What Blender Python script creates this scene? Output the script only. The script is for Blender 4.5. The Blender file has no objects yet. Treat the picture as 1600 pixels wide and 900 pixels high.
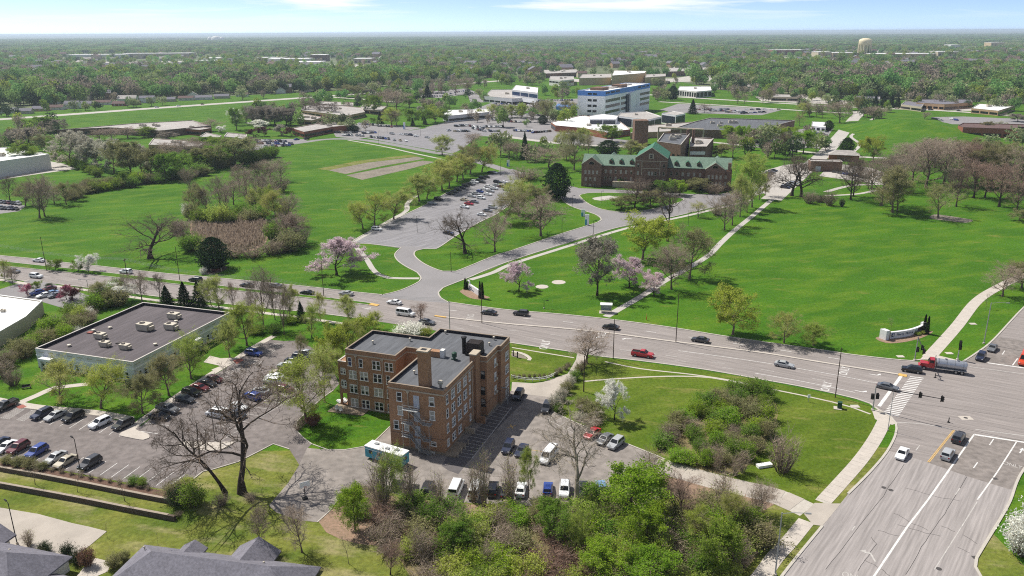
import bpy, bmesh, math, random
import numpy as np
from mathutils import Vector, Matrix

SC = bpy.context.scene
COL = SC.collection
rnd = random.Random(7)
R = math.radians

# ---------------------------------------------------------------- camera
CAM_H = 80.0            # drone height above the lots, metres
FPX = 1250.0            # focal length for a 1600 px wide frame (28 mm lens)
PITCH = math.atan((450 - 50.2) / FPX)
ROLL = 0.0052
cp, sp = math.cos(PITCH), math.sin(PITCH)
cr, sr = math.cos(ROLL), math.sin(ROLL)
cam_d = bpy.data.cameras.new('camera')
cam_d.sensor_width = 36.0
cam_d.lens = FPX / 1600 * 36
cam_d.clip_start = 1.0
cam_d.clip_end = 60000.0
cam = bpy.data.objects.new('camera', cam_d)
COL.objects.link(cam)
_R = Vector((1, 0, 0)); _U = Vector((0, sp, cp)); _F = Vector((0, cp, -sp))
_right = _R * cr - _U * sr
_up = _R * sr + _U * cr
_m = Matrix((_right, _up, -_F)).transposed().to_4x4()
_m.translation = Vector((0, 0, CAM_H))
cam.matrix_world = _m
SC.camera = cam

# ---------------------------------------------------------------- light
SUN_EL = R(54)
SUN_H = Vector((-0.80, 0.60, 0)).normalized()      # towards the sun, on the ground
SUN_DIR = (SUN_H * math.cos(SUN_EL) + Vector((0, 0, math.sin(SUN_EL))))
sun_d = bpy.data.lights.new('sun', 'SUN')
sun_d.energy = 4.1
sun_d.angle = R(0.55)
sun_d.color = (1.0, 0.955, 0.88)
sun = bpy.data.objects.new('sun', sun_d)
COL.objects.link(sun)
sun.rotation_euler = (-SUN_DIR).to_track_quat('-Z', 'Y').to_euler()
sun.location = (0, 0, 300)

world = bpy.data.worlds.new('World')
SC.world = world
world.use_nodes = True
nt = world.node_tree
nt.nodes.clear()
wout = nt.nodes.new('ShaderNodeOutputWorld')
sky = nt.nodes.new('ShaderNodeTexSky')
sky.sky_type = 'NISHITA'
sky.sun_disc = False
sky.sun_elevation = SUN_EL
sky.sun_rotation = math.atan2(SUN_H.x, SUN_H.y)
sky.altitude = 200
sky.air_density = 0.22
sky.dust_density = 0.25
sky.ozone_density = 0.3
bg = nt.nodes.new('ShaderNodeBackground')
bg.inputs['Strength'].default_value = 0.135
# thin fair-weather cloud streaks: noise on the sky direction, projected on a cloud layer
tc = nt.nodes.new('ShaderNodeTexCoord')
sep = nt.nodes.new('ShaderNodeSeparateXYZ')
nt.links.new(tc.outputs['Generated'], sep.inputs[0])
def wmath(op, a, b=None, clamp=False):
    n = nt.nodes.new('ShaderNodeMath'); n.operation = op; n.use_clamp = clamp
    for i, v in enumerate((a, b)):
        if v is None: continue
        if isinstance(v, (int, float)): n.inputs[i].default_value = v
        else: nt.links.new(v, n.inputs[i])
    return n.outputs[0]
zz = wmath('MAXIMUM', sep.outputs['Z'], 0.0)
el = wmath('POWER', zz, 0.62)
az = wmath('ARCTAN2', sep.outputs['X'], sep.outputs['Y'])
comb = nt.nodes.new('ShaderNodeCombineXYZ')
nt.links.new(wmath('MULTIPLY', az, 1.0), comb.inputs[0])
nt.links.new(wmath('MULTIPLY', el, 2.1), comb.inputs[1])
noi = nt.nodes.new('ShaderNodeTexNoise')
noi.inputs['Scale'].default_value = 4.3
noi.inputs['Detail'].default_value = 7
noi.inputs['Roughness'].default_value = 0.58
noi.inputs['Distortion'].default_value = 0.35
mp = nt.nodes.new('ShaderNodeMapping')
mp.inputs['Location'].default_value = (1.53, 0.91, 0.0)
mp.inputs['Scale'].default_value = (1.0, 2.6, 1.0)
nt.links.new(comb.outputs[0], mp.inputs[0])
nt.links.new(mp.outputs[0], noi.inputs['Vector'])
rmp = nt.nodes.new('ShaderNodeMapRange')
rmp.inputs['From Min'].default_value = 0.49
rmp.inputs['From Max'].default_value = 0.66
nt.links.new(noi.outputs['Fac'], rmp.inputs['Value'])
fade = nt.nodes.new('ShaderNodeMapRange')     # the layer thins out into the horizon air
fade.inputs['From Min'].default_value = 0.010
fade.inputs['From Max'].default_value = 0.030
nt.links.new(sep.outputs['Z'], fade.inputs['Value'])
cf = wmath('MULTIPLY', rmp.outputs[0], fade.outputs[0], True)
cf = wmath('MULTIPLY', cf, 0.9)
mixc = nt.nodes.new('ShaderNodeMix'); mixc.data_type = 'RGBA'
nt.links.new(cf, mixc.inputs['Factor'])
nt.links.new(sky.outputs[0], mixc.inputs['A'])
mixc.inputs['B'].default_value = (5.6, 5.7, 5.9, 1)
nt.links.new(mixc.outputs['Result'], bg.inputs['Color'])
nt.links.new(bg.outputs[0], wout.inputs['Surface'])

vs = SC.view_settings
vs.view_transform = 'Standard'
vs.look = 'None'
vs.exposure = 0.58
vs.gamma = 1.0
vs.use_curve_mapping = False
SC.cycles.max_bounces = 4
SC.cycles.diffuse_bounces = 3
SC.cycles.glossy_bounces = 2
SC.cycles.transmission_bounces = 3
SC.cycles.transparent_max_bounces = 4
SC.cycles.volume_bounces = 0
SC.cycles.use_denoising = False
SC.cycles.filter_width = 1.1
SC.cycles.pixel_filter_type = 'BLACKMAN_HARRIS'
SC.cycles.use_adaptive_sampling = True
SC.cycles.adaptive_threshold = 0.012

# ---------------------------------------------------------------- survey helpers
def ray(x, y):
    a = (x - 800) / FPX; b = (450 - y) / FPX
    a2 = a * cr + b * sr; b2 = b * cr - a * sr
    return (a2, cp + b2 * sp, -sp + b2 * cp)

def P(x, y, z=0.0):
    """point of the terrain at height z that the survey photograph shows at (x, y)"""
    d = ray(x, y); t = (z - CAM_H) / d[2]
    return Vector((d[0] * t, d[1] * t, z))

def proj(X, Y, Z):
    Z -= CAM_H
    dep = Y * cp - Z * sp
    a2 = X / dep; b2 = (Y * sp + Z * cp) / dep
    a = a2 * cr - b2 * sr; b = b2 * cr + a2 * sr
    return 800 + a * FPX, 450 - b * FPX, dep

def height_at(x, yb, yt, z0=0.0):
    b = P(x, yb, z0); lo, hi = 0.0, 79.0
    for _ in range(30):
        m = (lo + hi) / 2
        if proj(b.x, b.y, z0 + m)[1] > yt: lo = m
        else: hi = m
    return lo

def mpp(y):
    """metres per pixel across, on the ground at picture row y"""
    p = P(800, y); return (p.y * cp + CAM_H * sp) / FPX

# ---------------------------------------------------------------- materials
MATS = {}
def srgb(r, g, b):
    f = lambda c: (c / 255 / 12.92) if c / 255 <= 0.04045 else ((c / 255 + 0.055) / 1.055) ** 2.4
    return (f(r), f(g), f(b))

def pmat(name, col, rough=0.85, var=0.18, scale=0.6, metal=0.0, spec=0.3, bump=0.0, bscale=8.0, col2=None,
         coat=0.0, rand=0.0, detail=5.0, scale2=None, coord='pos', stretch=None):
    m = bpy.data.materials.new(name); m.use_nodes = True
    n = m.node_tree.nodes; l = m.node_tree.links
    b = n['Principled BSDF']
    b.inputs['Roughness'].default_value = rough
    b.inputs['Metallic'].default_value = metal
    b.inputs['Specular IOR Level'].default_value = spec
    b.inputs['Coat Weight'].default_value = coat
    b.inputs['Base Color'].default_value = (*col, 1)
    vec = None
    if var or col2 or bump:
        if coord == 'pos':
            g = n.new('ShaderNodeNewGeometry'); vec = g.outputs['Position']
        else:
            g = n.new('ShaderNodeTexCoord'); vec = g.outputs['Object']
        if stretch:
            mpn = n.new('ShaderNodeMapping'); mpn.vector_type = 'TEXTURE'; mpn.inputs['Scale'].default_value = [1 / q for q in stretch[:3]]
            if len(stretch) > 3: mpn.inputs['Rotation'].default_value = (0, 0, stretch[3])
            l.new(vec, mpn.inputs[0]); vec = mpn.outputs[0]
    last = None
    if var or col2:
        t = n.new('ShaderNodeTexNoise'); t.inputs['Scale'].default_value = scale; t.inputs['Detail'].default_value = detail
        t.inputs['Roughness'].default_value = 0.62
        l.new(vec, t.inputs['Vector'])
        mr = n.new('ShaderNodeMapRange'); mr.inputs['From Min'].default_value = 0.3; mr.inputs['From Max'].default_value = 0.7
        l.new(t.outputs['Fac'], mr.inputs['Value'])
        mx = n.new('ShaderNodeMix'); mx.data_type = 'RGBA'
        l.new(mr.outputs[0], mx.inputs['Factor'])
        c2 = col2 if col2 else tuple(c * (1 + var) for c in col)
        c1 = col if col2 else tuple(c * (1 - var) for c in col)
        mx.inputs['A'].default_value = (*c1, 1); mx.inputs['B'].default_value = (*c2, 1)
        last = mx.outputs['Result']
        if scale2:
            t2 = n.new('ShaderNodeTexNoise'); t2.inputs['Scale'].default_value = scale2; t2.inputs['Detail'].default_value = 4
            l.new(vec, t2.inputs['Vector'])
            mr2 = n.new('ShaderNodeMapRange'); mr2.inputs['From Min'].default_value = 0.3; mr2.inputs['From Max'].default_value = 0.7
            mr2.inputs['To Min'].default_value = 0.78; mr2.inputs['To Max'].default_value = 1.18
            l.new(t2.outputs['Fac'], mr2.inputs['Value'])
            vm = n.new('ShaderNodeVectorMath'); vm.operation = 'SCALE'
            l.new(last, vm.inputs[0]); l.new(mr2.outputs[0], vm.inputs['Scale'])
            last = vm.outputs[0]
    if rand:
        oi = n.new('ShaderNodeObjectInfo')
        hs = n.new('ShaderNodeHueSaturation')
        if last: l.new(last, hs.inputs['Color'])
        else: hs.inputs['Color'].default_value = (*col, 1)
        mr3 = n.new('ShaderNodeMapRange'); mr3.inputs['To Min'].default_value = 1 - rand; mr3.inputs['To Max'].default_value = 1 + rand
        l.new(oi.outputs['Random'], mr3.inputs['Value']); l.new(mr3.outputs[0], hs.inputs['Value'])
        last = hs.outputs[0]
    if last: l.new(last, b.inputs['Base Color'])
    if bump:
        tb = n.new('ShaderNodeTexNoise'); tb.inputs['Scale'].default_value = bscale; tb.inputs['Detail'].default_value = 4
        l.new(vec, tb.inputs['Vector'])
        bp = n.new('ShaderNodeBump'); bp.inputs['Strength'].default_value = 1.0; bp.inputs['Distance'].default_value = bump
        l.new(tb.outputs['Fac'], bp.inputs['Height']); l.new(bp.outputs[0], b.inputs['Normal'])
    MATS[name] = m
    return m

def leafmat(name, col, col2, trans=0.35, rand=0.12, huer=0.015):
    m = bpy.data.materials.new(name); m.use_nodes = True
    n = m.node_tree.nodes; l = m.node_tree.links
    n.remove(n['Principled BSDF']); out = n['Material Output']
    d = n.new('ShaderNodeBsdfDiffuse'); t = n.new('ShaderNodeBsdfTranslucent'); mx = n.new('ShaderNodeMixShader')
    mx.inputs[0].default_value = min(.55, trans * 1.25)
    col = tuple(c * 1.15 for c in col); col2 = tuple(c * 1.15 for c in col2)
    g = n.new('ShaderNodeNewGeometry')
    no = n.new('ShaderNodeTexNoise'); no.inputs['Scale'].default_value = 0.55; no.inputs['Detail'].default_value = 3
    l.new(g.outputs['Position'], no.inputs['Vector'])
    mr = n.new('ShaderNodeMapRange'); mr.inputs['From Min'].default_value = 0.32; mr.inputs['From Max'].default_value = 0.68
    l.new(no.outputs['Fac'], mr.inputs['Value'])
    ad = n.new('ShaderNodeMath'); ad.operation = 'MULTIPLY_ADD'      # leaf to leaf differences
    l.new(g.outputs['Random Per Island'], ad.inputs[0]); ad.inputs[1].default_value = 0.5
    sc_ = n.new('ShaderNodeMath'); sc_.operation = 'MULTIPLY'; l.new(mr.outputs[0], sc_.inputs[0]); sc_.inputs[1].default_value = 0.55
    l.new(sc_.outputs[0], ad.inputs[2]); ad.use_clamp = True
    cm = n.new('ShaderNodeMix'); cm.data_type = 'RGBA'
    l.new(ad.outputs[0], cm.inputs['Factor'])
    cm.inputs['A'].default_value = (*col, 1); cm.inputs['B'].default_value = (*col2, 1)
    oi = n.new('ShaderNodeObjectInfo'); hs = n.new('ShaderNodeHueSaturation')
    m1 = n.new('ShaderNodeMapRange'); m1.inputs['To Min'].default_value = 1 - rand; m1.inputs['To Max'].default_value = 1 + rand
    l.new(oi.outputs['Random'], m1.inputs['Value']); l.new(m1.outputs[0], hs.inputs['Value'])
    fr = n.new('ShaderNodeMath'); fr.operation = 'MULTIPLY'; fr.inputs[1].default_value = 7.13
    l.new(oi.outputs['Random'], fr.inputs[0]); f2 = n.new('ShaderNodeMath'); f2.operation = 'FRACT'; l.new(fr.outputs[0], f2.inputs[0])
    m2 = n.new('ShaderNodeMapRange'); m2.inputs['To Min'].default_value = 0.5 - huer; m2.inputs['To Max'].default_value = 0.5 + huer
    l.new(f2.outputs[0], m2.inputs['Value']); l.new(m2.outputs[0], hs.inputs['Hue'])
    l.new(cm.outputs['Result'], hs.inputs['Color'])
    l.new(hs.outputs[0], d.inputs['Color']); l.new(hs.outputs[0], t.inputs['Color'])
    l.new(d.outputs[0], mx.inputs[1]); l.new(t.outputs[0], mx.inputs[2]); l.new(mx.outputs[0], out.inputs['Surface'])
    MATS[name] = m
    return m

# ---------------------------------------------------------------- object helpers
def tag(o, label=None, cat=None, group=None, kind=None):
    if label: o['label'] = label
    if cat: o['category'] = cat
    if group: o['group'] = group
    if kind: o['kind'] = kind
    return o

def thing(name, label, cat, loc=(0, 0, 0), rz=0.0, group=None):
    o = bpy.data.objects.new(name, None); COL.objects.link(o)
    o.empty_display_size = 0.5
    o.location = loc; o.rotation_euler = (0, 0, rz)
    return tag(o, label, cat, group)

def obj(name, mesh, parent=None, mats=None):
    o = bpy.data.objects.new(name, mesh); COL.objects.link(o)
    if mats:
        if not isinstance(mats, (list, tuple)): mats = [mats]
        if len(mesh.materials) == 0:
            for m in mats: mesh.materials.append(m if not isinstance(m, str) else MATS[m])
        else:
            for i, m in enumerate(mats):
                m = m if not isinstance(m, str) else MATS[m]
                if mesh.materials[i] != m:
                    o.material_slots[i].link = 'OBJECT'; o.material_slots[i].material = m
    if parent: o.parent = parent
    return o

class MB:
    """collects faces; build() links them as one mesh object"""
    def __init__(s): s.v = []; s.f = []; s.mi = []; s.cur = 0
    def mat(s, i): s.cur = i; return s
    def face(s, pts):
        i = len(s.v); s.v += [tuple(p) for p in pts]; s.f.append(tuple(range(i, i + len(pts)))); s.mi.append(s.cur); return s
    def box(s, x0, x1, y0, y1, z0, z1, bottom=True):
        i = len(s.v)
        s.v += [(x0, y0, z0), (x1, y0, z0), (x1, y1, z0), (x0, y1, z0), (x0, y0, z1), (x1, y0, z1), (x1, y1, z1), (x0, y1, z1)]
        F = [(4, 5, 6, 7), (0, 1, 5, 4), (1, 2, 6, 5), (2, 3, 7, 6), (3, 0, 4, 7)] + ([(3, 2, 1, 0)] if bottom else [])
        for f in F: s.f.append(tuple(i + k for k in f)); s.mi.append(s.cur)
        return s
    def prism(s, poly, z0, z1, bottom=False):
        n = len(poly); i = len(s.v)
        a = sum(poly[k][0] * poly[(k + 1) % n][1] - poly[(k + 1) % n][0] * poly[k][1] for k in range(n))
        if a < 0: poly = poly[::-1]
        s.v += [(p[0], p[1], z0) for p in poly] + [(p[0], p[1], z1) for p in poly]
        s.f.append(tuple(range(i + n, i + 2 * n))); s.mi.append(s.cur)
        for k in range(n):
            k2 = (k + 1) % n
            s.f.append((i + k, i + k2, i + n + k2, i + n + k)); s.mi.append(s.cur)
        if bottom: s.f.append(tuple(range(i + n - 1, i - 1, -1))); s.mi.append(s.cur)
        return s
    def tube(s, p0, p1, r0, r1=None, n=8, cap=True):
        p0 = Vector(p0); p1 = Vector(p1); r1 = r0 if r1 is None else r1
        d = (p1 - p0).normalized(); a = d.orthogonal().normalized(); b = d.cross(a)
        i = len(s.v)
        for p, r in ((p0, r0), (p1, r1)):
            for k in range(n):
                t = 2 * math.pi * k / n; s.v.append(tuple(p + a * (r * math.cos(t)) + b * (r * math.sin(t))))
        for k in range(n):
            k2 = (k + 1) % n; s.f.append((i + k, i + k2, i + n + k2, i + n + k)); s.mi.append(s.cur)
        if cap:
            s.f.append(tuple(range(i + n, i + 2 * n))); s.mi.append(s.cur)
            s.f.append(tuple(range(i + n - 1, i - 1, -1))); s.mi.append(s.cur)
        return s
    def path(s, pts, r, n=6):
        for a, b in zip(pts, pts[1:]): s.tube(a, b, r, r, n)
        return s
    def lathe(s, prof, n=16, c=(0, 0, 0)):
        i = len(s.v)
        for r, z in prof:
            for k in range(n):
                t = 2 * math.pi * k / n; s.v.append((c[0] + r * math.cos(t), c[1] + r * math.sin(t), c[2] + z))
        for j in range(len(prof) - 1):
            for k in range(n):
                k2 = (k + 1) % n
                s.f.append((i + j * n + k, i + j * n + k2, i + (j + 1) * n + k2, i + (j + 1) * n + k)); s.mi.append(s.cur)
        return s
    def mesh(s, name):
        m = bpy.data.meshes.new(name); m.from_pydata(s.v, [], s.f)
        if any(s.mi): m.polygons.foreach_set('material_index', s.mi)
        m.update(); return m
    def build(s, name, mats, parent=None, smooth=False):
        m = s.mesh(name)
        if smooth: m.polygons.foreach_set('use_smooth', [True] * len(m.polygons))
        return obj(name, m, parent, mats)

def tri_sheet(name, pts, z, mat, parent=None, kind='structure', label=None, thick=0.0):
    """flat area of ground; pts are plan positions (x, y)"""
    bm = bmesh.new()
    vs_ = [bm.verts.new((p[0], p[1], z)) for p in pts]
    f = bm.faces.new(vs_)
    f.normal_update()
    if f.normal.z < 0: f.normal_flip()
    if thick:
        r = bmesh.ops.extrude_face_region(bm, geom=[f])
        top = [e for e in r['geom'] if isinstance(e, bmesh.types.BMVert)]
        for v in top: v.co.z += thick
        for q in list(bm.faces):
            pass
        bmesh.ops.recalc_face_normals(bm, faces=bm.faces[:])
    bmesh.ops.triangulate(bm, faces=bm.faces[:])
    m = bpy.data.meshes.new(name); bm.to_mesh(m); bm.free()
    o = obj(name, m, parent, mat)
    if not parent: tag(o, label, None, None, kind)
    return o

def px(pts, z=0.0): return [P(x, y, z) for x, y in pts]

def smooth_line(pts, step=3.0, closed=False):
    """Catmull-Rom through plan points, resampled"""
    pts = [Vector((p[0], p[1], 0)) for p in pts]; n = len(pts); out = []
    rng = range(n) if closed else range(n - 1)
    for i in rng:
        p0 = pts[(i - 1) % n] if (closed or i > 0) else pts[i]; p1 = pts[i]; p2 = pts[(i + 1) % n]
        p3 = pts[(i + 2) % n] if (closed or i + 2 < n) else p2
        k = max(1, int((p2 - p1).length / step))
        for j in range(k):
            t = j / k
            out.append(0.5 * ((2 * p1) + (p2 - p0) * t + (2 * p0 - 5 * p1 + 4 * p2 - p3) * t * t + (3 * p1 - p0 - 3 * p2 + p3) * t ** 3))
    if not closed: out.append(pts[-1])
    return out

def offsets(line, d):
    out = []
    for i, p in enumerate(line):
        a = line[max(0, i - 1)]; b = line[min(len(line) - 1, i + 1)]
        t = (b - a); t.z = 0; t.normalize(); nrm = Vector((-t.y, t.x, 0))
        out.append(p + nrm * d)
    return out

def strip_mesh(mb, line, w, z, dz=0.0, o=0.0):
    """ribbon (dz=0) or raised kerb-like bar (dz>0) along a plan line"""
    L = offsets(line, o + w / 2); Rr = offsets(line, o - w / 2)
    for i in range(len(line) - 1):
        a, b, c, d = Rr[i], Rr[i + 1], L[i + 1], L[i]
        zz_ = z + dz
        mb.face([(a.x, a.y, zz_), (b.x, b.y, zz_), (c.x, c.y, zz_), (d.x, d.y, zz_)])
        if dz:
            mb.face([(a.x, a.y, z), (b.x, b.y, z), (b.x, b.y, zz_), (a.x, a.y, zz_)])
            mb.face([(c.x, c.y, z), (d.x, d.y, z), (d.x, d.y, zz_), (c.x, c.y, zz_)])
    if dz:
        for i, s in ((0, 1), (-1, -1)):
            a, d = Rr[i], L[i]
            q = [(d.x, d.y, z), (a.x, a.y, z), (a.x, a.y, z + dz), (d.x, d.y, z + dz)]
            mb.face(q if s > 0 else q[::-1])
    return mb

def dashes(line, on, off, start=0.0, end=None):
    """cut a plan line in pieces"""
    cum = [0.0]
    for a, b in zip(line, line[1:]): cum.append(cum[-1] + (b - a).length)
    def at(s):
        for i in range(len(line) - 1):
            if s <= cum[i + 1]:
                t = (s - cum[i]) / max(1e-6, cum[i + 1] - cum[i]); return line[i].lerp(line[i + 1], t)
        return line[-1]
    s = start; out = []
    end = cum[-1] if end is None else end
    while s + on <= end:
        out.append([at(s), at(s + on)]); s += on + off
    return out
# ================================================================ materials
pmat('asphalt_main', srgb(138, 131, 127), 0.9, 0.10, 0.35, scale2=1.6, spec=0.2, stretch=(0.07, 1.3, 1, R(-30)))
pmat('asphalt_cross', srgb(148, 142, 139), 0.9, 0.09, 0.35, scale2=1.8, spec=0.2, stretch=(0.06, 1.3, 1, R(52)))
pmat('asphalt_patch', srgb(126, 119, 114), 0.9, 0.13, 0.10, scale2=0.8, spec=0.2)
pmat('asphalt_left_lot', srgb(116, 109, 106), 0.9, 0.17, 0.10, scale2=0.7, spec=0.2)
pmat('asphalt_brick_lot', srgb(134, 127, 121), 0.9, 0.16, 0.12, scale2=0.6, spec=0.2)
pmat('asphalt_shade', srgb(92, 88, 88), 0.88, 0.2, 0.25, spec=0.25)  # lot asphalt with the brick building's shade put into its colour
pmat('asphalt_hosp_lot', srgb(130, 128, 130), 0.9, 0.16, 0.25, spec=0.2, stretch=(0.12, 1.5, 1, R(52)), scale2=0.9)
pmat('asphalt_far', srgb(132, 129, 129), 0.9, 0.10, 0.05, spec=0.2)
pmat('concrete', srgb(180, 172, 162), 0.88, 0.09, 0.5, spec=0.2)
pmat('concrete_drive', srgb(166, 158, 148), 0.88, 0.11, 0.25, spec=0.2)
pmat('concrete_far', srgb(172, 167, 160), 0.9, 0.08, 0.05, spec=0.2)
pmat('kerb', srgb(176, 170, 160), 0.88, 0.1, 1.5, spec=0.2)
pmat('paint_white', srgb(206, 204, 200), 0.75, 0.22, 1.4, spec=0.3)
pmat('paint_worn', srgb(172, 168, 163), 0.8, 0.2, 1.2, spec=0.3)
pmat('paint_yellow', srgb(196, 160, 92), 0.8, 0.18, 1.2, spec=0.3)
pmat('tar', srgb(74, 71, 70), 0.8, 0.1, 1.0, spec=0.25)
pmat('red_paver', srgb(150, 92, 82), 0.9, 0.1, 2.0)
pmat('mulch', srgb(96, 74, 62), 0.95, 0.3, 1.2, bump=0.05, bscale=5)
pmat('leaf_litter', srgb(156, 128, 110), 0.95, 0.28, 1.6, bump=0.06, bscale=5, col2=srgb(116, 100, 80))
pmat('bare_soil', srgb(124, 116, 104), 0.95, 0.2, 0.12, scale2=0.6)
pmat('thicket_floor', srgb(104, 96, 66), 0.95, 0.3, 0.5, col2=srgb(136, 122, 86), scale2=1.5)
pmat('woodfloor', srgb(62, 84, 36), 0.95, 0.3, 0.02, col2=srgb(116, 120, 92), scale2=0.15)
pmat('steel', srgb(150, 152, 155), 0.45, 0.08, 2.0, metal=0.8)
pmat('galv', srgb(158, 160, 160), 0.55, 0.08, 2.0, metal=0.35)
pmat('black_metal', srgb(38, 36, 35), 0.5, 0.1, 2.0)
pmat('wood_pole', srgb(74, 60, 48), 0.9, 0.2, 2.0)
pmat('rubber', srgb(26, 26, 27), 0.85, 0.1, 3.0)

def grass_material(name, dark, mid, light, dry, k=0.0):
    m = bpy.data.materials.new(name); m.use_nodes = True
    n = m.node_tree.nodes; l = m.node_tree.links; b = n['Principled BSDF']
    b.inputs['Roughness'].default_value = 0.95; b.inputs['Specular IOR Level'].default_value = 0.12
    g = n.new('ShaderNodeNewGeometry')
    def noise(sc, det, lo, hi, stretch=None):
        v = g.outputs['Position']
        if stretch:
            mp_ = n.new('ShaderNodeMapping'); mp_.vector_type = 'TEXTURE'; mp_.inputs['Scale'].default_value = [1 / q for q in stretch[:3]]; mp_.inputs['Rotation'].default_value = (0, 0, stretch[3])
            l.new(v, mp_.inputs[0]); v = mp_.outputs[0]
        t = n.new('ShaderNodeTexNoise'); t.inputs['Scale'].default_value = sc; t.inputs['Detail'].default_value = det; t.inputs['Roughness'].default_value = 0.6
        l.new(v, t.inputs['Vector'])
        r = n.new('ShaderNodeMapRange'); r.inputs['From Min'].default_value = lo; r.inputs['From Max'].default_value = hi
        l.new(t.outputs['Fac'], r.inputs['Value']); return r.outputs[0]
    def mix(f, a, c):
        x = n.new('ShaderNodeMix'); x.data_type = 'RGBA'; l.new(f, x.inputs['Factor'])
        for k, s in ((a, 'A'), (c, 'B')):
            if isinstance(k, tuple): x.inputs[s].default_value = (*k, 1)
            else: l.new(k, x.inputs[s])
        return x.outputs['Result']
    c1 = mix(noise(0.035, 6, 0.35, 0.66), mid, dark)
    c2 = mix(noise(0.09, 7, 0.46 - k, 0.78 - k, (0.6, 1.6, 1, R(20))), c1, light)
    c3 = mix(noise(0.16, 8, 0.60 - k, 0.80 - k, (0.5, 1.5, 1, R(-15))), c2, dry)
    t = noise(1.3, 8, 0.25, 0.75)
    tr = n.new('ShaderNodeMapRange'); tr.inputs['To Min'].default_value = 0.62; tr.inputs['To Max'].default_value = 1.3
    l.new(t, tr.inputs['Value'])
    sc_ = n.new('ShaderNodeVectorMath'); sc_.operation = 'SCALE'; l.new(c3, sc_.inputs[0]); l.new(tr.outputs[0], sc_.inputs['Scale'])
    l.new(sc_.outputs[0], b.inputs['Base Color'])
    bp = n.new('ShaderNodeBump'); bp.inputs['Distance'].default_value = 0.12; bp.inputs['Strength'].default_value = 0.8
    bt = n.new('ShaderNodeTexNoise'); bt.inputs['Scale'].default_value = 3.5; bt.inputs['Detail'].default_value = 5
    l.new(g.outputs['Position'], bt.inputs['Vector']); l.new(bt.outputs['Fac'], bp.inputs['Height']); l.new(bp.outputs[0], b.inputs['Normal'])
    MATS[name] = m
grass_material('grass', (0.037, 0.110, 0.005), (0.059, 0.150, 0.007), (0.112, 0.186, 0.012), (0.185, 0.185, 0.040))
grass_material('grass_corner', (0.060, 0.105, 0.008), (0.085, 0.135, 0.010), (0.135, 0.175, 0.022), (0.215, 0.195, 0.060), 0.05)
grass_material('grass_rough', (0.060, 0.100, 0.012), (0.100, 0.140, 0.018), (0.185, 0.190, 0.040), (0.280, 0.245, 0.120), 0.10)

# ================================================================ terrain
W1 = [P(x, y, 0.1) for x, y in ((-140, 701), (0, 729), (60, 739.5), (140, 755), (220, 771), (268, 780))]
W2 = [P(x, y, -.75) for x, y in ((-140, 729), (0, 754), (120, 776), (200, 792), (273, 806))]
def line_y(line, x):
    if x <= line[0].x: a, b = line[0], line[1]
    elif x >= line[-1].x: a, b = line[-2], line[-1]
    else:
        for a, b in zip(line, line[1:]):
            if a.x <= x <= b.x: break
    return a.y + (b.y - a.y) * (x - a.x) / (b.x - a.x)
def sstep(t):
    t = min(1.0, max(0.0, t)); return t * t * (3 - 2 * t)
MOUND = P(1425, 203)
def terrain(x, y):
    z = 0.0
    if y < 150 and x < 60:
        for ln, dz in ((W1, .82), (W2, .95)):
            over = max(0.0, x - ln[-1].x)
            w = 0.5 + over * 0.9
            amp = dz * (1 - sstep(over / 26.0))
            d = line_y(ln, x) - y
            z -= amp * sstep((d + 0.75 if over < .01 else d + 0.75) / (w + .1))
    dx = (x - MOUND.x) / 62.0; dy = (y - MOUND.y) / 78.0
    r2 = dx * dx + dy * dy
    if r2 < 1: z += 9.0 * (1 - r2) ** 2
    return z
def PG(x, y):
    z = 0.0
    for _ in range(5):
        p = P(x, y, z); z = terrain(p.x, p.y)
    return P(x, y, z)

def ticks(lo, hi, dense, step, far, far2):
    a = list(np.arange(lo, hi, step)); out = []
    d = step; v = lo
    while v > far: d *= 1.45; v -= d; out.append(v)
    out = out[::-1] + a; d = step; v = a[-1]
    while v < far2: d *= 1.32; v += d; out.append(v)
    return np.array(out)
gx = np.unique(np.concatenate([ticks(-112, -18, 0, 0.5, -38000, 38000), np.arange(MOUND.x - 66, MOUND.x + 67, 6.0)]))
gy = np.unique(np.concatenate([ticks(84, 134, 0, 0.4, -500, 38500), np.arange(MOUND.y - 82, MOUND.y + 83, 7.0)]))
nx, ny = len(gx), len(gy)
gv = [(float(x), float(y), terrain(x, y)) for y in gy for x in gx]
gf = [(j * nx + i, j * nx + i + 1, (j + 1) * nx + i + 1, (j + 1) * nx + i) for j in range(ny - 1) for i in range(nx - 1)]
gm = bpy.data.meshes.new('ground'); gm.from_pydata(gv, [], gf)
gm.polygons.foreach_set('use_smooth', [True] * len(gf)); gm.update()
cen = np.array([gv[f[0]] for f in gf]); lw_mask = (cen[:, 1] < 141) & (cen[:, 0] < 62) & (cen[:, 1] < 141 - np.clip(-cen[:, 0] - 30, 0, 40) * .0)
g_o = obj('ground', gm, None, [MATS['grass'], MATS['grass_rough']]); gm.polygons.foreach_set('material_index', lw_mask.astype(np.int32)); tag(g_o, kind='structure')

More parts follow.
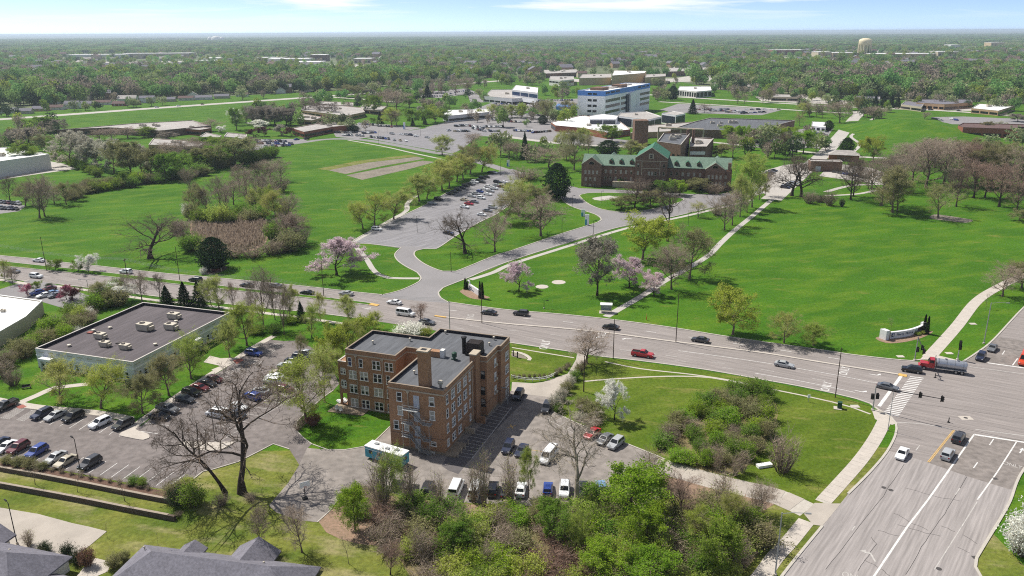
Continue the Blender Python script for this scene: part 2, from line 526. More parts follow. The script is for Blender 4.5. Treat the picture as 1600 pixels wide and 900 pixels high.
def area(name, pts, z, mat, smooth=0, label=None):
    w = px(pts)
    if smooth: w = smooth_line(w, smooth, True)
    return tri_sheet(name, w, z, MATS[mat], None, 'structure', label)
def walkway(name, pts, w, z, mat, smooth=3.0, parent=None):
    line = smooth_line(px(pts), smooth); mb = MB(); strip_mesh(mb, line, w, z)
    o = mb.build(name, MATS[mat], parent)
    if not parent: tag(o, kind='structure')
    return o
def kerb(parent, pts, h=0.14, w=0.28, z=0.0, smooth=2.5, closed=False, world=False, mat='kerb'):
    line = pts if world else px(pts)
    if closed: line = line + [line[0]]
    line = smooth_line(line, smooth) if smooth else [Vector((p[0], p[1], 0)) for p in line]
    return strip_mesh(MB(), line, w, z, h).build('kerb', MATS[mat], parent)

WOOD_PX = [(-80, 179), (0, 173), (130, 163), (300, 153), (420, 147), (560, 140), (640, 130), (760, 122), (850, 117), (905, 121), (1050, 125), (1120, 140), (1250, 149), (1340, 157), (1440, 157), (1600, 162), (1680, 167)]
# far, wooded neighbourhoods: darker floor under the trees
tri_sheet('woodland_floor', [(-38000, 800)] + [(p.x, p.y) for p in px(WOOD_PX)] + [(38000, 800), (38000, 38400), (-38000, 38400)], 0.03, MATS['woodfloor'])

area('corner_lawn', [(920, 556), (1000, 566), (1100, 579), (1200, 597), (1305, 618), (1360, 634), (1369, 655), (1362, 676), (1340, 713), (1305, 748), (1272, 786), (1200, 765), (1100, 741), (1025, 712), (975, 692), (900, 661), (865, 644), (866, 622), (890, 606), (914, 566)], 0.006, 'grass_corner')
area('verge_lawn', [(800, 538), (850, 546), (900, 553), (899, 562), (886, 583), (870, 588), (848, 596), (800, 597), (760, 590)], 0.006, 'grass_corner')
# ---------------------------------------------------------------- main road
U = [(-120, 387), (0, 399.5), (54, 404.5), (97, 410), (146, 415), (208, 422), (260, 427.5), (330, 433.5), (400, 440), (475, 447.5), (550, 456), (600, 461), (640, 465.5), (700, 472), (750, 479), (800, 485), (875, 491), (960, 500), (1050, 512), (1120, 523.5), (1200, 535.5), (1287, 547.5), (1325, 553.5), (1375, 559.5), (1425, 564)]
L = [(-120, 424), (0, 434.5), (45, 440), (91, 444), (140, 450), (190, 456.5), (260, 465), (340, 473.5), (420, 482), (492, 489), (560, 497.5), (640, 510), (720, 523), (800, 536), (850, 543.5), (900, 551), (940, 557.5), (1000, 564), (1100, 577.5), (1200, 595), (1250, 604), (1305, 615.5), (1340, 624), (1360, 631)]
M = [(-120, 400), (0, 411), (25, 414.5), (146, 427.5), (260, 440), (400, 455.5), (500, 466), (585, 477), (640, 487), (680, 494), (740, 501), (800, 507), (875, 513), (950, 520.5), (1010, 528.5), (1075, 537), (1140, 545), (1200, 553), (1280, 566), (1340, 575.5), (1408, 586)]
def yat(line, x):
    for a, b in zip(line, line[1:]):
        if a[0] <= x <= b[0]: return a[1] + (b[1] - a[1]) * (x - a[0]) / (b[0] - a[0])
    return line[-1][1]
east = [(1440, 566), (1475, 561), (1505, 565), (1525, 552), (1552, 531), (1600, 480), (1660, 425), (1800, 380), (1800, 560), (1780, 640), (1640, 690), (1600, 733), (1578, 784), (1560, 816), (1538, 852), (1526, 872), (1524, 886), (1533, 902), (1570, 925), (1500, 1010), (1150, 1010), (1222, 900), (1285, 822), (1325, 772), (1360, 737), (1385, 707), (1399, 680), (1400, 662), (1392, 652), (1372, 640)]
main_road = tri_sheet('main_road', px(U + east + L[::-1]), 0.022, MATS['asphalt_main'])
# the older, paler surface of the cross road south of the junction
cross = tri_sheet('cross_road', px([(1387, 704), (1420, 713), (1450, 723), (1513, 745), (1578, 765), (1586, 767), (1578, 784), (1560, 816), (1538, 852), (1526, 872), (1524, 886), (1533, 902), (1570, 925), (1500, 1010), (1150, 1010), (1222, 900), (1285, 822), (1325, 772), (1360, 737)]), 0.028, MATS['asphalt_cross'])
tri_sheet('resurfaced_patch', px([(1449, 722), (1513, 745), (1578, 765), (1600, 733), (1640, 692), (1522, 679), (1489, 672)]), 0.028, MATS['asphalt_patch'])
tri_sheet('resurfaced_patch', px([(1505, 566), (1528, 552), (1554, 531), (1563, 527), (1600, 533), (1640, 540), (1640, 577), (1545, 568)]), 0.028, MATS['asphalt_patch'])

main_kerbs = [U[:12], U[13:] + [(1440, 562)], L[:3], L[3:11], L[12:16], L[16:] + [(1372, 640), (1392, 652), (1400, 662), (1399, 680), (1385, 707), (1360, 737), (1325, 772)],
              [(1285, 822), (1222, 900), (1160, 990)], [(1660, 670), (1600, 733), (1578, 784), (1560, 816), (1538, 852), (1526, 872), (1524, 886), (1533, 902), (1570, 925)],
              [(1505, 565), (1525, 552), (1552, 531), (1600, 480), (1660, 425)]]
for k in main_kerbs: kerb(main_road, k, 0.14, 0.45, 0.0)

# grass median, west
med = smooth_line(px([(-60, 405), (25, 414.5), (146, 427), (260, 440), (400, 455.5), (500, 466), (578, 475.5)]), 4)
mb = MB()
n_ = len(med)
lw = [2.5 - 1.6 * (i / (n_ - 1)) for i in range(n_)]
for i in range(n_ - 1):
    def nn(i):
        a = med[max(0, i - 1)]; b = med[min(n_ - 1, i + 1)]; t = (b - a).normalized(); return Vector((-t.y, t.x, 0))
    p, q = med[i], med[i + 1]; a, b = nn(i) * lw[i], nn(i + 1) * lw[i + 1]
    mb.face([(p - a) + Vector((0, 0, .16)), (q - b) + Vector((0, 0, .16)), (q + b) + Vector((0, 0, .16)), (p + a) + Vector((0, 0, .16))])
grass_median = tag(mb.build('grass_median', MATS['grass']), kind='structure')
for s in (1, -1):
    ln = [med[i] + nn(i) * (lw[i] * s) for i in range(n_)]
    strip_mesh(MB(), ln, 0.3, 0.0, 0.2).build('kerb', MATS['kerb'], grass_median)
strip_mesh(MB(), smooth_line(px([(578, 475.3), (591, 477.8)]), 2), 1.6, 0.022, 0.15).build('median_nose', MATS['paint_yellow'], grass_median)
# concrete median, east
cm_line = smooth_line(px([(680, 494), (740, 501), (800, 507), (875, 513), (950, 520.5), (1010, 528.5), (1075, 537), (1140, 545), (1200, 553), (1280, 566), (1340, 575.5), (1403, 585.3)]), 4)
cmed = tag(strip_mesh(MB(), cm_line, 0.75, 0.0, 0.18).build('concrete_median', MATS['concrete']), kind='structure')
strip_mesh(MB(), smooth_line(px([(1403.5, 585.4), (1417, 588)]), 2), 1.5, 0.022, 0.12).build('median_nose', MATS['paint_yellow'], cmed)
strip_mesh(MB(), smooth_line(px([(679, 493.8), (697, 496.3)]), 2), 0.8, 0.022, 0.165).build('median_nose', MATS['paint_yellow'], cmed)

# painted lines of the main road
def lane(frac, x0, x1, top, bot, on, off, w=0.16, mat='paint_white', solid=False, name='lane_marking', parent=main_road):
    pts = []
    x = x0
    while x <= x1:
        pts.append((x, yat(top, x) * (1 - frac) + yat(bot, x) * frac)); x += 12
    line = smooth_line(px(pts), 3)
    if solid:
        strip_mesh(MB(), line, w, 0.034).build(name, MATS[mat], parent)
    else:
        for seg in dashes(line, on, off, 2.0): strip_mesh(MB(), seg, w, 0.034).build(name, MATS[mat], parent)
lane(0.5, -100, 590, U, M, 3.0, 9.0, 0.2, 'paint_worn')
lane(0.5, 690, 1390, U, M, 3.0, 9.0, 0.2)
lane(0.55, 20, 590, M, L, 3.0, 9.0, 0.2, 'paint_worn')
lane(0.62, 700, 1330, M, L, 3.0, 9.0, 0.2, 'paint_worn')
lane(0.35, 1060, 1395, M, L, 0, 0, 0.18, solid=True)
lane(0.33, 560, 900, M, L, 3.0, 9.0, 0.18, 'paint_worn')
lane(0.80, 1180, 1345, M, L, 0, 0, 0.18, solid=True)
lane(0.78, 900, 1180, M, L, 3.0, 9.0, 0.18, 'paint_worn')
def mark(pts, w, mat='paint_white', name='lane_marking', z=0.034, parent=main_road):
    return strip_mesh(MB(), [Vector((p.x, p.y, 0)) for p in px(pts)], w, z).build(name, MATS[mat], parent)
mark([(1408, 588), (1373.5, 635)], 0.75, name='stop_line')
# ladder crosswalk
for i in range(24):
    t = i / 23
    a = (1422 + (1380 - 1422) * t, 588.5 + (646 - 588.5) * t); b = (1443 + (1404 - 1443) * t, 591 + (650.5 - 591) * t)
    mark([a, b], 0.42, name='crosswalk_bar')
mark([(1522, 679), (1592, 690), (1625, 695)], 0.6, name='stop_line')
mark([(1524, 671), (1600, 681)], 0.3, 'paint_worn', 'crosswalk_line'); mark([(1400, 660), (1440, 662), (1485, 670)], 0.28, 'paint_worn', 'crosswalk_line')
mark([(1543, 567), (1600, 575), (1640, 580)], 0.55, name='stop_line'); mark([(1515, 573), (1600, 584.5)], 0.3, 'paint_worn', 'crosswalk_line')
mark([(1489.5, 672), (1449.5, 722)], 0.14, 'paint_yellow'); mark([(1491.5, 672.5), (1452, 722.5)], 0.14, 'paint_yellow')
mark([(1522, 679), (1450, 781), (1417, 824), (1368, 897), (1320, 970)], 0.32)
mark([(1588, 691), (1558, 738), (1527, 781)], 0.24); mark([(1527, 784), (1495, 835), (1460, 890)], 0.16, 'paint_worn')
mark([(1552.5, 686), (1546, 695.5)], 0.2); mark([(1527.5, 722.5), (1521, 731.5)], 0.2); mark([(1499.5, 763), (1493, 773)], 0.2, 'paint_worn'); mark([(1437, 696), (1431, 704)], 0.18, 'paint_worn')
mark([(1566, 554), (1570, 548)], 0.2); mark([(1582, 571), (1590, 560)], 0.25); mark([(1331, 829), (1336, 822)], 0.2, 'paint_worn')
# tar-filled cracks of the old surface
crk = random.Random(3)
for pts in ([(1511, 745), (1480, 797), (1463, 820), (1440, 855), (1415, 898)], [(1413, 725), (1380, 775), (1330, 838), (1290, 890)], [(1414, 762), (1453, 774), (1500, 783)], [(1397, 802), (1420, 815), (1450, 829)],
            [(1372, 829), (1406, 838)], [(1361, 840), (1369, 850), (1352, 875), (1340, 893)], [(1402, 820), (1447, 833), (1470, 838)], [(1352, 876), (1378, 890), (1392, 903)], [(1470, 822), (1492, 831)], [(1495, 855), (1515, 864)], [(1505, 836), (1527, 850)]):
    q = []
    for a, b in zip(pts, pts[1:]):
        for k in range(4): q.append((a[0] + (b[0] - a[0]) * k / 4 + crk.uniform(-1, 1), a[1] + (b[1] - a[1]) * k / 4 + crk.uniform(-.8, .8)))
    q.append(pts[-1]); mark(q, 0.09, 'tar', 'crack_sealing', 0.033, cross)
for pts in ([(1372, 637), (1440, 655), (1520, 673), (1600, 690)], [(1400, 626), (1500, 640), (1600, 655)]): mark(pts, 0.10, 'tar', 'crack_sealing', 0.031)
def text_mark(s, x, y, along, size, mat='paint_white', parent=main_road, z=0.035, stretch=1.0, name='lettering'):
    """painted word on the road; `along` = picture vector of reading direction"""
    c = bpy.data.curves.new(name, 'FONT'); c.body = s; c.size = size; c.align_x = 'CENTER'; c.align_y = 'CENTER'
    t = bpy.data.objects.new('tmp_text', c); COL.objects.link(t)
    dg = bpy.context.evaluated_depsgraph_get(); m = bpy.data.meshes.new_from_object(t.evaluated_get(dg))
    bpy.data.objects.remove(t); m.name = name
    o = obj(name, m, parent, mat)
    p = P(x, y); q = P(x + along[0], y + along[1]); a = math.atan2(q.y - p.y, q.x - p.x)
    o.location = (p.x, p.y, z); o.rotation_euler = (0, 0, a); o.scale = (1, stretch, 1)
    return o
def arrow(x, y, along, kind, mat='paint_white', s=1.0, parent=main_road, z=0.035):
    mb = MB()
    mb.face([(-.12, -1.4, 0), (.12, -1.4, 0), (.12, .2, 0), (-.12, .2, 0)])
    if kind == 'left':
        mb.face([(.12, .2, .001), (-.12, .2, .001), (-.75, .75, .001), (-.65, .95, .001), (.1, .6, .001)]); mb.face([(-.55, .4, .002), (-1.3, 1.0, .002), (-.4, 1.25, .002)])
    else:
        mb.face([(-.4, .2, .001), (.4, .2, .001), (0, 1.4, .001)])
    o = mb.build('arrow', MATS[mat], parent)
    p = P(x, y); q = P(x + along[0], y + along[1]); a = math.atan2(q.y - p.y, q.x - p.x) - math.pi / 2
    o.location = (p.x, p.y, z); o.rotation_euler = (0, 0, a); o.scale = (s, s, s)
arrow(1368, 586, (10, 1.6), 'left'); arrow(1345, 612, (10, 2.3), 'left'); arrow(980, 529, (-10, -1.2), 'left'); arrow(572, 482, (10, 1.5), 'left')
text_mark('ONLY', 1320, 579.5, (3.5, -8), 2.0, stretch=1.4); text_mark('ONLY', 1292, 604, (3.5, -8), 2.0, stretch=1.4)
text_mark('ONLY', 938, 525.5, (-3, 8), 2.4, stretch=1.4); text_mark('ONLY', 852, 539, (3, -8), 2.4, stretch=1.4)
text_mark('ONLY', 734, 496, (-2.5, 8), 2.2, 'paint_worn', stretch=1.4)
text_mark('ONLY', 1582, 727, (13, 3.5), 1.2, 'paint_worn', stretch=1.5); arrow(1596, 704, (7, -11), 'straight'); arrow(1362, 868, (-7, -12), 'left', 'paint_worn', s=1.15, parent=cross); text_mark('ONLY', 1334, 902, (14, 4), 1.3, 'paint_worn', stretch=1.5, parent=cross)

# manholes and drain castings
for x, y in ((1509, 653), (1467, 889), (1392, 766), (1381, 762)):
    p = P(x, y); mb = MB(); mb.lathe([(0.0, 0.036), (0.42, 0.036), (0.45, 0.03)], 14, (p.x, p.y, 0)); mb.build('manhole_cover', MATS['tar'], main_road)
p = P(1509, 653)
MB().box(p.x - 1.3, p.x + 1.3, p.y - .9, p.y + .9, 0.02, 0.031).build('concrete_collar', MATS['concrete'], main_road)
for x, y in ((1524, 871), (1556, 748)):
    p = P(x, y); MB().box(p.x - .5, p.x + .3, p.y - .35, p.y + .35, 0.0, 0.05).build('drain_grate', MATS['tar'], main_road)

# ---------------------------------------------------------------- sidewalks of single slabs
slab_cache = {}
def slab_walk(name, pts, w, length, z=0.05, lanes=1, mat='concrete'):
    line = smooth_line(px(pts), 0.5)
    root = tag(strip_mesh(MB(), line, w * 0.97, z - 0.035).build(name, MATS['kerb']), kind='structure')
    lw_ = w / lanes; key = (round(lw_, 2), length)
    if key not in slab_cache:
        m = MB().box(-length / 2 + .015, length / 2 - .015, -lw_ / 2 + .012, lw_ / 2 - .012, -0.06, 0.0, False).mesh('slab'); m.materials.append(MATS[mat]); slab_cache[key] = m
    for i, (a, b) in enumerate(dashes(line, length, 0.0)):
        d = b - a; ang = math.atan2(d.y, d.x); nrm = Vector((-math.sin(ang), math.cos(ang), 0)); c = (a + b) / 2
        for k in range(lanes):
            o = obj('slab', slab_cache[key], root)
            q = c + nrm * ((k - (lanes - 1) / 2) * lw_)
            o.location = (q.x, q.y, z + rnd.uniform(-.006, .006)); o.rotation_euler = (0, 0, ang)
    return root
slab_walk('sidewalk', [(1383, 655), (1369, 683), (1345, 718), (1309, 759), (1285, 785)], 2.7, 1.6)
slab_walk('sidewalk', [(1260, 814), (1233, 847), (1213, 868), (1192, 897), (1150, 950)], 2.7, 1.6)
slab_walk('sidewalk', [(1451, 559), (1494, 511), (1525, 472), (1556, 451), (1600, 430), (1690, 393)], 3.2, 3.2)
slab_walk('driveway', [(1022, 726), (1062, 737), (1112, 751), (1160, 763), (1212, 775), (1262, 797)], 5.4, 3.0, 0.042, 2, 'concrete_drive')
area('driveway_apron', [(1256, 803), (1273, 786), (1297, 787), (1314, 787), (1300, 804), (1285, 822), (1270, 820)], 0.046, 'concrete_drive')
area('corner_ramp', [(1367, 655), (1362, 640), (1374, 641), (1392, 652), (1400, 662), (1394, 664), (1380, 660)], 0.043, 'concrete')
area('corner_ramp', [(1437, 562), (1443, 556), (1464, 555), (1505, 565), (1475, 562)], 0.043, 'concrete')
walkway('sidewalk', [(1360, 647), (1330, 636), (1300, 628), (1250, 617), (1200, 607), (1140, 594), (1080, 585), (1000, 576), (945, 565)], 0.55, 0.02, 'concrete')
walkway('sidewalk', [(800, 543), (830, 548), (860, 553), (897, 559)], 0.5, 0.02, 'concrete')
walkway('path', [(912, 596), (960, 592), (1040, 588), (1110, 590), (1180, 604)], 0.6, 0.015, 'concrete')
walkway('sidewalk', [(-60, 431), (0, 437), (50, 445)], 1.9, 0.03, 'concrete'); walkway('sidewalk', [(88, 447), (140, 454), (205, 464), (250, 470), (350, 481), (420, 490), (470, 496), (530, 505), (572, 510)], 1.7, 0.03, 'concrete')
walkway('sidewalk', [(735, 437), (770, 426), (800, 412.5), (880, 387), (960, 362), (1000, 352), (1060, 340), (1120, 326), (1175, 312)], 2.2, 0.03, 'concrete_far')
walkway('sidewalk', [(947, 495), (978, 477), (1007, 460), (1037, 440), (1075, 419), (1107, 399), (1128, 378), (1150, 358), (1175, 338), (1205, 313), (1222, 303)], 2.4, 0.03, 'concrete_far')
walkway('sidewalk', [(655, 435), (630, 435), (607, 434), (592, 429), (582, 420), (574, 407), (562, 392), (548, 380), (542, 376)], 2.0, 0.03, 'concrete_far')
walkway('sidewalk', [(552, 378), (600, 350), (630, 333), (636, 327), (636, 319), (643, 311), (652, 305)], 2.4, 0.03, 'concrete_far')
walkway('sidewalk', [(544, 219), (600, 229), (640, 238), (682, 247), (700, 252)], 2.2, 0.04, 'concrete_far')

# ---------------------------------------------------------------- drives and lots round the near buildings
drive_pts = [(800, 597), (833, 599), (849, 597), (872, 589), (887, 584), (900, 562), (902, 551), (918, 553), (914, 564), (903, 578), (893, 594), (888, 607), (873, 615), (866, 622), (820, 616), (799, 611)]
area('driveway', drive_pts, 0.040, 'concrete_drive')
brick_lot_pts = [(740, 600), (799, 611), (820, 616), (866, 622), (864, 644), (900, 661), (975, 692), (1025, 712), (1036, 726), (1020, 742), (960, 792), (860, 793), (700, 784), (620, 772), (570, 760), (536, 772), (516, 798), (496, 816), (468, 813), (432, 801), (420, 790), (450, 755), (468, 726), (480, 700), (512, 703), (540, 703), (575, 697), (609, 667), (660, 640)]
brick_lot = area('parking_lot', brick_lot_pts, 0.030, 'asphalt_brick_lot')
tri_sheet('shaded_lane', px([(697, 716), (745, 672), (800, 616), (822, 617), (818, 628), (790, 656), (745, 706), (716, 741), (700, 735), (690, 728)]), 0.036, MATS['asphalt_shade'], brick_lot)  # dark strip paints the shade beside the east wall
left_lot_pts = [(-90, 622), (37, 637), (60, 641), (150, 649), (200, 661), (220, 666), (269, 629), (332, 588), (366, 567), (395, 546), (422, 531), (444, 533), (466, 532), (490, 545), (520, 575), (530, 600), (521, 610), (500, 625), (485, 640), (463, 660), (465, 675), (487, 694), (480, 701), (468, 727), (452, 702), (427, 694), (400, 708), (372, 722), (332, 734), (317, 737), (295, 755), (262, 766), (150, 745), (0, 716), (-90, 698)]
left_lot = area('parking_lot', left_lot_pts, 0.026, 'asphalt_left_lot')
kerb(left_lot, [(452, 702), (427, 694), (400, 708), (372, 722), (332, 734), (317, 737), (295, 755), (264, 766)], 0.13, 0.25)
kerb(left_lot, [(521, 610), (500, 625), (485, 640), (463, 660), (465, 675), (487, 694), (512, 703), (540, 703), (575, 697), (609, 667)], 0.12, 0.22)
kerb(brick_lot, [(864, 644), (900, 661), (975, 692), (1025, 712), (1062, 729)], 0.14, 0.3)
kerb(brick_lot, [(866, 622), (865, 633), (864, 644)], 0.14, 0.3)
kerb(brick_lot, [(570, 760), (536, 772), (516, 798), (496, 816)], 0.10, 0.2)
walkway('sidewalk', [(-80, 612), (-20, 622), (32, 632), (70, 637.5), (150, 645), (205, 655)], 2.2, 0.05, 'concrete', 2)
walkway('sidewalk', [(203, 672), (226, 654), (268, 625), (330, 584.5), (366, 563), (395, 543.5), (428, 525)], 1.9, 0.052, 'concrete', 2)
walkway('sidewalk', [(34, 628), (60, 617), (85, 606), (112, 603), (138, 600)], 2.0, 0.047, 'concrete', 2)
area('entrance_plaza', [(318, 566), (328, 556), (345, 560), (368, 559), (371, 563), (340, 581), (330, 578), (345, 572)], 0.046, 'concrete')
area('ramp_pavers', [(363, 563), (376, 560), (381, 563), (370, 569)], 0.056, 'red_paver'); area('ramp_pavers', [(24, 635), (36, 632), (42, 636), (30, 639)], 0.056, 'red_paver')
def island(name, pts, z=0.15, mat='concrete'):
    w = smooth_line(px(pts), 0.8, True); mb = MB(); mb.prism([(p.x, p.y) for p in w], 0.0, z); o = mb.build(name, MATS[mat])
    return tag(o, kind='structure')
island('kerbed_island', [(186, 680), (197, 673), (206, 669), (215, 673), (232, 679), (233, 685), (224, 688), (205, 685)])
island('kerbed_island', [(279, 697), (285, 691), (300, 690), (330, 692), (365, 691), (358, 698), (345, 703), (322, 705), (300, 701)])
# stall lines of the left lot
def stalls(a0, a1, b0, b1, n, w=0.12, mat='paint_white', parent=left_lot, z=0.034, skip=()):
    for i in range(n):
        if i in skip: continue
        t = i / (n - 1) if n > 1 else 0
        a = (a0[0] + (a1[0] - a0[0]) * t, a0[1] + (a1[1] - a0[1]) * t); b = (b0[0] + (b1[0] - b0[0]) * t, b0[1] + (b1[1] - b0[1]) * t)
        mark([a, b], w, mat, 'stall_line', z, parent)
stalls((15, 717), (262, 762), (43, 700), (289, 741), 15)
stalls((62, 661), (186, 682), (90, 645), (209, 664), 9)
stalls((232, 682), (310, 630), (214, 672), (288, 622), 2)
stalls((206, 672), (224, 661), (247, 678), (265, 665), 2)
stalls((300, 684), (432, 604), (342, 691), (478, 610), 9, 0.12, 'paint_worn')
mark([(342, 691), (478, 610)], 0.12, 'paint_worn', 'stall_line', 0.034, left_lot)
def hatch(q, n, mat='paint_worn', parent=left_lot, border=True):
    """hatched no-parking bay: q = four corners"""
    A, B, C, D = q
    if border:
        mark([A, B], .12, mat, 'hatch_line', .034, parent); mark([D, C], .12, mat, 'hatch_line', .034, parent)
    for i in range(n):
        t = (i + .5) / n; u = min(1, t + 0.14)
        a = (A[0] + (B[0] - A[0]) * t, A[1] + (B[1] - A[1]) * t); b = (D[0] + (C[0] - D[0]) * u, D[1] + (C[1] - D[1]) * u)
        mark([a, b], .12, mat, 'hatch_line', .034, parent)
hatch([(375, 570), (404, 572), (409, 565), (385, 561)], 6); hatch([(347, 583), (379, 584), (388, 577), (361, 575)], 6); hatch([(338, 595), (359, 596), (369, 589), (349, 588)], 5)
hatch([(408, 551), (425, 553), (430, 548), (415, 545)], 4); hatch([(417, 542), (440, 544), (446, 538), (425, 536)], 5)
hatch([(0, 653), (15, 655), (38, 640), (24, 638)], 6); hatch([(25, 656), (38, 658), (61, 643), (47, 641)], 6)
# brick lot hatching and lines
bl = [(704, 706), (740, 672), (775, 640), (795, 622)]
for i in range(17):
    t = i / 16; a = (722 + (783 - 722) * t, 712 + (634 - 712) * t); b = (738 + (800 - 738) * t, 716 + (640 - 716) * t)
    mark([(a[0] - 12, a[1] - 1), b], 0.12, 'paint_worn', 'hatch_line', 0.041, brick_lot)
mark([(737, 717), (768, 678), (800, 636)], 0.16, 'paint_worn', 'stall_line', 0.042, brick_lot)
for q in ([(855, 655), (873, 648)], [(862, 660), (884, 651)], [(872, 666), (893, 655)], [(884, 672), (904, 661)], [(896, 677), (914, 667)]): mark(list(q), .12, 'paint_worn', 'stall_line', .04, brick_lot)
mark([(855, 655), (896, 677)], .12, 'paint_worn', 'stall_line', .04, brick_lot); mark([(828, 703), (850, 706)], .12, 'paint_yellow', 'stall_line', .04, brick_lot)
text_mark('X', 799, 667, (10, 2), 2.2, 'paint_yellow', brick_lot, 0.043, name='painted_cross')
# lower concrete yard by the houses
def lower_sheet(name, pts, mat, lift=0.05):
    w = [PG(x, y) for x, y in pts]; z = max(p.z for p in w) + lift
    w = [P(x, y, z) for x, y in pts]
    return tri_sheet(name, w, z, MATS[mat])
lower_sheet('service_yard', [(-80, 778), (0, 793), (60, 803), (112, 817), (140, 823), (167, 830), (137, 855), (118, 868), (60, 880), (-80, 880)], 'concrete_drive')
lower_sheet('footpath', [(140, 875), (150, 872), (175, 878), (168, 893), (140, 905), (120, 900)], 'concrete')
area('leaf_litter', [(497, 814), (520, 795), (535, 780), (560, 770), (700, 786), (760, 790), (800, 800), (760, 830), (640, 850), (560, 850), (510, 832)], 0.02, 'leaf_litter', 3)
area('leaf_litter', [(1010, 750), (1060, 748), (1150, 768), (1210, 788), (1190, 800), (1100, 785), (1030, 790), (1000, 775)], 0.02, 'leaf_litter', 3)
area('thicket_floor', [(620, 850), (660, 846), (760, 826), (900, 795), (1040, 792), (1150, 800), (1205, 812), (1190, 860), (1150, 905), (1110, 960), (700, 960), (640, 900)], 0.024, 'thicket_floor', 3)
area('thicket_floor', [(1025, 690), (1060, 660), (1120, 625), (1170, 610), (1205, 622), (1215, 650), (1190, 700), (1150, 740), (1090, 733), (1040, 715)], 0.02, 'thicket_floor', 3)
# planting bed behind the upper wall
bedp = [W1[i] + Vector((0, 0.1, 0)) for i in range(len(W1))]
bed_far = [P(x, y) for x, y in ((264, 768), (222, 762), (140, 746), (60, 730), (0, 719), (-140, 692))]
tri_sheet('terrace_lawn', [(p.x, p.y + .1) for p in W2] + [(p.x, p.y - .15) for p in W1[::-1]], -.79, MATS['grass_rough'])
tri_sheet('planting_bed', [Vector((p.x, p.y, 0)) for p in bedp] + bed_far, 0.035, MATS['mulch'])

# ---------------------------------------------------------------- hospital drives
hosp_drive = area('hospital_drive', [(592, 463), (625, 454), (655, 440), (657, 432), (652, 426), (635, 417), (621, 407), (617, 397), (627, 387), (627, 384), (660, 386), (660, 388), (650, 392), (647, 398), (655, 407), (670, 416), (692, 424), (712, 424), (772, 400), (800, 391.5), (875, 366), (932, 348), (939, 342), (930, 335), (892, 322), (876, 308), (880, 297), (890, 290), (905, 294), (975, 297), (1075, 303), (1125, 303), (1182, 292), (1200, 300), (1140, 318), (1112, 325), (1050, 339), (960, 357), (800, 407), (732, 434), (692, 450), (685, 457), (689, 466), (704, 474), (650, 470)], 0.027, 'asphalt_far')
kerb(hosp_drive, [(592, 462), (625, 454), (655, 440), (657, 432), (652, 426), (635, 417), (621, 407), (617, 397), (627, 387)], 0.14, 0.4)
kerb(hosp_drive, [(662, 389), (650, 392), (647, 398), (655, 407), (670, 416), (692, 424), (712, 424), (772, 400), (800, 391.5), (875, 366), (932, 348), (939, 342), (930, 335), (892, 322), (876, 308), (880, 297), (890, 290)], 0.14, 0.45)
kerb(hosp_drive, [(1125, 321), (1050, 339), (960, 357), (800, 407), (732, 434), (692, 450), (685, 457), (689, 466), (702, 473)], 0.14, 0.45)
isl_pts = [(905, 306), (917, 302), (960, 301.5), (1010, 304), (1045, 307), (1068, 311), (1062, 316), (1040, 322), (1007, 329), (975, 331.5), (940, 327), (917, 317)]
isl = area('lawn_island', isl_pts, 0.12, 'grass', 3)
kerb(isl, isl_pts, 0.15, 0.45, 0.0, 3, True)
area('island_path', [(925, 310), (952, 306), (968, 308), (940, 314)], 0.128, 'concrete_far', 3)
hlot = area('parking_lot', [(550, 378), (600, 351), (665, 320), (697, 302), (730, 287), (760, 274), (775, 269), (800, 264), (822, 271), (812, 288), (800, 318), (775, 335), (750, 347), (715, 367), (680, 389), (660, 389), (627, 388), (575, 381)], 0.024, 'asphalt_hosp_lot')
kerb(hlot, [(627, 387), (575, 381), (550, 378), (600, 351), (665, 320), (697, 302), (730, 287), (760, 274)], 0.14, 0.5)
kerb(hlot, [(662, 389), (681, 389), (715, 367), (750, 347), (775, 335), (797, 320)], 0.14, 0.5)
walkway('access_road', [(380, 238), (405, 232), (440, 227), (480, 221.5), (505, 218), (535, 217), (570, 219), (620, 227), (666, 236), (707, 243), (745, 252), (790, 266)], 7.5, 0.02, 'asphalt_far', 6)
area('parking_lot', [(573, 216), (608, 209), (661, 201), (712, 193), (782, 195), (786, 210), (747, 213), (722, 233), (707, 240), (650, 230), (600, 221)], 0.031, 'asphalt_hosp_lot')
area('parking_lot', [(520, 206), (560, 192), (612, 195), (660, 200), (608, 210), (560, 217), (525, 214)], 0.026, 'asphalt_far')
area('hospital_forecourt', [(664, 199), (700, 190), (760, 184), (800, 176), (900, 183), (905, 200), (930, 214), (1010, 222), (1010, 230), (900, 226), (800, 215), (740, 212)], 0.029, 'asphalt_far')
area('parking_lot', [(720, 178), (770, 160), (800, 158), (905, 150), (905, 168), (830, 172), (760, 183)], 0.033, 'asphalt_far')
area('parking_lot', [(655, 152), (668, 143), (730, 138), (745, 145), (757, 160), (735, 160), (730, 147), (690, 153)], 0.06, 'asphalt_far')
area('parking_lot', [(395, 233), (405, 219), (450, 217), (482, 218), (470, 224), (430, 230)], 0.036, 'asphalt_far')
area('parking_lot', [(1030, 172), (1060, 162), (1130, 166), (1225, 171), (1190, 180), (1120, 178), (1060, 176)], 0.05, 'asphalt_far')
area('parking_lot', [(1165, 226), (1225, 207), (1272, 198), (1302, 201), (1280, 232), (1230, 230)], 0.05, 'asphalt_far')
area('parking_lot', [(1175, 290), (1190, 268), (1225, 258), (1262, 254), (1230, 292), (1215, 302), (1195, 303)], 0.05, 'concrete_far')
area('parking_lot', [(1280, 275), (1300, 255), (1360, 262), (1395, 275), (1380, 288), (1330, 282)], 0.05, 'concrete_far')
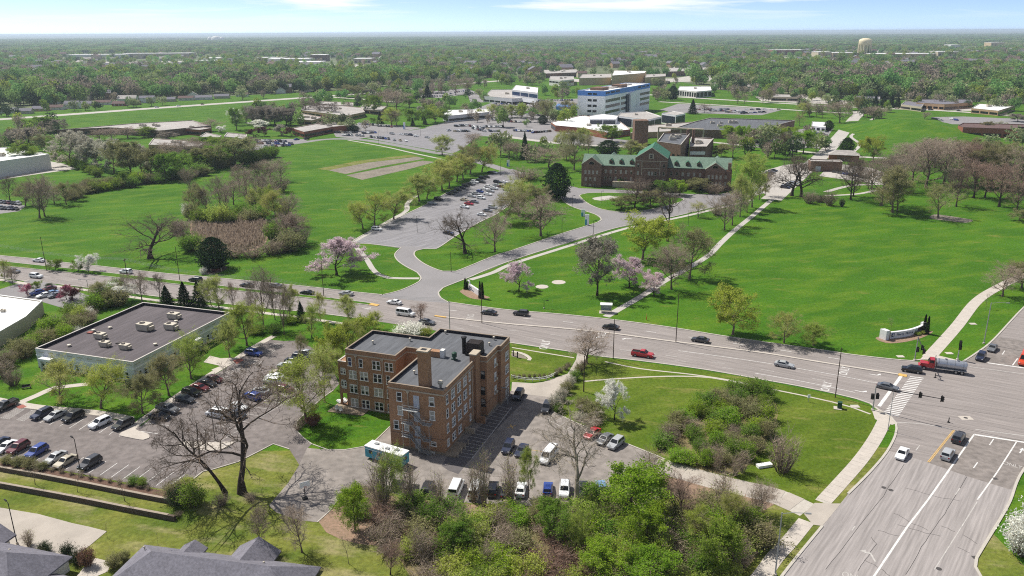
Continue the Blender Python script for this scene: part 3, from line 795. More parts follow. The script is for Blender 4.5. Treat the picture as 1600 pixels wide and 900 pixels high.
area('parking_lot', [(1455, 183), (1505, 182), (1600, 186), (1600, 196), (1480, 194)], 0.03, 'asphalt_far')
walkway('hospital_road', [(1205, 312), (1237, 284), (1262, 262), (1291, 237), (1313, 212), (1326, 196), (1335, 185), (1341, 179), (1340, 174)], 10, 0.055, 'concrete_far', 6)
walkway('hospital_road', [(1100, 221), (1150, 226), (1197, 231), (1285, 240), (1340, 245), (1385, 247)], 6, 0.057, 'concrete_far', 8)
walkway('service_road', [(780, 212), (840, 220), (900, 226), (1000, 230), (1050, 228)], 8, 0.05, 'concrete_far', 8)
walkway('path', [(1330, 240), (1343, 226), (1330, 214), (1335, 208), (1352, 193), (1365, 185)], 2.5, 0.04, 'concrete_far', 6)
walkway('path', [(1290, 300), (1330, 290), (1380, 288)], 3, 0.04, 'concrete_far'); walkway('path', [(1290, 306), (1340, 303), (1370, 297)], 2.5, 0.04, 'concrete_far')
walkway('frontage_road', [(-80, 193), (0, 186.5), (100, 179.5), (200, 172), (300, 165), (400, 158), (500, 151), (570, 146), (640, 139), (720, 131), (800, 125)], 20, 0.06, 'concrete_far', 20)
walkway('frontage_road', [(505, 151), (565, 155), (620, 160)], 9, 0.07, 'concrete_far', 20)
walkway('frontage_road', [(960, 144), (1068, 152), (1150, 157), (1250, 163), (1375, 169.5), (1431, 171), (1506, 175), (1577, 180.5), (1680, 188)], 11, 0.06, 'concrete_far', 20)
walkway('frontage_road', [(1030, 159), (1145, 165.5), (1247, 172.5), (1330, 177)], 8, 0.065, 'concrete_far', 20)
area('parking_lot', [(1180, 151), (1260, 150), (1330, 158), (1360, 166), (1250, 161), (1190, 158)], 0.055, 'concrete_far')
area('parking_lot', [(1430, 168), (1520, 168), (1545, 174), (1500, 173), (1440, 171)], 0.08, 'concrete_far')
area('strip_lawn', [(-80, 198), (0, 190), (200, 176), (400, 162), (530, 152), (570, 158), (480, 166), (430, 166), (300, 180), (180, 195), (0, 214), (-80, 220)], 0.045, 'grass')
area('strip_lawn', [(1350, 176), (1431, 173), (1506, 177), (1600, 184), (1600, 188), (1500, 182), (1420, 182), (1350, 184)], 0.028, 'grass')
area('strip_lawn', [(1055, 155), (1150, 159), (1250, 165), (1350, 171), (1350, 175), (1250, 171), (1145, 164), (1050, 158)], 0.045, 'grass'); area('strip_lawn', [(828, 141), (905, 141), (905, 154), (845, 156)], 0.045, 'grass')
area('strip_lawn', [(1085, 181), (1160, 180), (1215, 173), (1330, 180), (1325, 190), (1250, 202), (1235, 187), (1140, 182)], 0.045, 'grass')
area('far_lot', [(98, 97), (190, 96.5), (292, 95.5), (305, 103), (350, 104), (340, 107), (110, 106)], 0.3, 'concrete_far'); area('far_lot', [(398, 100), (500, 101), (560, 101), (600, 104), (590, 110), (440, 111), (400, 106)], 0.3, 'concrete_far'); area('far_lot', [(1200, 89), (1300, 92), (1480, 93), (1510, 97), (1350, 99), (1220, 95)], 0.3, 'concrete_far'); area('far_lot', [(850, 118), (905, 124), (1050, 123), (1110, 114), (1115, 127), (1000, 130), (890, 128)], 0.3, 'concrete_far')
area('strip_lawn', [(740, 135), (780, 131), (780, 137), (745, 138)], 0.12, 'grass'); area('strip_lawn', [(660, 162), (720, 150), (722, 158), (690, 166)], 0.1, 'grass')
# old garden plots in the lawn
area('garden_plot', [(513, 266), (575, 254), (652, 245), (664, 248), (600, 259), (540, 272)], 0.02, 'bare_soil'); area('garden_plot', [(541, 274), (600, 262), (660, 251), (680, 253), (640, 264), (566, 281)], 0.02, 'bare_soil')
area('dry_strip', [(495, 264), (560, 251), (640, 242), (656, 244), (580, 253), (513, 266)], 0.014, 'grass_rough')
# white warehouse yard, west
area('concrete_yard', [(-60, 300), (0, 281), (60, 272), (119, 264), (100, 256), (78, 252), (78, 262), (0, 276), (-60, 286)], 0.03, 'concrete_far')
area('parking_lot', [(-60, 318), (0, 312), (15, 313), (40, 322), (30, 330), (0, 334), (-60, 340)], 0.03, 'asphalt_far')
area('parking_lot', [(0, 452), (50, 436), (92, 446), (140, 462), (160, 478), (100, 482), (60, 470), (0, 464)], 0.028, 'asphalt_far')
# discs of bare ground
for x, y, rr, mt in ((847, 448, 2.1, 'concrete'), (873, 441, 2.3, 'concrete')):
    p = P(x, y); mb = MB(); mb.lathe([(0, 0.06), (rr, 0.06), (rr + .05, 0.0)], 20, (p.x, p.y, 0)); tag(mb.build('concrete_pad', MATS[mt]), 'round concrete pad set in the lawn, ' + ('nearer the pink tree' if x < 860 else 'nearer the bare tree'), 'pad')
for q, lb in (([(1453, 341), (1460, 335), (1480, 337), (1505, 341), (1520, 344), (1510, 348), (1480, 345)], 'bed'),):
    area('mulch_bed', q, 0.02, 'bare_soil', 2)
area('mulch_bed', [(1368, 529), (1380, 525), (1440, 518), (1458, 518), (1440, 528), (1410, 535), (1385, 536)], 0.025, 'leaf_litter', 1.5)
area('mulch_bed', [(718, 455), (725, 451), (745, 458), (766, 465), (755, 468), (735, 466)], 0.025, 'leaf_litter', 1.5)
area('reed_bed_floor', [(300, 345), (330, 337), (380, 334), (415, 342), (420, 365), (410, 385), (380, 395), (330, 390), (300, 370)], 0.015, 'leaf_litter', 5)
area('mulch_bed', [(314, 420), (330, 415), (355, 417), (345, 425), (325, 428)], 0.02, 'mulch', 2)
# ================================================================ buildings
pmat('brick_brown', srgb(156, 121, 94), 0.92, 0.16, 0.35, spec=0.15, scale2=3.0, bump=0.01, bscale=6, coord='obj')
pmat('brick_dark', srgb(122, 98, 84), 0.92, 0.14, 0.25, spec=0.15, scale2=1.0)
pmat('brick_red', srgb(142, 92, 72), 0.92, 0.12, 0.2, spec=0.15)
pmat('brick_tan', srgb(176, 148, 118), 0.92, 0.1, 0.2, spec=0.15)
pmat('stone_trim', srgb(172, 160, 142), 0.85, 0.12, 0.8, coord='obj')
pmat('foundation', srgb(142, 128, 110), 0.9, 0.16, 0.8)
pmat('membrane', srgb(92, 94, 98), 0.8, 0.13, 0.18, spec=0.25, stretch=(.3, 2.5, 1, R(70)), scale2=0.6)
pmat('membrane_dark', srgb(92, 86, 88), 0.85, 0.16, 0.10, spec=0.2, stretch=(.35, 3, 1, R(72)), scale2=0.5)
pmat('membrane_white', srgb(226, 226, 224), 0.7, 0.05, 0.1, scale2=0.6)
pmat('gravel_roof', srgb(164, 159, 154), 0.95, 0.12, 0.08, scale2=0.6)
pmat('parapet_dark', srgb(48, 46, 50), 0.8, 0.1, 1.0)
pmat('coping', srgb(186, 180, 172), 0.6, 0.08, 1.0)
pmat('white_panel', srgb(238, 238, 238), 0.6, 0.04, 0.3)
pmat('grey_panel', srgb(208, 208, 208), 0.75, 0.06, 0.4)
pmat('blue_panel', srgb(92, 140, 206), 0.6, 0.04, 0.3)
pmat('dark_panel', srgb(44, 50, 62), 0.35, 0.1, 0.2, spec=0.5)
pmat('green_roof', srgb(98, 120, 104), 0.7, 0.12, 0.25, scale2=1.2)
pmat('green_roof_deep', srgb(58, 108, 82), 0.65, 0.1, 0.3)
pmat('shingle_grey', srgb(112, 110, 118), 0.9, 0.13, 0.5, scale2=2.5, bump=0.01, bscale=5)
pmat('shingle_brown', srgb(98, 78, 74), 0.9, 0.13, 0.3)
pmat('siding_white', srgb(214, 212, 206), 0.7, 0.05, 0.6)
pmat('siding_tan', srgb(186, 174, 152), 0.8, 0.06, 0.6)
pmat('glass_dark', (0.012, 0.014, 0.017), 0.12, 0.0, spec=0.5)
pmat('glass_blind', srgb(160, 158, 150), 0.45, 0.15, 1.5, spec=0.5)
pmat('glass_blue', srgb(38, 54, 96), 0.15, 0.1, 0.5, spec=0.6)
pmat('white_trim', srgb(226, 226, 222), 0.6, 0.03, 1.0)
pmat('metal_unit', srgb(186, 178, 162), 0.55, 0.1, 0.8, metal=0.2)
pmat('dark_unit', srgb(58, 50, 46), 0.6, 0.15, 1.0)
pmat('door_grey', srgb(178, 182, 192), 0.6, 0.05, 1.0)
pmat('teal', srgb(52, 150, 168), 0.45, 0.06, 0.8, coat=0.2)
pmat('green_metal', srgb(40, 72, 56), 0.5, 0.1, 1.0)
pmat('tan_mall', srgb(190, 168, 134), 0.9, 0.06, 0.05)

pmat('wall_cap2', srgb(138, 124, 108), 0.8, 0.1, 1.0)
WIN = {}
WR = random.Random(17)
def win_mesh(w, h, style):
    k = (round(w, 2), round(h, 2), style)
    if k in WIN: return WIN[k]
    pane = MB().face([(-w / 2, -.02, 0), (w / 2, -.02, 0), (w / 2, -.02, h), (-w / 2, -.02, h)]).mesh('window')
    f = MB(); t = 0.11
    if style != 'strip':
        f.box(-w / 2, -w / 2 + t, -.09, 0, 0, h); f.box(w / 2 - t, w / 2, -.09, 0, 0, h); f.box(-w / 2 + t, w / 2 - t, -.09, 0, h - t, h); f.box(-w / 2 + t, w / 2 - t, -.085, 0, h / 2 - .05, h / 2 + .05)
        f.box(-w / 2 - .1, w / 2 + .1, -.16, 0, -.16, 0)
        if style == 'double': f.box(-.13, .13, -.1, 0, 0, h / 2 - .05); f.box(-.13, .13, -.1, 0, h / 2 + .05, h - t)
    else:
        f.box(-w / 2, w / 2, -.09, 0, -.08, .0); f.box(-w / 2, w / 2, -.09, 0, h, h + .08)
        n = max(1, int(w / 2.2))
        for i in range(n + 1):
            x = -w / 2 + w * i / n; f.box(x - .05, x + .05, -.075, 0, 0, h)
    WIN[k] = (pane, f.mesh('window_frame')); return WIN[k]
ROT = {'-y': 0, '+x': math.pi / 2, '+y': math.pi, '-x': -math.pi / 2}
def win(parent, x, y, z, w, h, face='-y', style='single', glass='glass_dark', frame='white_trim', label=None):
    """z = centre height"""
    pm_, fm = win_mesh(w, h, style)
    o = obj('window', pm_, parent, glass); o.location = (x, y, z - h / 2); o.rotation_euler = (0, 0, ROT[face])
    obj('window_frame', fm, o, frame)
    if style != 'strip' and glass == 'glass_dark' and WR.random() < .4:
        k = ('blind', round(w, 2), round(h, 2)); f = WR.choice((.3, .5, .7))
        MB().face([(-w / 2 + .1, -.03, h * (1 - f)), (w / 2 - .1, -.03, h * (1 - f)), (w / 2 - .1, -.03, h - .1), (-w / 2 + .1, -.03, h - .1)]).build('blind', MATS['glass_blind'], o)
    if label: o['label'] = label
    return o

def inset_poly(poly, d):
    n = len(poly); out = []
    a = sum(poly[k][0] * poly[(k + 1) % n][1] - poly[(k + 1) % n][0] * poly[k][1] for k in range(n))
    s = 1 if a > 0 else -1
    for i in range(n):
        p0 = Vector(poly[i - 1]); p1 = Vector(poly[i]); p2 = Vector(poly[(i + 1) % n])
        d1 = (p1 - p0).normalized(); d2 = (p2 - p1).normalized()
        n1 = Vector((-d1.y, d1.x)) * s; n2 = Vector((-d2.y, d2.x)) * s
        k = n1 + n2; k = k / max(0.2, (1 + n1.dot(n2)))
        out.append(p1 + k * d)
    return out
def ring(mb, poly, d0, d1, z0, z1):
    """band between two insets of an outline (d<0 is outside)"""
    a = inset_poly(poly, d0); b = inset_poly(poly, d1); n = len(poly)
    for i in range(n):
        j = (i + 1) % n
        mb.face([(*a[i], z0), (*a[j], z0), (*a[j], z1), (*a[i], z1)])
        mb.face([(*a[i], z1), (*a[j], z1), (*b[j], z1), (*b[i], z1)])
        mb.face([(*b[j], z0), (*b[i], z0), (*b[i], z1), (*b[j], z1)])
        mb.face([(*a[j], z0), (*a[i], z0), (*b[i], z0), (*b[j], z0)])
    return mb
def ccw(poly):
    n = len(poly); a = sum(poly[k][0] * poly[(k + 1) % n][1] - poly[(k + 1) % n][0] * poly[k][1] for k in range(n))
    return list(poly) if a > 0 else list(poly)[::-1]
def flat_block(root, poly, z0, z1, wall, roof, par=0.6, coping='coping', inner=None, copw=0.3, name='wall'):
    """walls with a roof surface below a parapet"""
    poly = ccw(poly); n = len(poly); mb = MB()
    for i in range(n):
        j = (i + 1) % n; mb.face([(*poly[i], z0), (*poly[j], z0), (*poly[j], z1), (*poly[i], z1)])
    o = mb.build(name, MATS[wall], root)
    q = inset_poly(poly, 0.03)
    tri_sheet('roof', q, z1 - par, MATS[roof], root)
    if par > 0.05:
        mb = MB(); a = inset_poly(poly, copw)
        for i in range(n):
            j = (i + 1) % n; mb.face([(*a[j], z1 - par - .02), (*a[i], z1 - par - .02), (*a[i], z1), (*a[j], z1)])
        mb.build('parapet', MATS[inner or wall], root)
    ring(MB(), poly, -0.05, copw + .02, z1, z1 + 0.12).build('coping', MATS[coping], root)
    return o
def gable(mb, x0, x1, y0, y1, ze, zr, axis='x', over=0.4, thick=0.25):
    """two roof slabs; ridge along axis"""
    if axis == 'x':
        ym = (y0 + y1) / 2; s = (zr - ze) / ((y1 - y0) / 2)
        for ya, sg in ((y0 - over, 1), (y1 + over, -1)):
            za = ze - s * over
            q = [(x0 - over, ya, za), (x1 + over, ya, za), (x1 + over, ym, zr), (x0 - over, ym, zr)]
            if sg < 0: q = q[::-1]
            mb.face([(a, b, c + thick) for a, b, c in q]); mb.face([(a, b, c) for a, b, c in q[::-1]])
            for i in range(4):
                a, b = q[i], q[(i + 1) % 4]; mb.face([a, b, (b[0], b[1], b[2] + thick), (a[0], a[1], a[2] + thick)])
    else:
        xm = (x0 + x1) / 2; s = (zr - ze) / ((x1 - x0) / 2)
        for xa, sg in ((x0 - over, 1), (x1 + over, -1)):
            za = ze - s * over
            q = [(xa, y1 + over, za), (xa, y0 - over, za), (xm, y0 - over, zr), (xm, y1 + over, zr)]
            if sg < 0: q = q[::-1]
            mb.face([(a, b, c + thick) for a, b, c in q]); mb.face([(a, b, c) for a, b, c in q[::-1]])
            for i in range(4):
                a, b = q[i], q[(i + 1) % 4]; mb.face([a, b, (b[0], b[1], b[2] + thick), (a[0], a[1], a[2] + thick)])
    return mb
def hip(mb, x0, x1, y0, y1, ze, zr, over=0.5):
    x0 -= over; x1 += over; y0 -= over; y1 += over
    d = min(y1 - y0, x1 - x0) / 2; ym = (y0 + y1) / 2; xm = (x0 + x1) / 2
    if x1 - x0 >= y1 - y0: a, b = (x0 + d, ym, zr), (x1 - d, ym, zr)
    else: a, b = (xm, y0 + d, zr), (xm, y1 - d, zr)
    A, B, C_, D = (x0, y0, ze), (x1, y0, ze), (x1, y1, ze), (x0, y1, ze)
    if x1 - x0 >= y1 - y0: mb.face([A, B, b, a]); mb.face([B, C_, b]); mb.face([C_, D, a, b]); mb.face([D, A, a])
    else: mb.face([A, B, a]); mb.face([B, C_, b, a]); mb.face([C_, D, b]); mb.face([D, A, a, b])
    mb.face([D, C_, B, A])
    t = 0.22
    mb.box(x0, x1, y0, y0 + .1, ze - t, ze - .002); mb.box(x0, x1, y1 - .1, y1, ze - t, ze - .002); mb.box(x0, x0 + .1, y0 + .1, y1 - .1, ze - t, ze - .002); mb.box(x1 - .1, x1, y0 + .1, y1 - .1, ze - t, ze - .002)
    return mb
def frame_at(o, deg): return (o[0], o[1], 0.0), R(deg - 90)
def rooftop_unit(parent, x, y, z, s=1.0, name='rooftop_unit', mat='metal_unit', h=1.1):
    mb = MB(); mb.box(x - 1.2 * s, x + 1.2 * s, y - .8 * s, y + .8 * s, z + .25, z + .25 + h * s); mb.box(x - 1.0 * s, x + 1.0 * s, y - .65 * s, y + .65 * s, z, z + .25)
    mb.box(x + 1.2 * s, x + 1.75 * s, y - .55 * s, y + .55 * s, z + .3, z + .2 + h * .7 * s)
    o = mb.build(name, MATS[mat], parent)
    MB().lathe([(0, .0), (.5 * s, 0), (.5 * s, .12), (.42 * s, .12), (.42 * s, .04), (0, .04)], 12, (x - .4 * s, y, z + .25 + h * s + .003)).build('fan_guard', MATS['dark_unit'], o)
    return o
def vent_pipe(parent, x, y, z, h=0.6, r=0.16, mat='metal_unit'):
    return MB().lathe([(r, 0), (r, h), (r * 1.9, h), (r * 1.7, h + .18), (0, h + .3)], 10, (x, y, z)).build('roof_vent', MATS[mat], parent)

# ---------------------------------------------------------------- brick apartment-like clinic, foreground
loc, rz = frame_at((-24.6, 145.51), 70.5)
BB = thing('brick_building', 'four storey brown brick building with grey flat roof, tall chimney and metal fire escape', 'building', loc, rz)
bpoly = [(0, -.3), (12, -.3), (12, 18), (13.9, 18), (13.9, 24.8), (14.6, 24.8), (14.6, 30.7), (-2.7, 30.7), (-2.7, 24.7), (-17.2, 24.7), (-17.2, 12.4), (-4.9, 12.4), (-4.9, 17.6), (0, 17.6)]
flat_block(BB, bpoly, -1.2, 14.0, 'brick_brown', 'membrane', 0.62, 'wall_cap2', 'parapet_dark', 0.28)
ring(MB(), ccw(bpoly), -0.09, 0.02, 12.85, 13.12).build('cornice', MATS['stone_trim'], BB)
ring(MB(), ccw(bpoly), -0.06, 0.02, -1.2, 0.55).build('foundation', MATS['foundation'], BB)
ring(MB(), ccw(bpoly), -0.045, 0.02, 3.3, 3.42).build('string_course', MATS['brick_dark'], BB)
# chimneys and roof gear
mb = MB(); mb.box(6.2, 8.3, .8, 2.5, 13.3, 21.0); mb.mat(1).box(6.05, 8.45, .65, 2.65, 21.0, 21.3); ch = mb.build('chimney', [MATS['brick_brown'], MATS['stone_trim']], BB)
MB().box(6.7, 7.8, 1.2, 2.1, 21.301, 21.34).build('flue', MATS['black_metal'], ch)
mb = MB(); mb.box(11.1, 12.5, 15.3, 17.9, 12.2, 15.3); mb.mat(1).box(10.95, 12.65, 15.15, 17.97, 15.3, 15.55); mb.mat(0).box(12.02, 12.5, 15.3, 17.9, -1.0, 12.2); mb.build('chimney', [MATS['brick_brown'], MATS['stone_trim']], BB)
mb = MB(); mb.box(8.7, 11.9, 19.0, 21.6, 13.38, 16.1); mb.mat(1)
cool = mb.build('cooling_unit', [MATS['dark_unit']], BB)
mb = MB()
for i in range(9): mb.box(8.8, 11.8, 19.05 + i * .29, 19.2 + i * .29, 16.1, 16.35)
mb.build('louvre_top', MATS['dark_unit'], cool)
mb = MB(); mb.box(8.6, 12.0, 18.9, 18.99, 13.38, 14.2); mb.box(8.6, 12.0, 21.61, 21.7, 13.38, 14.2); mb.build('support_rail', MATS['black_metal'], cool)
MB().lathe([(.45, 0), (.45, 3.6), (.62, 3.6), (.62, 3.9), (0, 4.0)], 12, (7.9, 20.0, 13.38)).build('flue_stack', MATS['black_metal'], BB)
mb = MB(); mb.box(1.6, 3.9, 15.9, 17.3, 13.38, 14.7); mb.mat(1).box(3.9, 4.8, 16.0, 17.2, 13.38, 15.1); mb.mat(2).box(-.4, 1.6, 16.2, 16.5, 13.38, 14.4); mb.build('stair_bulkhead', [MATS['brick_brown'], MATS['siding_white'], MATS['brick_brown']], BB)
mb = MB(); mb.lathe([(.3, 0), (.3, .7), (.55, .7), (.55, 1.6), (.35, 1.75), (0, 1.8)], 10, (7.3, 16.0, 13.38)); mb.box(6.6, 8.0, 15.85, 16.15, 13.38, 13.6); mb.build('exhaust_fan', MATS['green_metal'], BB)
mb = MB(); mb.lathe([(.25, 0), (.25, .9), (.5, .9), (.6, 1.3), (.4, 1.6), (0, 1.7)], 10, (10.4, 2.0, 13.38)); mb.build('exhaust_fan', MATS['metal_unit'], BB)
for x, y in ((-13.7, 18.6), (-6.5, 22.7), (-.8, 29.6), (11.2, 29.6), (11.5, 26.0), (2.5, 6.5)): vent_pipe(BB, x, y, 13.38)
# windows
gl = ['glass_dark', 'glass_dark', 'glass_dark', 'glass_blind']
gr = random.Random(5)
yw = 12.4
for z in (11.25, 8.2, 4.85, 1.45):
    for x, w, st in ((-15.6, 2.0, 'double'), (-12.85, 2.0, 'double'), (-9.5, 2.15, 'double'), (-6.9, 1.0, 'single')):
        if z > 11:
            x, w, st = {-15.6: (-16.2, .95, 'single'), -12.85: (-13.45, .95, 'single'), -9.5: (-9.65, 2.0, 'double'), -6.9: (-6.55, 2.0, 'double')}[x]
        win(BB, x, yw, z, w, 1.95, '-y', st, 'glass_blue' if (z > 11 and x < -16) else gr.choice(gl))
for z, x in ((11.4, 2.4), (8.4, 2.5), (5.1, 1.45), (11.4, 9.45), (8.4, 9.5)): win(BB, x, -.3, z, 1.15, 1.9, '-y', 'single', gr.choice(gl))
win(BB, 9.53, -.3, 2.2, 1.2, .9, '-y', 'single'); win(BB, 3.7, -.3, 4.9, .9, 1.5, '-y', 'single', 'glass_blind'); win(BB, 9.3, -.36, .1, .9, .6, '-y', 'single'); win(BB, 6.6, -.36, .1, .9, .6, '-y', 'single')
for y, st, w in ((1.2, 'single', .95), (4.1, 'double', 1.7), (7.2, 'double', 1.7), (10.25, 'double', 1.7), (12.8, 'single', .8)):
    for z in (11.6, 8.6, 5.4, 2.2):
        if z == 2.2 and y == 10.25: continue
        win(BB, 12.0, y, z, w, 1.85 if z > 3 else 1.5, '+x', st, gr.choice(gl))
for z in (10.4, 7.2, 3.9, 1.2): win(BB, 14.6, 28.6, z, 1.9, 1.95, '+x', 'double', gr.choice(gl))
for z in (10.9, 7.6, 4.4):
    o = win(BB, 13.9, 23.0, z, 1.2, 1.8, '+x', 'double', gr.choice(gl)); MB().box(-.35, .35, -.55, -.1, .15, .6).build('air_conditioner', MATS['metal_unit'], o)
for z in (9.9, 6.2, 3.35): win(BB, 12.95, 18.0, z, 1.05, 1.7, '-y', 'single', 'glass_dark', 'parapet_dark')
win(BB, -2.4, 17.6, 10.8, 1.0, 1.6, '-y', 'single', gr.choice(gl))
for x in (1.6, 6.0): win(BB, 12.06, x, .0, .7, .6, '+x', 'single', 'glass_dark', 'foundation')
# downpipes with hopper heads
for x, y in ((-14.6, 12.4), (-8.1, 12.4), (4.35, -.3)):
    mb = MB(); mb.tube((x, y - .14, -.8), (x, y - .14, 12.6), .09, .09, 6); mb.face([(x - .35, y - .3, 12.95), (x + .35, y - .3, 12.95), (x + .1, y - .22, 12.3), (x - .1, y - .22, 12.3)]); mb.box(x - .3, x + .3, y - .3, y - .07, 12.62, 12.95); mb.build('downpipe', MATS['stone_trim'], BB)
mb = MB(); mb.tube((12.14, 13.9, 0), (12.14, 13.9, 12.6), .09, .09, 6); mb.build('downpipe', MATS['stone_trim'], BB)
# enclosed porches on the west end
mb = MB(); mb.box(-19.7, -17.2, 13.0, 17.5, -.8, .2); mb.box(-19.7, -17.22, 13.0, 17.5, 3.0, 4.1); mb.box(-19.7, -17.22, 13.0, 17.5, 6.3, 7.4); mb.box(-19.7, -17.22, 13.0, 17.5, 9.2, 10.6)
for x in (-19.7, -17.9):
    for y in (13.02, 17.0): mb.box(x, x + .45, y, y + .45, .2, 9.2)
porch = mb.build('porch', [MATS['brick_brown']], BB)
ring(MB(), [(-19.7, 13.0), (-17.22, 13.0), (-17.22, 17.5), (-19.7, 17.5)], -.06, .3, 10.6, 10.75).build('coping', MATS['coping'], porch)
MB().box(-19.2, -17.7, 13.1, 13.2, 7.4, 9.2).build('porch_screen', MATS['siding_white'], porch)
MB().box(-19.2, -17.7, 13.1, 13.2, 4.1, 6.3).build('porch_screen', MATS['siding_white'], porch)
for z in (8.35, 5.4): win(BB, -18.45, 13.08, z, 1.3, 1.1, '-y', 'double')
# fire escape on the front
fe = MB()
def fe_plat(x0, x1, z, y0=-1.75, y1=-.5):
    fe.box(x0, x1, y0, y1, z - .08, z)
    for (a, b) in (((x0, y0), (x1, y0)), ((x0, y0), (x0, y1)), ((x1, y0), (x1, y1))):
        for h in (.55, 1.05): fe.tube((*a, z + h), (*b, z + h), .03, .03, 5)
        n = max(2, int(math.hypot(b[0] - a[0], b[1] - a[1]) / .5))
        for i in range(n + 1): fe.tube((a[0] + (b[0] - a[0]) * i / n, a[1] + (b[1] - a[1]) * i / n, z), (a[0] + (b[0] - a[0]) * i / n, a[1] + (b[1] - a[1]) * i / n, z + 1.05), .02, .02, 4)
def fe_stair(x0, z0, x1, z1, y0=-1.7, y1=-.9):
    n = 12
    for i in range(n): t = (i + .5) / n; x = x0 + (x1 - x0) * t; z = z0 + (z1 - z0) * t; fe.box(x - .13, x + .13, y0, y1, z - .03, z)
    for y in (y0, y1):
        fe.tube((x0, y, z0), (x1, y, z1), .06, .06, 4); fe.tube((x0, y, z0 + 1), (x1, y, z1 + 1), .03, .03, 4)
        for i in range(5): t = i / 4; fe.tube((x0 + (x1 - x0) * t, y, z0 + (z1 - z0) * t), (x0 + (x1 - x0) * t, y, z0 + (z1 - z0) * t + 1), .02, .02, 4)
fe_plat(3.6, 6.9, 9.3); fe_stair(5.0, 9.3, 7.9, 6.7); fe_plat(7.9, 9.6, 6.7); fe_plat(3.2, 5.4, 6.3); fe_stair(5.4, 6.3, 8.0, 3.2); fe_plat(8.0, 9.3, 3.2); fe_plat(3.2, 5.2, 3.4); fe_stair(5.2, 3.4, 7.4, .6); fe_plat(7.4, 8.4, .6); fe_stair(8.4, .6, 9.6, -.6)
for x in (3.5, 6.8, 9.3): fe.tube((x, -1.7, -.6), (x, -1.7, 9.3 if x < 7 else 6.7), .05, .05, 5)
fe.build('fire_escape', MATS['galv'], BB)
for z in (11.0, 7.6, 4.4, 1.6): MB().box(5.5, 6.75, -.38, -.3, z - 1.15 if z < 10 else z - 1.6, z + 1.1).build('door', MATS['door_grey'], BB)
# side entrances: loading dock, grey bay, stoops
mb = MB(); mb.box(12.06, 14.3, -.6, 5.2, -1.0, .25); mb.build('loading_dock', MATS['foundation'], BB)
for y in (-.3, 1.6, 3.4, 5.0): MB().lathe([(.12, 0), (.12, 1.1), (0, 1.16)], 8, (14.7, y, 0)).build('bollard', MATS['stone_trim'], BB)
MB().box(12.06, 14.2, 9.6, 10.0, -1.0, 1.2).build('stoop_wall', MATS['stone_trim'], BB); MB().box(12.52, 14.6, 14.6, 15.0, -1.0, 1.6).build('stoop_wall', MATS['brick_brown'], BB)
MB().box(13.92, 14.3, 25.4, 27.2, -.5, 4.2).build('service_door', MATS['door_grey'], BB)
MB().box(13.95, 16.2, 25.0, 25.25, 3.9, 4.1).box(15.9, 16.1, 25.05, 25.2, 0, 3.9).build('canopy', MATS['galv'], BB)
# patio by the west porch
mb = MB(); mb.prism([(-20.6, 8.8), (-12.2, 9.6), (-12.2, 12.3), (-20.6, 13.0)], -.2, .12); tag(mb.build('patio', MATS['foundation'], BB), 'small stone patio below the porch')

# ---------------------------------------------------------------- grey office with the flat roof, left
loc, rz = frame_at((-90.8, 176.99), 72.2)
OF = thing('office_building', 'one storey pale grey office with large flat dark roof and rooftop units', 'building', loc, rz)
op = [(-30, 0), (0, 0), (0, 37.4), (-30, 37.4)]
flat_block(OF, op, -.3, 5.2, 'grey_panel', 'membrane_dark', 0.75, 'coping', 'parapet_dark', 0.3)
ring(MB(), op, -.07, .02, 3.25, 3.6).build('stripe', MATS['white_panel'], OF); ring(MB(), op, -.05, .02, -.3, .35).build('base_course', MATS['foundation'], OF)
gmesh = MB().box(-.75, .75, -.06, 0, 0, .25).mesh('vent_grille')
for i in range(10): o = obj('vent_grille', gmesh, OF, 'metal_unit'); o.location = (-28.25 + i * 3.0, 0, 4.3)
for i in range(13): o = obj('vent_grille', gmesh, OF, 'metal_unit'); o.location = (0, 1.55 + i * 2.85, 4.3); o.rotation_euler = (0, 0, math.pi / 2)
for x in (-28.4, -26.8, -19.3, -17.5, -14.2, -12.4, -9.2, -5.4, -4.0, -2.3): win(OF, x, 0, 1.5, 1.2, 1.9, '-y', 'single')
for y in (1.7, 3.6, 5.0, 8.5, 10.0, 12.5, 14.0, 16.5, 22.6, 24.4, 27.0, 28.9, 30.5, 32.2, 35.0): win(OF, 0, y, 1.5, 1.15, 1.9, '+x', 'single')
mb = MB(); mb.box(-27.6, -24.0, -1.8, -.01, 2.9, 3.5); mb.box(-27.5, -27.1, -1.7, -1.3, 0, 2.9); mb.box(-24.5, -24.1, -1.7, -1.3, 0, 2.9); mb.build('entrance_canopy', MATS['grey_panel'], OF)
mb = MB(); mb.box(.01, 2.2, 18.6, 22.0, 2.9, 3.6); mb.box(1.6, 2.0, 18.8, 19.2, 0, 2.9); mb.box(1.6, 2.0, 21.4, 21.8, 0, 2.9); mb.build('entrance_canopy', MATS['grey_panel'], OF)
MB().box(-26.6, -25.0, -.07, 0, 0, 2.4).build('door', MATS['glass_dark'], OF); MB().box(0, .07, 19.6, 21.2, 0, 2.4).build('door', MATS['glass_dark'], OF)
for x, y, s in ((-21.4, 12.1, 1.1), (-15.9, 7.9, 1.0), (-9.6, 7.9, 1.0), (-14.7, 20.6, 1.5), (-13.4, 30.4, 1.25), (-8.3, 23.1, 1.25)): rooftop_unit(OF, x, y, 4.45, s)
MB().box(-14.6, -12.6, 10.0, 11.2, 4.45, 4.7).build('roof_hatch', MATS['dark_unit'], OF); MB().box(-27.6, -26.2, 13.8, 14.8, 4.45, 4.75).build('roof_hatch', MATS['red_paver'], OF)
for x, y in ((-24.4, 18.6), (-24.5, 5.1), (-4.0, 12.2), (-10.7, 28.0), (-27.0, 15.6)): vent_pipe(OF, x, y, 4.45, .35, .3)

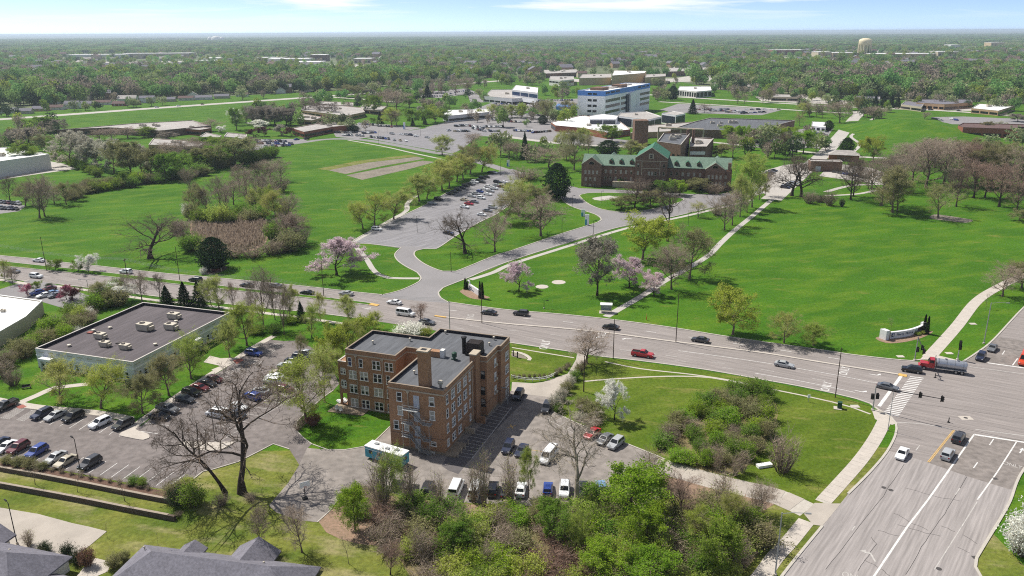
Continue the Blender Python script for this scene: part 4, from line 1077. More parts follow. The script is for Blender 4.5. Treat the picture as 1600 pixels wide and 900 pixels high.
# ---------------------------------------------------------------- white flat roof at the left edge
wr = [P(x, y, 4.0) for x, y in ((66, 470), (0, 461), (-70, 455), (-110, 520), (-40, 535), (0, 518), (40, 495))]
ww = thing('white_roof_building', 'low building with broad white flat roof at the left edge beside the road', 'building')
flat_block(ww, [(p.x, p.y) for p in wr], 0, 4.0, 'siding_tan', 'membrane_white', .25, 'white_trim')
c = P(5, 487, 3.8); rooftop_unit(ww, c.x, c.y, 3.75, .5)

# ---------------------------------------------------------------- houses at the lower left edge
def house_frame(a, b, z):
    p, q = P(*a, z), P(*b, z); ang = math.atan2(q.y - p.y, q.x - p.x); return p, ang, (q - p).length
p, ang, ln = house_frame((226, 851), (370, 869), .6)
HB = thing('house', 'grey shingled house with several hipped gables at the bottom edge', 'house', (p.x, p.y, 0), ang)
LL = (P(494, 897, .6) - p).length
mb = MB(); mb.box(.5, LL - .5, -10.5, -.5, -2.8, .55); mb.box(LL * .52, LL * .52 + 6, -6, 2.4, -2.8, .5); mb.build('wall', MATS['siding_tan'], HB)
mb = MB(); hip(mb, .5, LL - .5, -10.5, -.5, .6, 4.0); mb.build('roof', MATS['shingle_grey'], HB)
mb = MB(); gable(mb, LL * .52, LL * .52 + 6.4, -6, 2.0, .75, 2.7, 'y', .45); mb.build('roof', MATS['shingle_grey'], HB)
mb = MB(); gable(mb, LL * .23, LL * .23 + 3.6, -5, .4, .95, 2.0, 'y', .3); mb.build('roof', MATS['shingle_grey'], HB)
for x, y, z in ((2.5, -3.2, 2.3), (LL * .75, -3.4, 2.4)): vent_pipe(HB, x, y, z, .4, .1)
p, ang, ln = house_frame((115, 869), (22, 850), .6)
HA = thing('house', 'grey shingled house with pale siding at the lower left corner', 'house', (p.x, p.y, 0), ang)
mb = MB(); mb.box(.6, 24, .6, 11.5, -2.8, .55); mb.build('wall', MATS['siding_white'], HA)
mb = MB(); hip(mb, .6, 24, .6, 11.5, .6, 4.4); mb.build('roof', MATS['shingle_grey'], HA)
mb = MB(); gable(mb, 14, 22, -1.5, 6, .8, 2.9, 'y', .5); mb.build('roof', MATS['shingle_grey'], HA)
MB().box(14.3, 21.7, -1.2, .6, -2.8, .75).build('wall', MATS['siding_white'], HA)
mb = MB(); gable(mb, -2.6, .4, 3.4, 7.0, -.6, .4, 'x', .3); mb.build('porch_roof', MATS['shingle_grey'], HA)
for y in (3.6, 6.8): MB().box(-2.5, -2.25, y - .12, y + .12, -2.6, -.5).build('porch_post', MATS['white_trim'], HA)
win(HA, 18, -1.2, -1.0, 1.4, 1.3, '-y', 'double'); vent_pipe(HA, 8, 4, 2.6, .4, .1)

# ---------------------------------------------------------------- old hospital with green roofs
loc, rz = frame_at((37.87, 431.11), 76.0)
OH = thing('hospital_building', 'long dark brick hospital with pale green tiled roofs, dormers and central gable', 'building', loc, rz)
mb = MB(); mb.box(10, 66, 4, 22, -.5, 11.2); mb.box(28.6, 45.4, 1.0, 26, -.5, 16.0)
mb.box(0, 10.8, 0, 22.02, -.5, 11.8); mb.box(65.2, 75, .0, 22.04, -.5, 11.3); mb.box(75, 78.6, 2, 20, -.5, 10.6)
for x0, x1, y, ze, za in ((0, 10.8, .0, 11.8, 15.6), (65.2, 75, .0, 11.3, 14.6), (28.6, 45.4, 1.0, 16, 21.4)):
    mb.face([(x0, y, ze), (x1, y, ze), ((x0 + x1) / 2, y, za)])
mb.box(76.5, 78.2, 3, 5, 10.6, 14.5); mb.build('wall', MATS['brick_dark'], OH)
mb = MB(); gable(mb, 0, 78, 4, 22, 11.2, 15.6, 'x', .5); mb.build('roof', MATS['green_roof'], OH)
mb = MB(); gable(mb, 0, 10.8, .1, 13, 11.8, 15.6, 'y', .25); mb.build('roof', MATS['green_roof'], OH); mb = MB(); gable(mb, 65.2, 75, .1, 13, 11.3, 14.6, 'y', .25); mb.build('roof', MATS['green_roof'], OH)
mb = MB(); gable(mb, 28.6, 45.4, 1.1, 26, 16, 21.4, 'y', .2); mb.build('roof', MATS['green_roof_deep'], OH)
for x0, x1, y0, ze, za in ((10, 19, 24, 11.5, 15.5), (66, 76, 24, 11.5, 15)):
    mb = MB(); gable(mb, x0, x1, 16, y0, ze, za, 'y', .3); mb.build('roof', MATS['green_roof'], OH)
for x0, x1, y, ze, za, n in ((0, 10.8, .0, 11.8, 15.6, 0), (65.2, 75, 0, 11.3, 14.6, 0), (28.6, 45.4, 1, 16, 21.4, 0)):
    xm = (x0 + x1) / 2; mb = MB()
    for a, b in (((x0 - .2, ze), (xm, za + .3)), ((x1 + .2, ze), (xm, za + .3))): mb.tube((a[0], y - .15, a[1] + .1), (b[0], y - .15, b[1]), .22, .22, 4)
    mb.build('gable_coping', MATS['stone_trim'], OH)
for x in (15.2, 20.6, 26.2, 49.8, 55.7, 61.5):
    mb = MB(); mb.box(x - .95, x + .95, 5.2, 8, 11.6, 13.6); mb.face([(x - .95, 5.2, 13.6), (x + .95, 5.2, 13.6), (x, 5.2, 14.5)]); d = mb.build('dormer', MATS['brick_dark'], OH)
    mb = MB(); gable(mb, x - 1, x + 1, 5.2, 9, 13.55, 14.5, 'y', .15, .12); mb.build('dormer_roof', MATS['green_roof_deep'], d)
    MB().box(x - .55, x + .55, 5.12, 5.19, 12.1, 13.3).build('dormer_window', MATS['glass_dark'], d)
hr = random.Random(2)
gb = ['glass_blind', 'glass_blind', 'glass_dark']
for x0, n, dx, y, zs in ((2.2, 4, 2.1, 0, (7.9,)), (2.5, 3, 2.4, 0, (4.2, 1.0)), (12.6, 6, 2.75, 4, (8.0, 4.3)), (47.5, 6, 3.0, 4, (7.9, 4.2)), (67, 4, 2.0, 0, (7.6, 4.0)), (36, 3, 1.7, .85, (8.2,)), (30.2, 2, 13.5, 1, (12.4, 8.2, 4.4)), (75.6, 1, 1, 2, (7.5, 4))):
    for i in range(n):
        for z in zs: win(OH, x0 + i * dx, y, z, 1.15, 1.9 if z > 2 else 1.0, '-y', 'single', hr.choice(gb), 'stone_trim')
for z in (4, 8):
    for y in (5, 9, 13, 17): win(OH, 78.6, y, z, 1.2, 1.9, '+x', 'single', hr.choice(gb), 'stone_trim')
for x, y in ((5.4, -.03), (70.1, -.03)):
    n = 10; mb = MB(); c = 12.1; mb.face([(x + 1.5 * math.cos(math.pi * i / n), y - .03, c + 1.5 * math.sin(math.pi * i / n)) for i in range(n + 1)]); mb.build('arched_window', MATS['glass_dark'], OH)
    mb = MB()
    for i in range(n): mb.tube((x + 1.6 * math.cos(math.pi * i / n), y - .06, c + 1.6 * math.sin(math.pi * i / n)), (x + 1.6 * math.cos(math.pi * (i + 1) / n), y - .06, c + 1.6 * math.sin(math.pi * (i + 1) / n)), .12, .12, 4)
    mb.build('arch_trim', MATS['stone_trim'], OH)
mb = MB(); mb.box(32.0, 32.35, .9, 1, 7, 14.5); mb.box(41.5, 41.85, .9, 1, 7, 14.5); mb.box(28.6, 45.4, .9, 1, 14.5, 14.8); mb.box(32.4, 41.4, .9, 1, 10.6, 10.9); mb.box(35.6, 38.2, .88, 1, 15.9, 18.6); mb.build('stone_bands', MATS['stone_trim'], OH)
win(OH, 36.9, .86, 17.2, 1.4, 1.9, '-y', 'single', 'glass_dark', 'stone_trim')
mb = MB(); mb.box(17, 35, -.2, 3.9, 2.9, 3.3); mb.box(17, 35, -.2, .1, .2, 2.9)
for i in range(7): mb.box(17 + i * 2.9, 17.4 + i * 2.9, -.25, .15, 0, 2.9)
mb.build('entrance_porch', MATS['stone_trim'], OH)
# brick hospital wings behind
def block_px(label, pts, z, wall, roof, par=.5, name='building', cat='building', coping='coping', units=0, z0=0.0, zt=None):
    w = [P(x, y, z) for x, y in pts]; c = sum((p for p in w), Vector()) / len(w)
    root = thing(name, label, cat, (c.x, c.y, 0)); flat_block(root, [(p.x - c.x, p.y - c.y) for p in w], z0, z, wall, roof, par, coping, None, .35)
    u = random.Random(len(label))
    for i in range(units):
        t = [u.random() for _ in w]; s = sum(t); q = sum(((w[k] - c) * (t[k] / s) for k in range(len(w))), Vector()); rooftop_unit(root, q.x * .75, q.y * .75, z - par, u.uniform(.9, 1.8))
    return root, w, c
def band(root, a, b, z0, z1, mat='dark_panel', n=1, gap=.6, name='window', end=.6, proud=.08):
    """row of n panes along the wall between two plan points"""
    d = (b - a); d.z = 0; L_ = d.length; d.normalize(); nr = Vector((d.y, -d.x, 0)); c = root.location
    if nr.dot(Vector((0, -1, 0))) < 0 and abs(nr.y) > .05: nr = -nr
    w = (L_ - 2 * end - gap * (n - 1)) / n
    for i in range(n):
        s = end + i * (w + gap); p = a + d * s + nr * proud - c; q = a + d * (s + w) + nr * proud - c
        MB().face([(p.x, p.y, z0), (q.x, q.y, z0), (q.x, q.y, z1), (p.x, p.y, z1)]).build(name, MATS[mat], root)
r_, w, c = block_px('tall brick hospital wing with grey roof behind the green gabled building', [(1027, 221), (1037, 208), (1078, 209), (1064, 226)], 17, 'brick_dark', 'membrane', .6, units=3, name='hospital_wing')
band(r_, w[0], w[3], 9, 11, 'glass_dark', 5, 2.2); band(r_, w[0], w[3], 4, 6, 'glass_dark', 5, 2.2)
t_ = P(1016, 240); MB().box(t_.x - c.x - 5, t_.x - c.x + 5, t_.y - c.y + 42, t_.y - c.y + 52, 0, 18).build('stair_tower', MATS['brick_dark'], r_)
r_, w, c = block_px('lower brick hospital wing with gravel roof and two flues', [(1077, 229), (1104, 229), (1115, 216), (1080, 214)], 12, 'brick_dark', 'gravel_roof', .6, units=2, name='hospital_wing')
for x, y in ((1074, 222), (1083, 222)): q = P(x, y, 12) - c; MB().lathe([(.9, 8), (.9, 20), (.6, 20.2), (0, 20.2)], 10, (q.x, q.y, 0)).build('flue_stack', MATS['brick_dark'], r_)
band(r_, w[0], w[1], 7, 9, 'white_panel', 1)
r_, w, c = block_px('very wide low building with grey flat roof behind the old hospital', [(1048, 202), (1085, 190), (1110, 184), (1242, 188), (1180, 204)], 6.5, 'brick_dark', 'membrane', .5, units=5, name='hospital_annex')
r_, w, c = block_px('grey low roof linking hospital annex and tower', [(985, 208), (1010, 196), (1100, 189), (1048, 205)], 4.5, 'brick_tan', 'gravel_roof', .4, units=3, name='hospital_link')
mb = MB(); a, b = P(1028, 222) - c, P(1098, 226) - c
for k in range(3): q = a.lerp(b, k / 2); mb.box(q.x - .5, q.x + .5, q.y - .5, q.y + .5, 0, 11)
mb.tube((a.x, a.y, 11), (b.x, b.y, 11), .7, .7, 6); mb.build('pipe_bridge', MATS['stone_trim'], r_)

# ---------------------------------------------------------------- white hospital tower with the blue band
loc, rz = frame_at((87.48, 764.29), 62)
TW = thing('hospital_tower', 'six storey white hospital tower with blue band along the roof edge', 'building', loc, rz)
tp = [(-27.5, 0), (0, 0), (0, 130), (-27.5, 130)]
flat_block(TW, tp, 0, 27.2, 'white_panel', 'membrane_white', .8, 'blue_panel', None, .5)
ring(MB(), tp, -.12, .02, 22.6, 27.15).build('blue_band', MATS['blue_panel'], TW)
for z in (3.2, 7.6, 12.6, 17.6):
    for x in (-15.2, -10.0): win(TW, x, 0, z + .9, 4.2, 2.2, '-y', 'strip', 'glass_dark', 'white_panel')
for x in (-15.2, -10.0): win(TW, x, -.13, 24.4, 4.2, 1.6, '-y', 'strip', 'glass_dark', 'blue_panel')
for z in (6.5, 11.8, 17.0):
    for y, w_ in ((21, 38), (50, 14), (83, 12), (114, 30)): win(TW, 0, y, z + .9, w_, 2.7, '+x', 'strip', 'glass_dark', 'white_panel')
for y, w_ in ((7, 10), (20, 11), (33, 11), (96, 9), (109, 9), (122, 9)): win(TW, .13, y, 25.3, w_, 1.6, '+x', 'strip', 'glass_dark', 'blue_panel')
MB().box(-.2, 1.4, 57, 63, 0, 20.5).build('glazed_shaft', MATS['dark_panel'], TW)
mb = MB(); mb.box(-.2, 3.0, 63.2, 80, 0, 21.5); mb.prism([(0, 63.2), (3, 63.2), (3, 80), (0, 80)], 21.5, 22.0); mb.build('stair_bay', MATS['white_panel'], TW)
for x, y, a, b, h in ((-16, 26, 6, 9, 3.4), (-15, 55, 4, 8, 1.2), (-13, 72, 5, 9, 3.6), (-18, 105, 4, 7, 1.2)): MB().box(x - a, x + a, y - b, y + b, 26.4, 26.6 + h * .7).build('plant_room', MATS['brick_dark' if h > 2.5 else 'gravel_roof'], TW)
r_, w, c = block_px('white roofed low hospital podium in front of the tower', [(861, 191), (908, 180), (965, 187), (985, 202), (948, 207), (912, 200), (868, 196)], 5, 'brick_red', 'membrane_white', .4, 'hospital_podium', units=1); band(r_, w[0], w[6], .5, 3.5, 'dark_panel', 2); band(r_, w[6], w[5], .5, 3.5, 'brick_red', 3); band(r_, w[4], w[3], 1, 4, 'dark_panel', 2)
r_, w, c = block_px('white trimmed pavilion with dark glazed walls left of the grey hospital block', [(921, 186), (963, 186), (966, 181), (940, 178), (921, 181)], 9, 'white_panel', 'membrane_white', .3, 'hospital_pavilion'); band(r_, w[0], w[1], 4.8, 8, 'dark_panel', 2)
r_, w, c = block_px('grey roofed hospital block with tall dark panels', [(965, 181), (1012, 187), (1034, 182), (1010, 174), (970, 176)], 9, 'white_panel', 'gravel_roof', .4, 'hospital_block', units=1); band(r_, w[0], w[1], 1, 7.6, 'dark_panel', 2, 1.0); band(r_, w[1], w[2], 1, 7.6, 'dark_panel', 2, 1.0)
r_, w, c = block_px('smaller dark panelled hospital block right of the grey one', [(1034, 177), (1056, 180), (1071, 177), (1050, 173)], 9, 'white_panel', 'gravel_roof', .4, 'hospital_block'); band(r_, w[0], w[1], 1, 7.6, 'dark_panel', 1); band(r_, w[1], w[2], 1, 7.6, 'dark_panel', 1)
r_, w, c = block_px('blue roofed canopy left of the white tower', [(868, 166), (902, 168), (902, 163), (872, 162)], 4, 'blue_panel', 'blue_panel', .05, 'blue_canopy', 'canopy', 'blue_panel')

# ---------------------------------------------------------------- other far buildings
def far(label, pts, z, wall='brick_red', roof='gravel_roof', wn=0, units=1, name='building', coping='coping', glass='glass_dark', zw=(1.0, 3.0), par=.4, rows=1, gap=1.5):
    r_, w, c = block_px(label, pts, z, wall, roof, par, name, 'building', coping, units)
    for k in range(rows):
        if wn: band(r_, w[0], w[1], zw[0] + k * 3.4, zw[1] + k * 3.4, glass, wn, gap)
        if wn and abs(w[2].x - w[1].x) > 3: band(r_, w[1], w[2], zw[0] + k * 3.4, zw[1] + k * 3.4, glass, max(1, wn // 2), gap)
    return r_
far('large white warehouse with flat roof at the far left', [(-70, 267), (0, 252), (77, 241), (50, 236), (11, 230), (-70, 236)], 9.2, 'siding_white', 'membrane_white', 0, 2, 'warehouse', 'white_trim')
far('long low brown brick building below the green highway strip', [(88, 203), (170, 199), (250, 204), (330, 196), (300, 188), (205, 193)], 5.5, 'brick_dark', 'gravel_roof', 4, 4, 'long_building')
far('small flat roofed brick building left of the long low building', [(268, 199), (312, 203), (330, 200), (290, 194)], 5, 'brick_red', 'gravel_roof', 2, 1)
far('tan flat roofed building among trees below the long brown building', [(232, 226), (310, 229), (322, 222), (240, 216)], 4.5, 'brick_tan', 'gravel_roof', 3, 2)
far('low house with pale gravel roof beside the white blossom trees', [(312, 213), (338, 217), (346, 212), (322, 207)], 4.5, 'siding_tan', 'gravel_roof', 1, 0); far('second low house with pale gravel roof by the parking lot', [(350, 213), (384, 217), (386, 210), (355, 207)], 4.5, 'siding_tan', 'gravel_roof', 1, 0)
far('orange brick clinic with white rooftop unit beside the far car park', [(456, 200), (475, 206), (520, 198), (552, 195), (540, 190), (500, 192)], 5, 'brick_red', 'gravel_roof', 3, 1)
far('pale brick building with roof gear behind the orange clinic', [(464, 186), (487, 188), (505, 183), (470, 177)], 5, 'brick_tan', 'gravel_roof', 2, 3)
far('long low school building with bare trees in front', [(470, 172), (540, 181), (570, 175), (565, 168), (500, 162), (475, 165)], 5, 'brick_tan', 'gravel_roof', 6, 3); far('low school wing with blue sided end', [(490, 163), (552, 165), (552, 160), (500, 158)], 5, 'brick_tan', 'gravel_roof', 4, 1); MB()
far('low flat school wing behind playground', [(560, 170), (595, 173), (604, 166), (570, 162)], 4.5, 'brick_tan', 'gravel_roof', 2, 1)
far('long white low medical building beyond the far car park', [(692, 178), (700, 181), (764, 175), (764, 170), (692, 172)], 6, 'grey_panel', 'membrane_white', 3, 1)
far('white clinic with stepped roofs far behind the car parks', [(756, 150), (800, 154), (834, 152), (834, 140), (768, 140)], 7, 'grey_panel', 'gravel_roof', 5, 1); far('upper storey of white stepped clinic', [(800, 140), (840, 145), (841, 137), (806, 133)], 15, 'grey_panel', 'membrane_white', 3, 1, glass='glass_blue', zw=(9, 13)); far('white cubic annex in front of stepped clinic', [(805, 151), (835, 155), (836, 149), (806, 145)], 7.5, 'white_panel', 'membrane_white', 1, 0)
far('white two storey office far behind tower, left of the tan mall', [(858, 124), (877, 126), (897, 124), (896, 119), (860, 119)], 9, 'siding_white', 'gravel_roof', 4, 3, zw=(4.5, 7))
far('tan windowless department store behind the tower', [(956, 118), (1007, 114), (1010, 111), (960, 110)], 15, 'tan_mall', 'membrane_white', 0, 2, 'store'); far('lower tan store left of the department store', [(905, 122), (955, 121), (955, 115), (910, 116)], 11, 'tan_mall', 'gravel_roof', 0, 2, 'store'); far('tan store to the right of the department store', [(1008, 121), (1040, 119), (1040, 115), (1010, 116)], 12, 'tan_mall', 'gravel_roof', 0, 1, 'store')
far('dark roofed shops far left of the tan store', [(850, 115), (905, 113), (900, 108), (850, 109)], 8, 'brick_dark', 'gravel_roof', 5, 2, 'store'); far('far row of grey roofed apartments right of the tan store', [(1040, 112), (1110, 110), (1108, 105), (1045, 106)], 9, 'brick_dark', 'gravel_roof', 6, 0)
far('white colonnaded bank building beyond the highway strip', [(1059, 140), (1088, 143), (1112, 141), (1110, 135), (1062, 135)], 8, 'siding_white', 'membrane_white', 8, 1, 'bank', zw=(1, 6.5))
far('brown brick apartment block with car park at the right edge', [(1497, 196), (1505, 199), (1600, 202), (1660, 205), (1660, 196), (1505, 192)], 7, 'brick_red', 'shingle_brown', 6, 0, 'apartment_block', 'shingle_brown'); far('brown roofed apartment wing projecting at the right edge', [(1585, 206), (1640, 212), (1640, 200), (1590, 198)], 7, 'brick_red', 'shingle_brown', 2, 0, 'apartment_block', 'shingle_brown')
far('grey green roofed school across the highway at right', [(1432, 160), (1476, 163), (1520, 160), (1516, 155), (1440, 155)], 6, 'brick_tan', 'shingle_grey', 5, 0, 'school_building', 'shingle_grey'); far('white roofed low store beside the grey roofed school', [(1518, 169), (1560, 173), (1586, 165), (1530, 162)], 5, 'brick_tan', 'membrane_white', 3, 1, 'store')
far('white modular shed beside the hospital road', [(1268, 197), (1290, 199), (1292, 191), (1269, 190)], 4, 'white_panel', 'white_panel', 3, 0, 'shed')
for i, q in enumerate(([(1408, 163), (1440, 167), (1445, 160), (1415, 158)], [(1205, 151), (1255, 152), (1255, 148), (1210, 147)], [(1335, 153), (1375, 155), (1375, 151), (1340, 150)], [(655, 140), (672, 141), (672, 137), (658, 137)])):
    far(['tan gabled hall left of the grey roofed school', 'low pale roofed shop behind the right hand highway strip', 'long grey roofed house row among trees at right', 'small tan house beside the far left car park'][i], q, 5, 'siding_tan', 'shingle_grey' if i != 1 else 'gravel_roof', 2, 0)
# red roofed garage and brown brick wall near the hospital road
c_ = P(1318, 252); ga = thing('garage', 'brown brick garage with pale hipped roof beside the hospital road', 'garage', (c_.x, c_.y, 0), R(-20))
MB().box(-9, 9, 0, 9, 0, 4).build('wall', MATS['brick_red'], ga); mb = MB(); hip(mb, -9, 9, 0, 9, 4.0, 6.6); mb.build('roof', MATS['gravel_roof'], ga); MB().box(-4, 4, -.08, 0, 0, 3).build('garage_door', MATS['brick_dark'], ga)
c_ = P(1290, 268); gb_ = thing('brick_shed', 'flat brown brick equipment shed below the garage', 'shed', (c_.x, c_.y, 0), R(-10)); flat_block(gb_, [(-9, 0), (9, 0), (9, 8), (-9, 8)], 0, 6, 'brick_dark', 'gravel_roof', .4); MB().box(-6, -3, -.08, 0, 0, 3).build('door', MATS['door_grey'], gb_)
# water tower
b_ = P(1349.5, 88); hh = 56.0; wt = thing('water_tower', 'cream water tower on many columns above the far trees', 'water tower', (b_.x, b_.y, 0))
pmat('cream_paint', srgb(222, 208, 172), 0.6, 0.03, 0.1)
rt = 20.0
MB().lathe([(rt * .9, hh * .60), (rt, hh * .66), (rt, hh * .84), (rt * .93, hh * .91), (rt * .75, hh * .96), (rt * .4, hh * .99), (0, hh)], 28).build('tank', MATS['cream_paint'], wt, True)
for i in range(12):
    a = 2 * math.pi * i / 12; MB().tube((rt * .96 * math.cos(a), rt * .96 * math.sin(a), 0), (rt * .96 * math.cos(a), rt * .96 * math.sin(a), hh * .66), 1.7, 1.7, 8).build('column', MATS['cream_paint'], wt)
MB().lathe([(5, 0), (5, hh * .62)], 14).build('riser', MATS['cream_paint'], wt)
# houses along the far left street and behind
hn = 0
HR = random.Random(11)
def small_house(x, y, w, d, rz_, wall, roof, label, storey=1):
    p = P(x, y); r_ = thing('house', label, 'house', (p.x, p.y, 0), rz_, 'houses along the far street'); h = 3.0 * storey
    mb = MB(); mb.box(-w / 2, w / 2, 0, d, 0, h); mb.face([(-w / 2, 0, h), (-w / 2, d / 2, h + 2.4), (-w / 2, d, h)]); mb.face([(w / 2, 0, h), (w / 2, d, h), (w / 2, d / 2, h + 2.4)]); mb.build('wall', MATS[wall], r_)
    mb = MB(); gable(mb, -w / 2, w / 2, 0, d, h, h + 2.4, 'x', .5, .15); mb.build('roof', MATS[roof], r_)
    for k in (-.3, .05, .35): win(r_, w * k, 0, 1.6, 1.5, 1.3, '-y', 'double')
    return r_
hx = [(12, 177, 'siding_white', 'shingle_grey'), (35, 178, 'siding_tan', 'shingle_grey'), (62, 174, 'brick_tan', 'shingle_grey'), (84, 172, 'siding_white', 'shingle_brown'), (112, 170, 'siding_white', 'shingle_grey'), (132, 166, 'siding_tan', 'shingle_grey'), (160, 164, 'siding_white', 'shingle_brown'), (185, 166, 'brick_red', 'shingle_brown'), (206, 164, 'brick_tan', 'shingle_brown'), (230, 161, 'grey_panel', 'shingle_grey'), (262, 159, 'siding_tan', 'shingle_grey'), (290, 157, 'siding_white', 'shingle_brown'), (318, 156, 'siding_white', 'shingle_grey'), (346, 154, 'siding_tan', 'shingle_grey'), (378, 151, 'siding_white', 'shingle_brown')]
words = ['first', 'second', 'third', 'fourth', 'fifth', 'sixth', 'seventh', 'eighth', 'ninth', 'tenth', 'eleventh', 'twelfth', 'thirteenth', 'fourteenth', 'fifteenth', 'sixteenth', 'seventeenth', 'eighteenth', 'nineteenth', 'twentieth']
for i, (x, y, wl, rf) in enumerate(hx): small_house(x, y, HR.uniform(14, 20), HR.uniform(9, 11), R(HR.uniform(4, 16)), wl, rf, f'small gabled house, {words[i]} from the left along the far highway', 2 if i in (4, 9) else 1)
hx2 = [(1448, 106 + 58, 'siding_tan', 'shingle_grey'), (1560, 152, 'siding_white', 'shingle_grey'), (1590, 158, 'siding_tan', 'shingle_grey'), (1530, 151, 'siding_white', 'shingle_brown'), (1490, 150, 'siding_tan', 'shingle_grey'), (1310, 143, 'siding_white', 'shingle_grey'), (1285, 138, 'siding_white', 'shingle_grey')]
for i, (x, y, wl, rf) in enumerate(hx2): small_house(x, y, HR.uniform(15, 22), 10, R(HR.uniform(-20, 10)), wl, rf, f'small gabled house among trees at right, {words[i]} of the scattered ones')
# far white sheds and malls on the skyline
def far_shed(label, x0, x1, y, h, wall, d=60, name='far_building'):
    a, b = P(x0, y), P(x1, y); r_ = thing(name, label, 'building', ((a.x + b.x) / 2, a.y, 0)); w_ = b.x - a.x
    MB().box(-w_ / 2, w_ / 2, 0, d, 0, h).build('wall', MATS[wall], r_)
    MB().box(-w_ / 2 - .5, w_ / 2 + .5, -.5, d + .5, h, h + .8).build('roof', MATS['membrane_white'], r_)
    for k in range(4): MB().box(-w_ / 2 + w_ * (k + .25) / 4, -w_ / 2 + w_ * (k + .6) / 4, -.3, -.05, 2, h * .6).build('window', MATS['glass_dark'], r_)
for a in (('long white roofed factory far left above the trees', 105, 188, 93, 15, 'siding_white'), ('white roofed factory right of the long one', 192, 290, 92, 17, 'siding_tan'), ('small white roof right of the far factories', 318, 342, 98, 12, 'siding_white'), ('far pale warehouse in the left distance', 305, 335, 101, 10, 'siding_tan'),
          ('far tan shopping block left of centre', 400, 440, 97, 12, 'tan_mall'), ('far white roofed shopping hall left of centre', 418, 480, 100, 13, 'siding_white'), ('dark brick hall among the far shops', 485, 508, 96, 18, 'brick_dark'), ('far white shed below the dark brick hall', 460, 500, 105, 12, 'siding_white'), ('far pale shed right of the shops', 553, 580, 99, 12, 'siding_tan'),
          ('long low far mall right of water tower', 1365, 1470, 91, 12, 'tan_mall'), ('far mall left of the water tower', 1300, 1340, 90, 14, 'tan_mall'), ('far grey roofs at right beyond the mall', 1465, 1500, 88, 14, 'siding_tan'), ('red brown far store left of the water tower', 1208, 1262, 86, 16, 'brick_red'), ('far pale store below water tower', 1278, 1300, 90, 16, 'siding_tan'),
          ('tiny white tank farm on left skyline', 220, 280, 61, 22, 'siding_white'), ('far white office on right', 1485, 1502, 77, 18, 'siding_white'), ('far office block on right skyline', 1548, 1572, 74, 22, 'tan_mall')): far_shed(*a)
p = P(338, 64); dm = thing('storage_dome', 'white storage dome far on the left skyline', 'dome', (p.x, p.y, 0)); w_ = 9 * mpp(64)
MB().lathe([(w_, 0), (w_, w_ * .35), (w_ * .86, w_ * .7), (w_ * .5, w_ * .95), (0, w_ * 1.02)], 20).build('shell', MATS['siding_white'], dm, True)
for i in (-1.3, 1.25): MB().lathe([(w_ * .5, 0), (w_ * .5, w_ * .5), (w_ * .3, w_ * .8), (0, w_ * .85)], 16, (w_ * i, 0, 0)).build('side_shell', MATS['siding_white'], dm, True)
# ================================================================ plants
pmat('bark', srgb(112, 97, 84), 0.95, 0.2, 1.5, coord='obj')
pmat('bark_dark', srgb(66, 56, 48), 0.95, 0.2, 1.5, coord='obj')
pmat('bark_pale', srgb(178, 168, 150), 0.9, 0.25, 0.9, coord='obj', col2=srgb(120, 108, 92))
pmat('twig', srgb(158, 142, 126), 0.95, 0.12, 1.5, coord='obj', rand=0.15)
pmat('twig_dark', srgb(108, 94, 82), 0.95, 0.12, 1.5, coord='obj', rand=0.12)
pmat('twig_red', srgb(146, 122, 108), 0.95, 0.12, 1.5, coord='obj', rand=0.12)
leafmat('leaf_bud', (0.270, 0.310, 0.065), (0.420, 0.440, 0.140), 0.45)
leafmat('leaf_lime', (0.240, 0.320, 0.050), (0.390, 0.450, 0.100), 0.45)
leafmat('leaf_yellow', (0.235, 0.300, 0.035), (0.365, 0.420, 0.075), 0.4, 0.08, 0.004)
leafmat('leaf_green', (0.100, 0.190, 0.024), (0.215, 0.320, 0.050), 0.42)
leafmat('leaf_bright', (0.150, 0.270, 0.022), (0.300, 0.430, 0.045), 0.45)
leafmat('leaf_olive', (0.175, 0.185, 0.070), (0.300, 0.290, 0.140), 0.35)
leafmat('leaf_grey', (0.350, 0.335, 0.260), (0.520, 0.500, 0.410), 0.3)
leafmat('leaf_brown', (0.185, 0.168, 0.132), (0.300, 0.272, 0.222), 0.25)
leafmat('leaf_russet', (0.170, 0.085, 0.060), (0.260, 0.140, 0.100), 0.25)
leafmat('needle', (0.016, 0.034, 0.014), (0.040, 0.066, 0.026), 0.1)
leafmat('needle_black', (0.012, 0.018, 0.010), (0.022, 0.032, 0.016), 0.1)
leafmat('petal_white', (0.62, 0.62, 0.54), (0.80, 0.80, 0.74), 0.3, 0.06, 0.0)
leafmat('petal_pink', (0.50, 0.38, 0.41), (0.67, 0.56, 0.58), 0.3, 0.06, 0.01)
leafmat('petal_magenta', (0.34, 0.10, 0.16), (0.48, 0.20, 0.26), 0.3, 0.08, 0.01)
leafmat('leaf_plum', (0.085, 0.028, 0.032), (0.140, 0.055, 0.055), 0.25, 0.1)
leafmat('reed', (0.29, 0.22, 0.16), (0.42, 0.34, 0.27), 0.3)

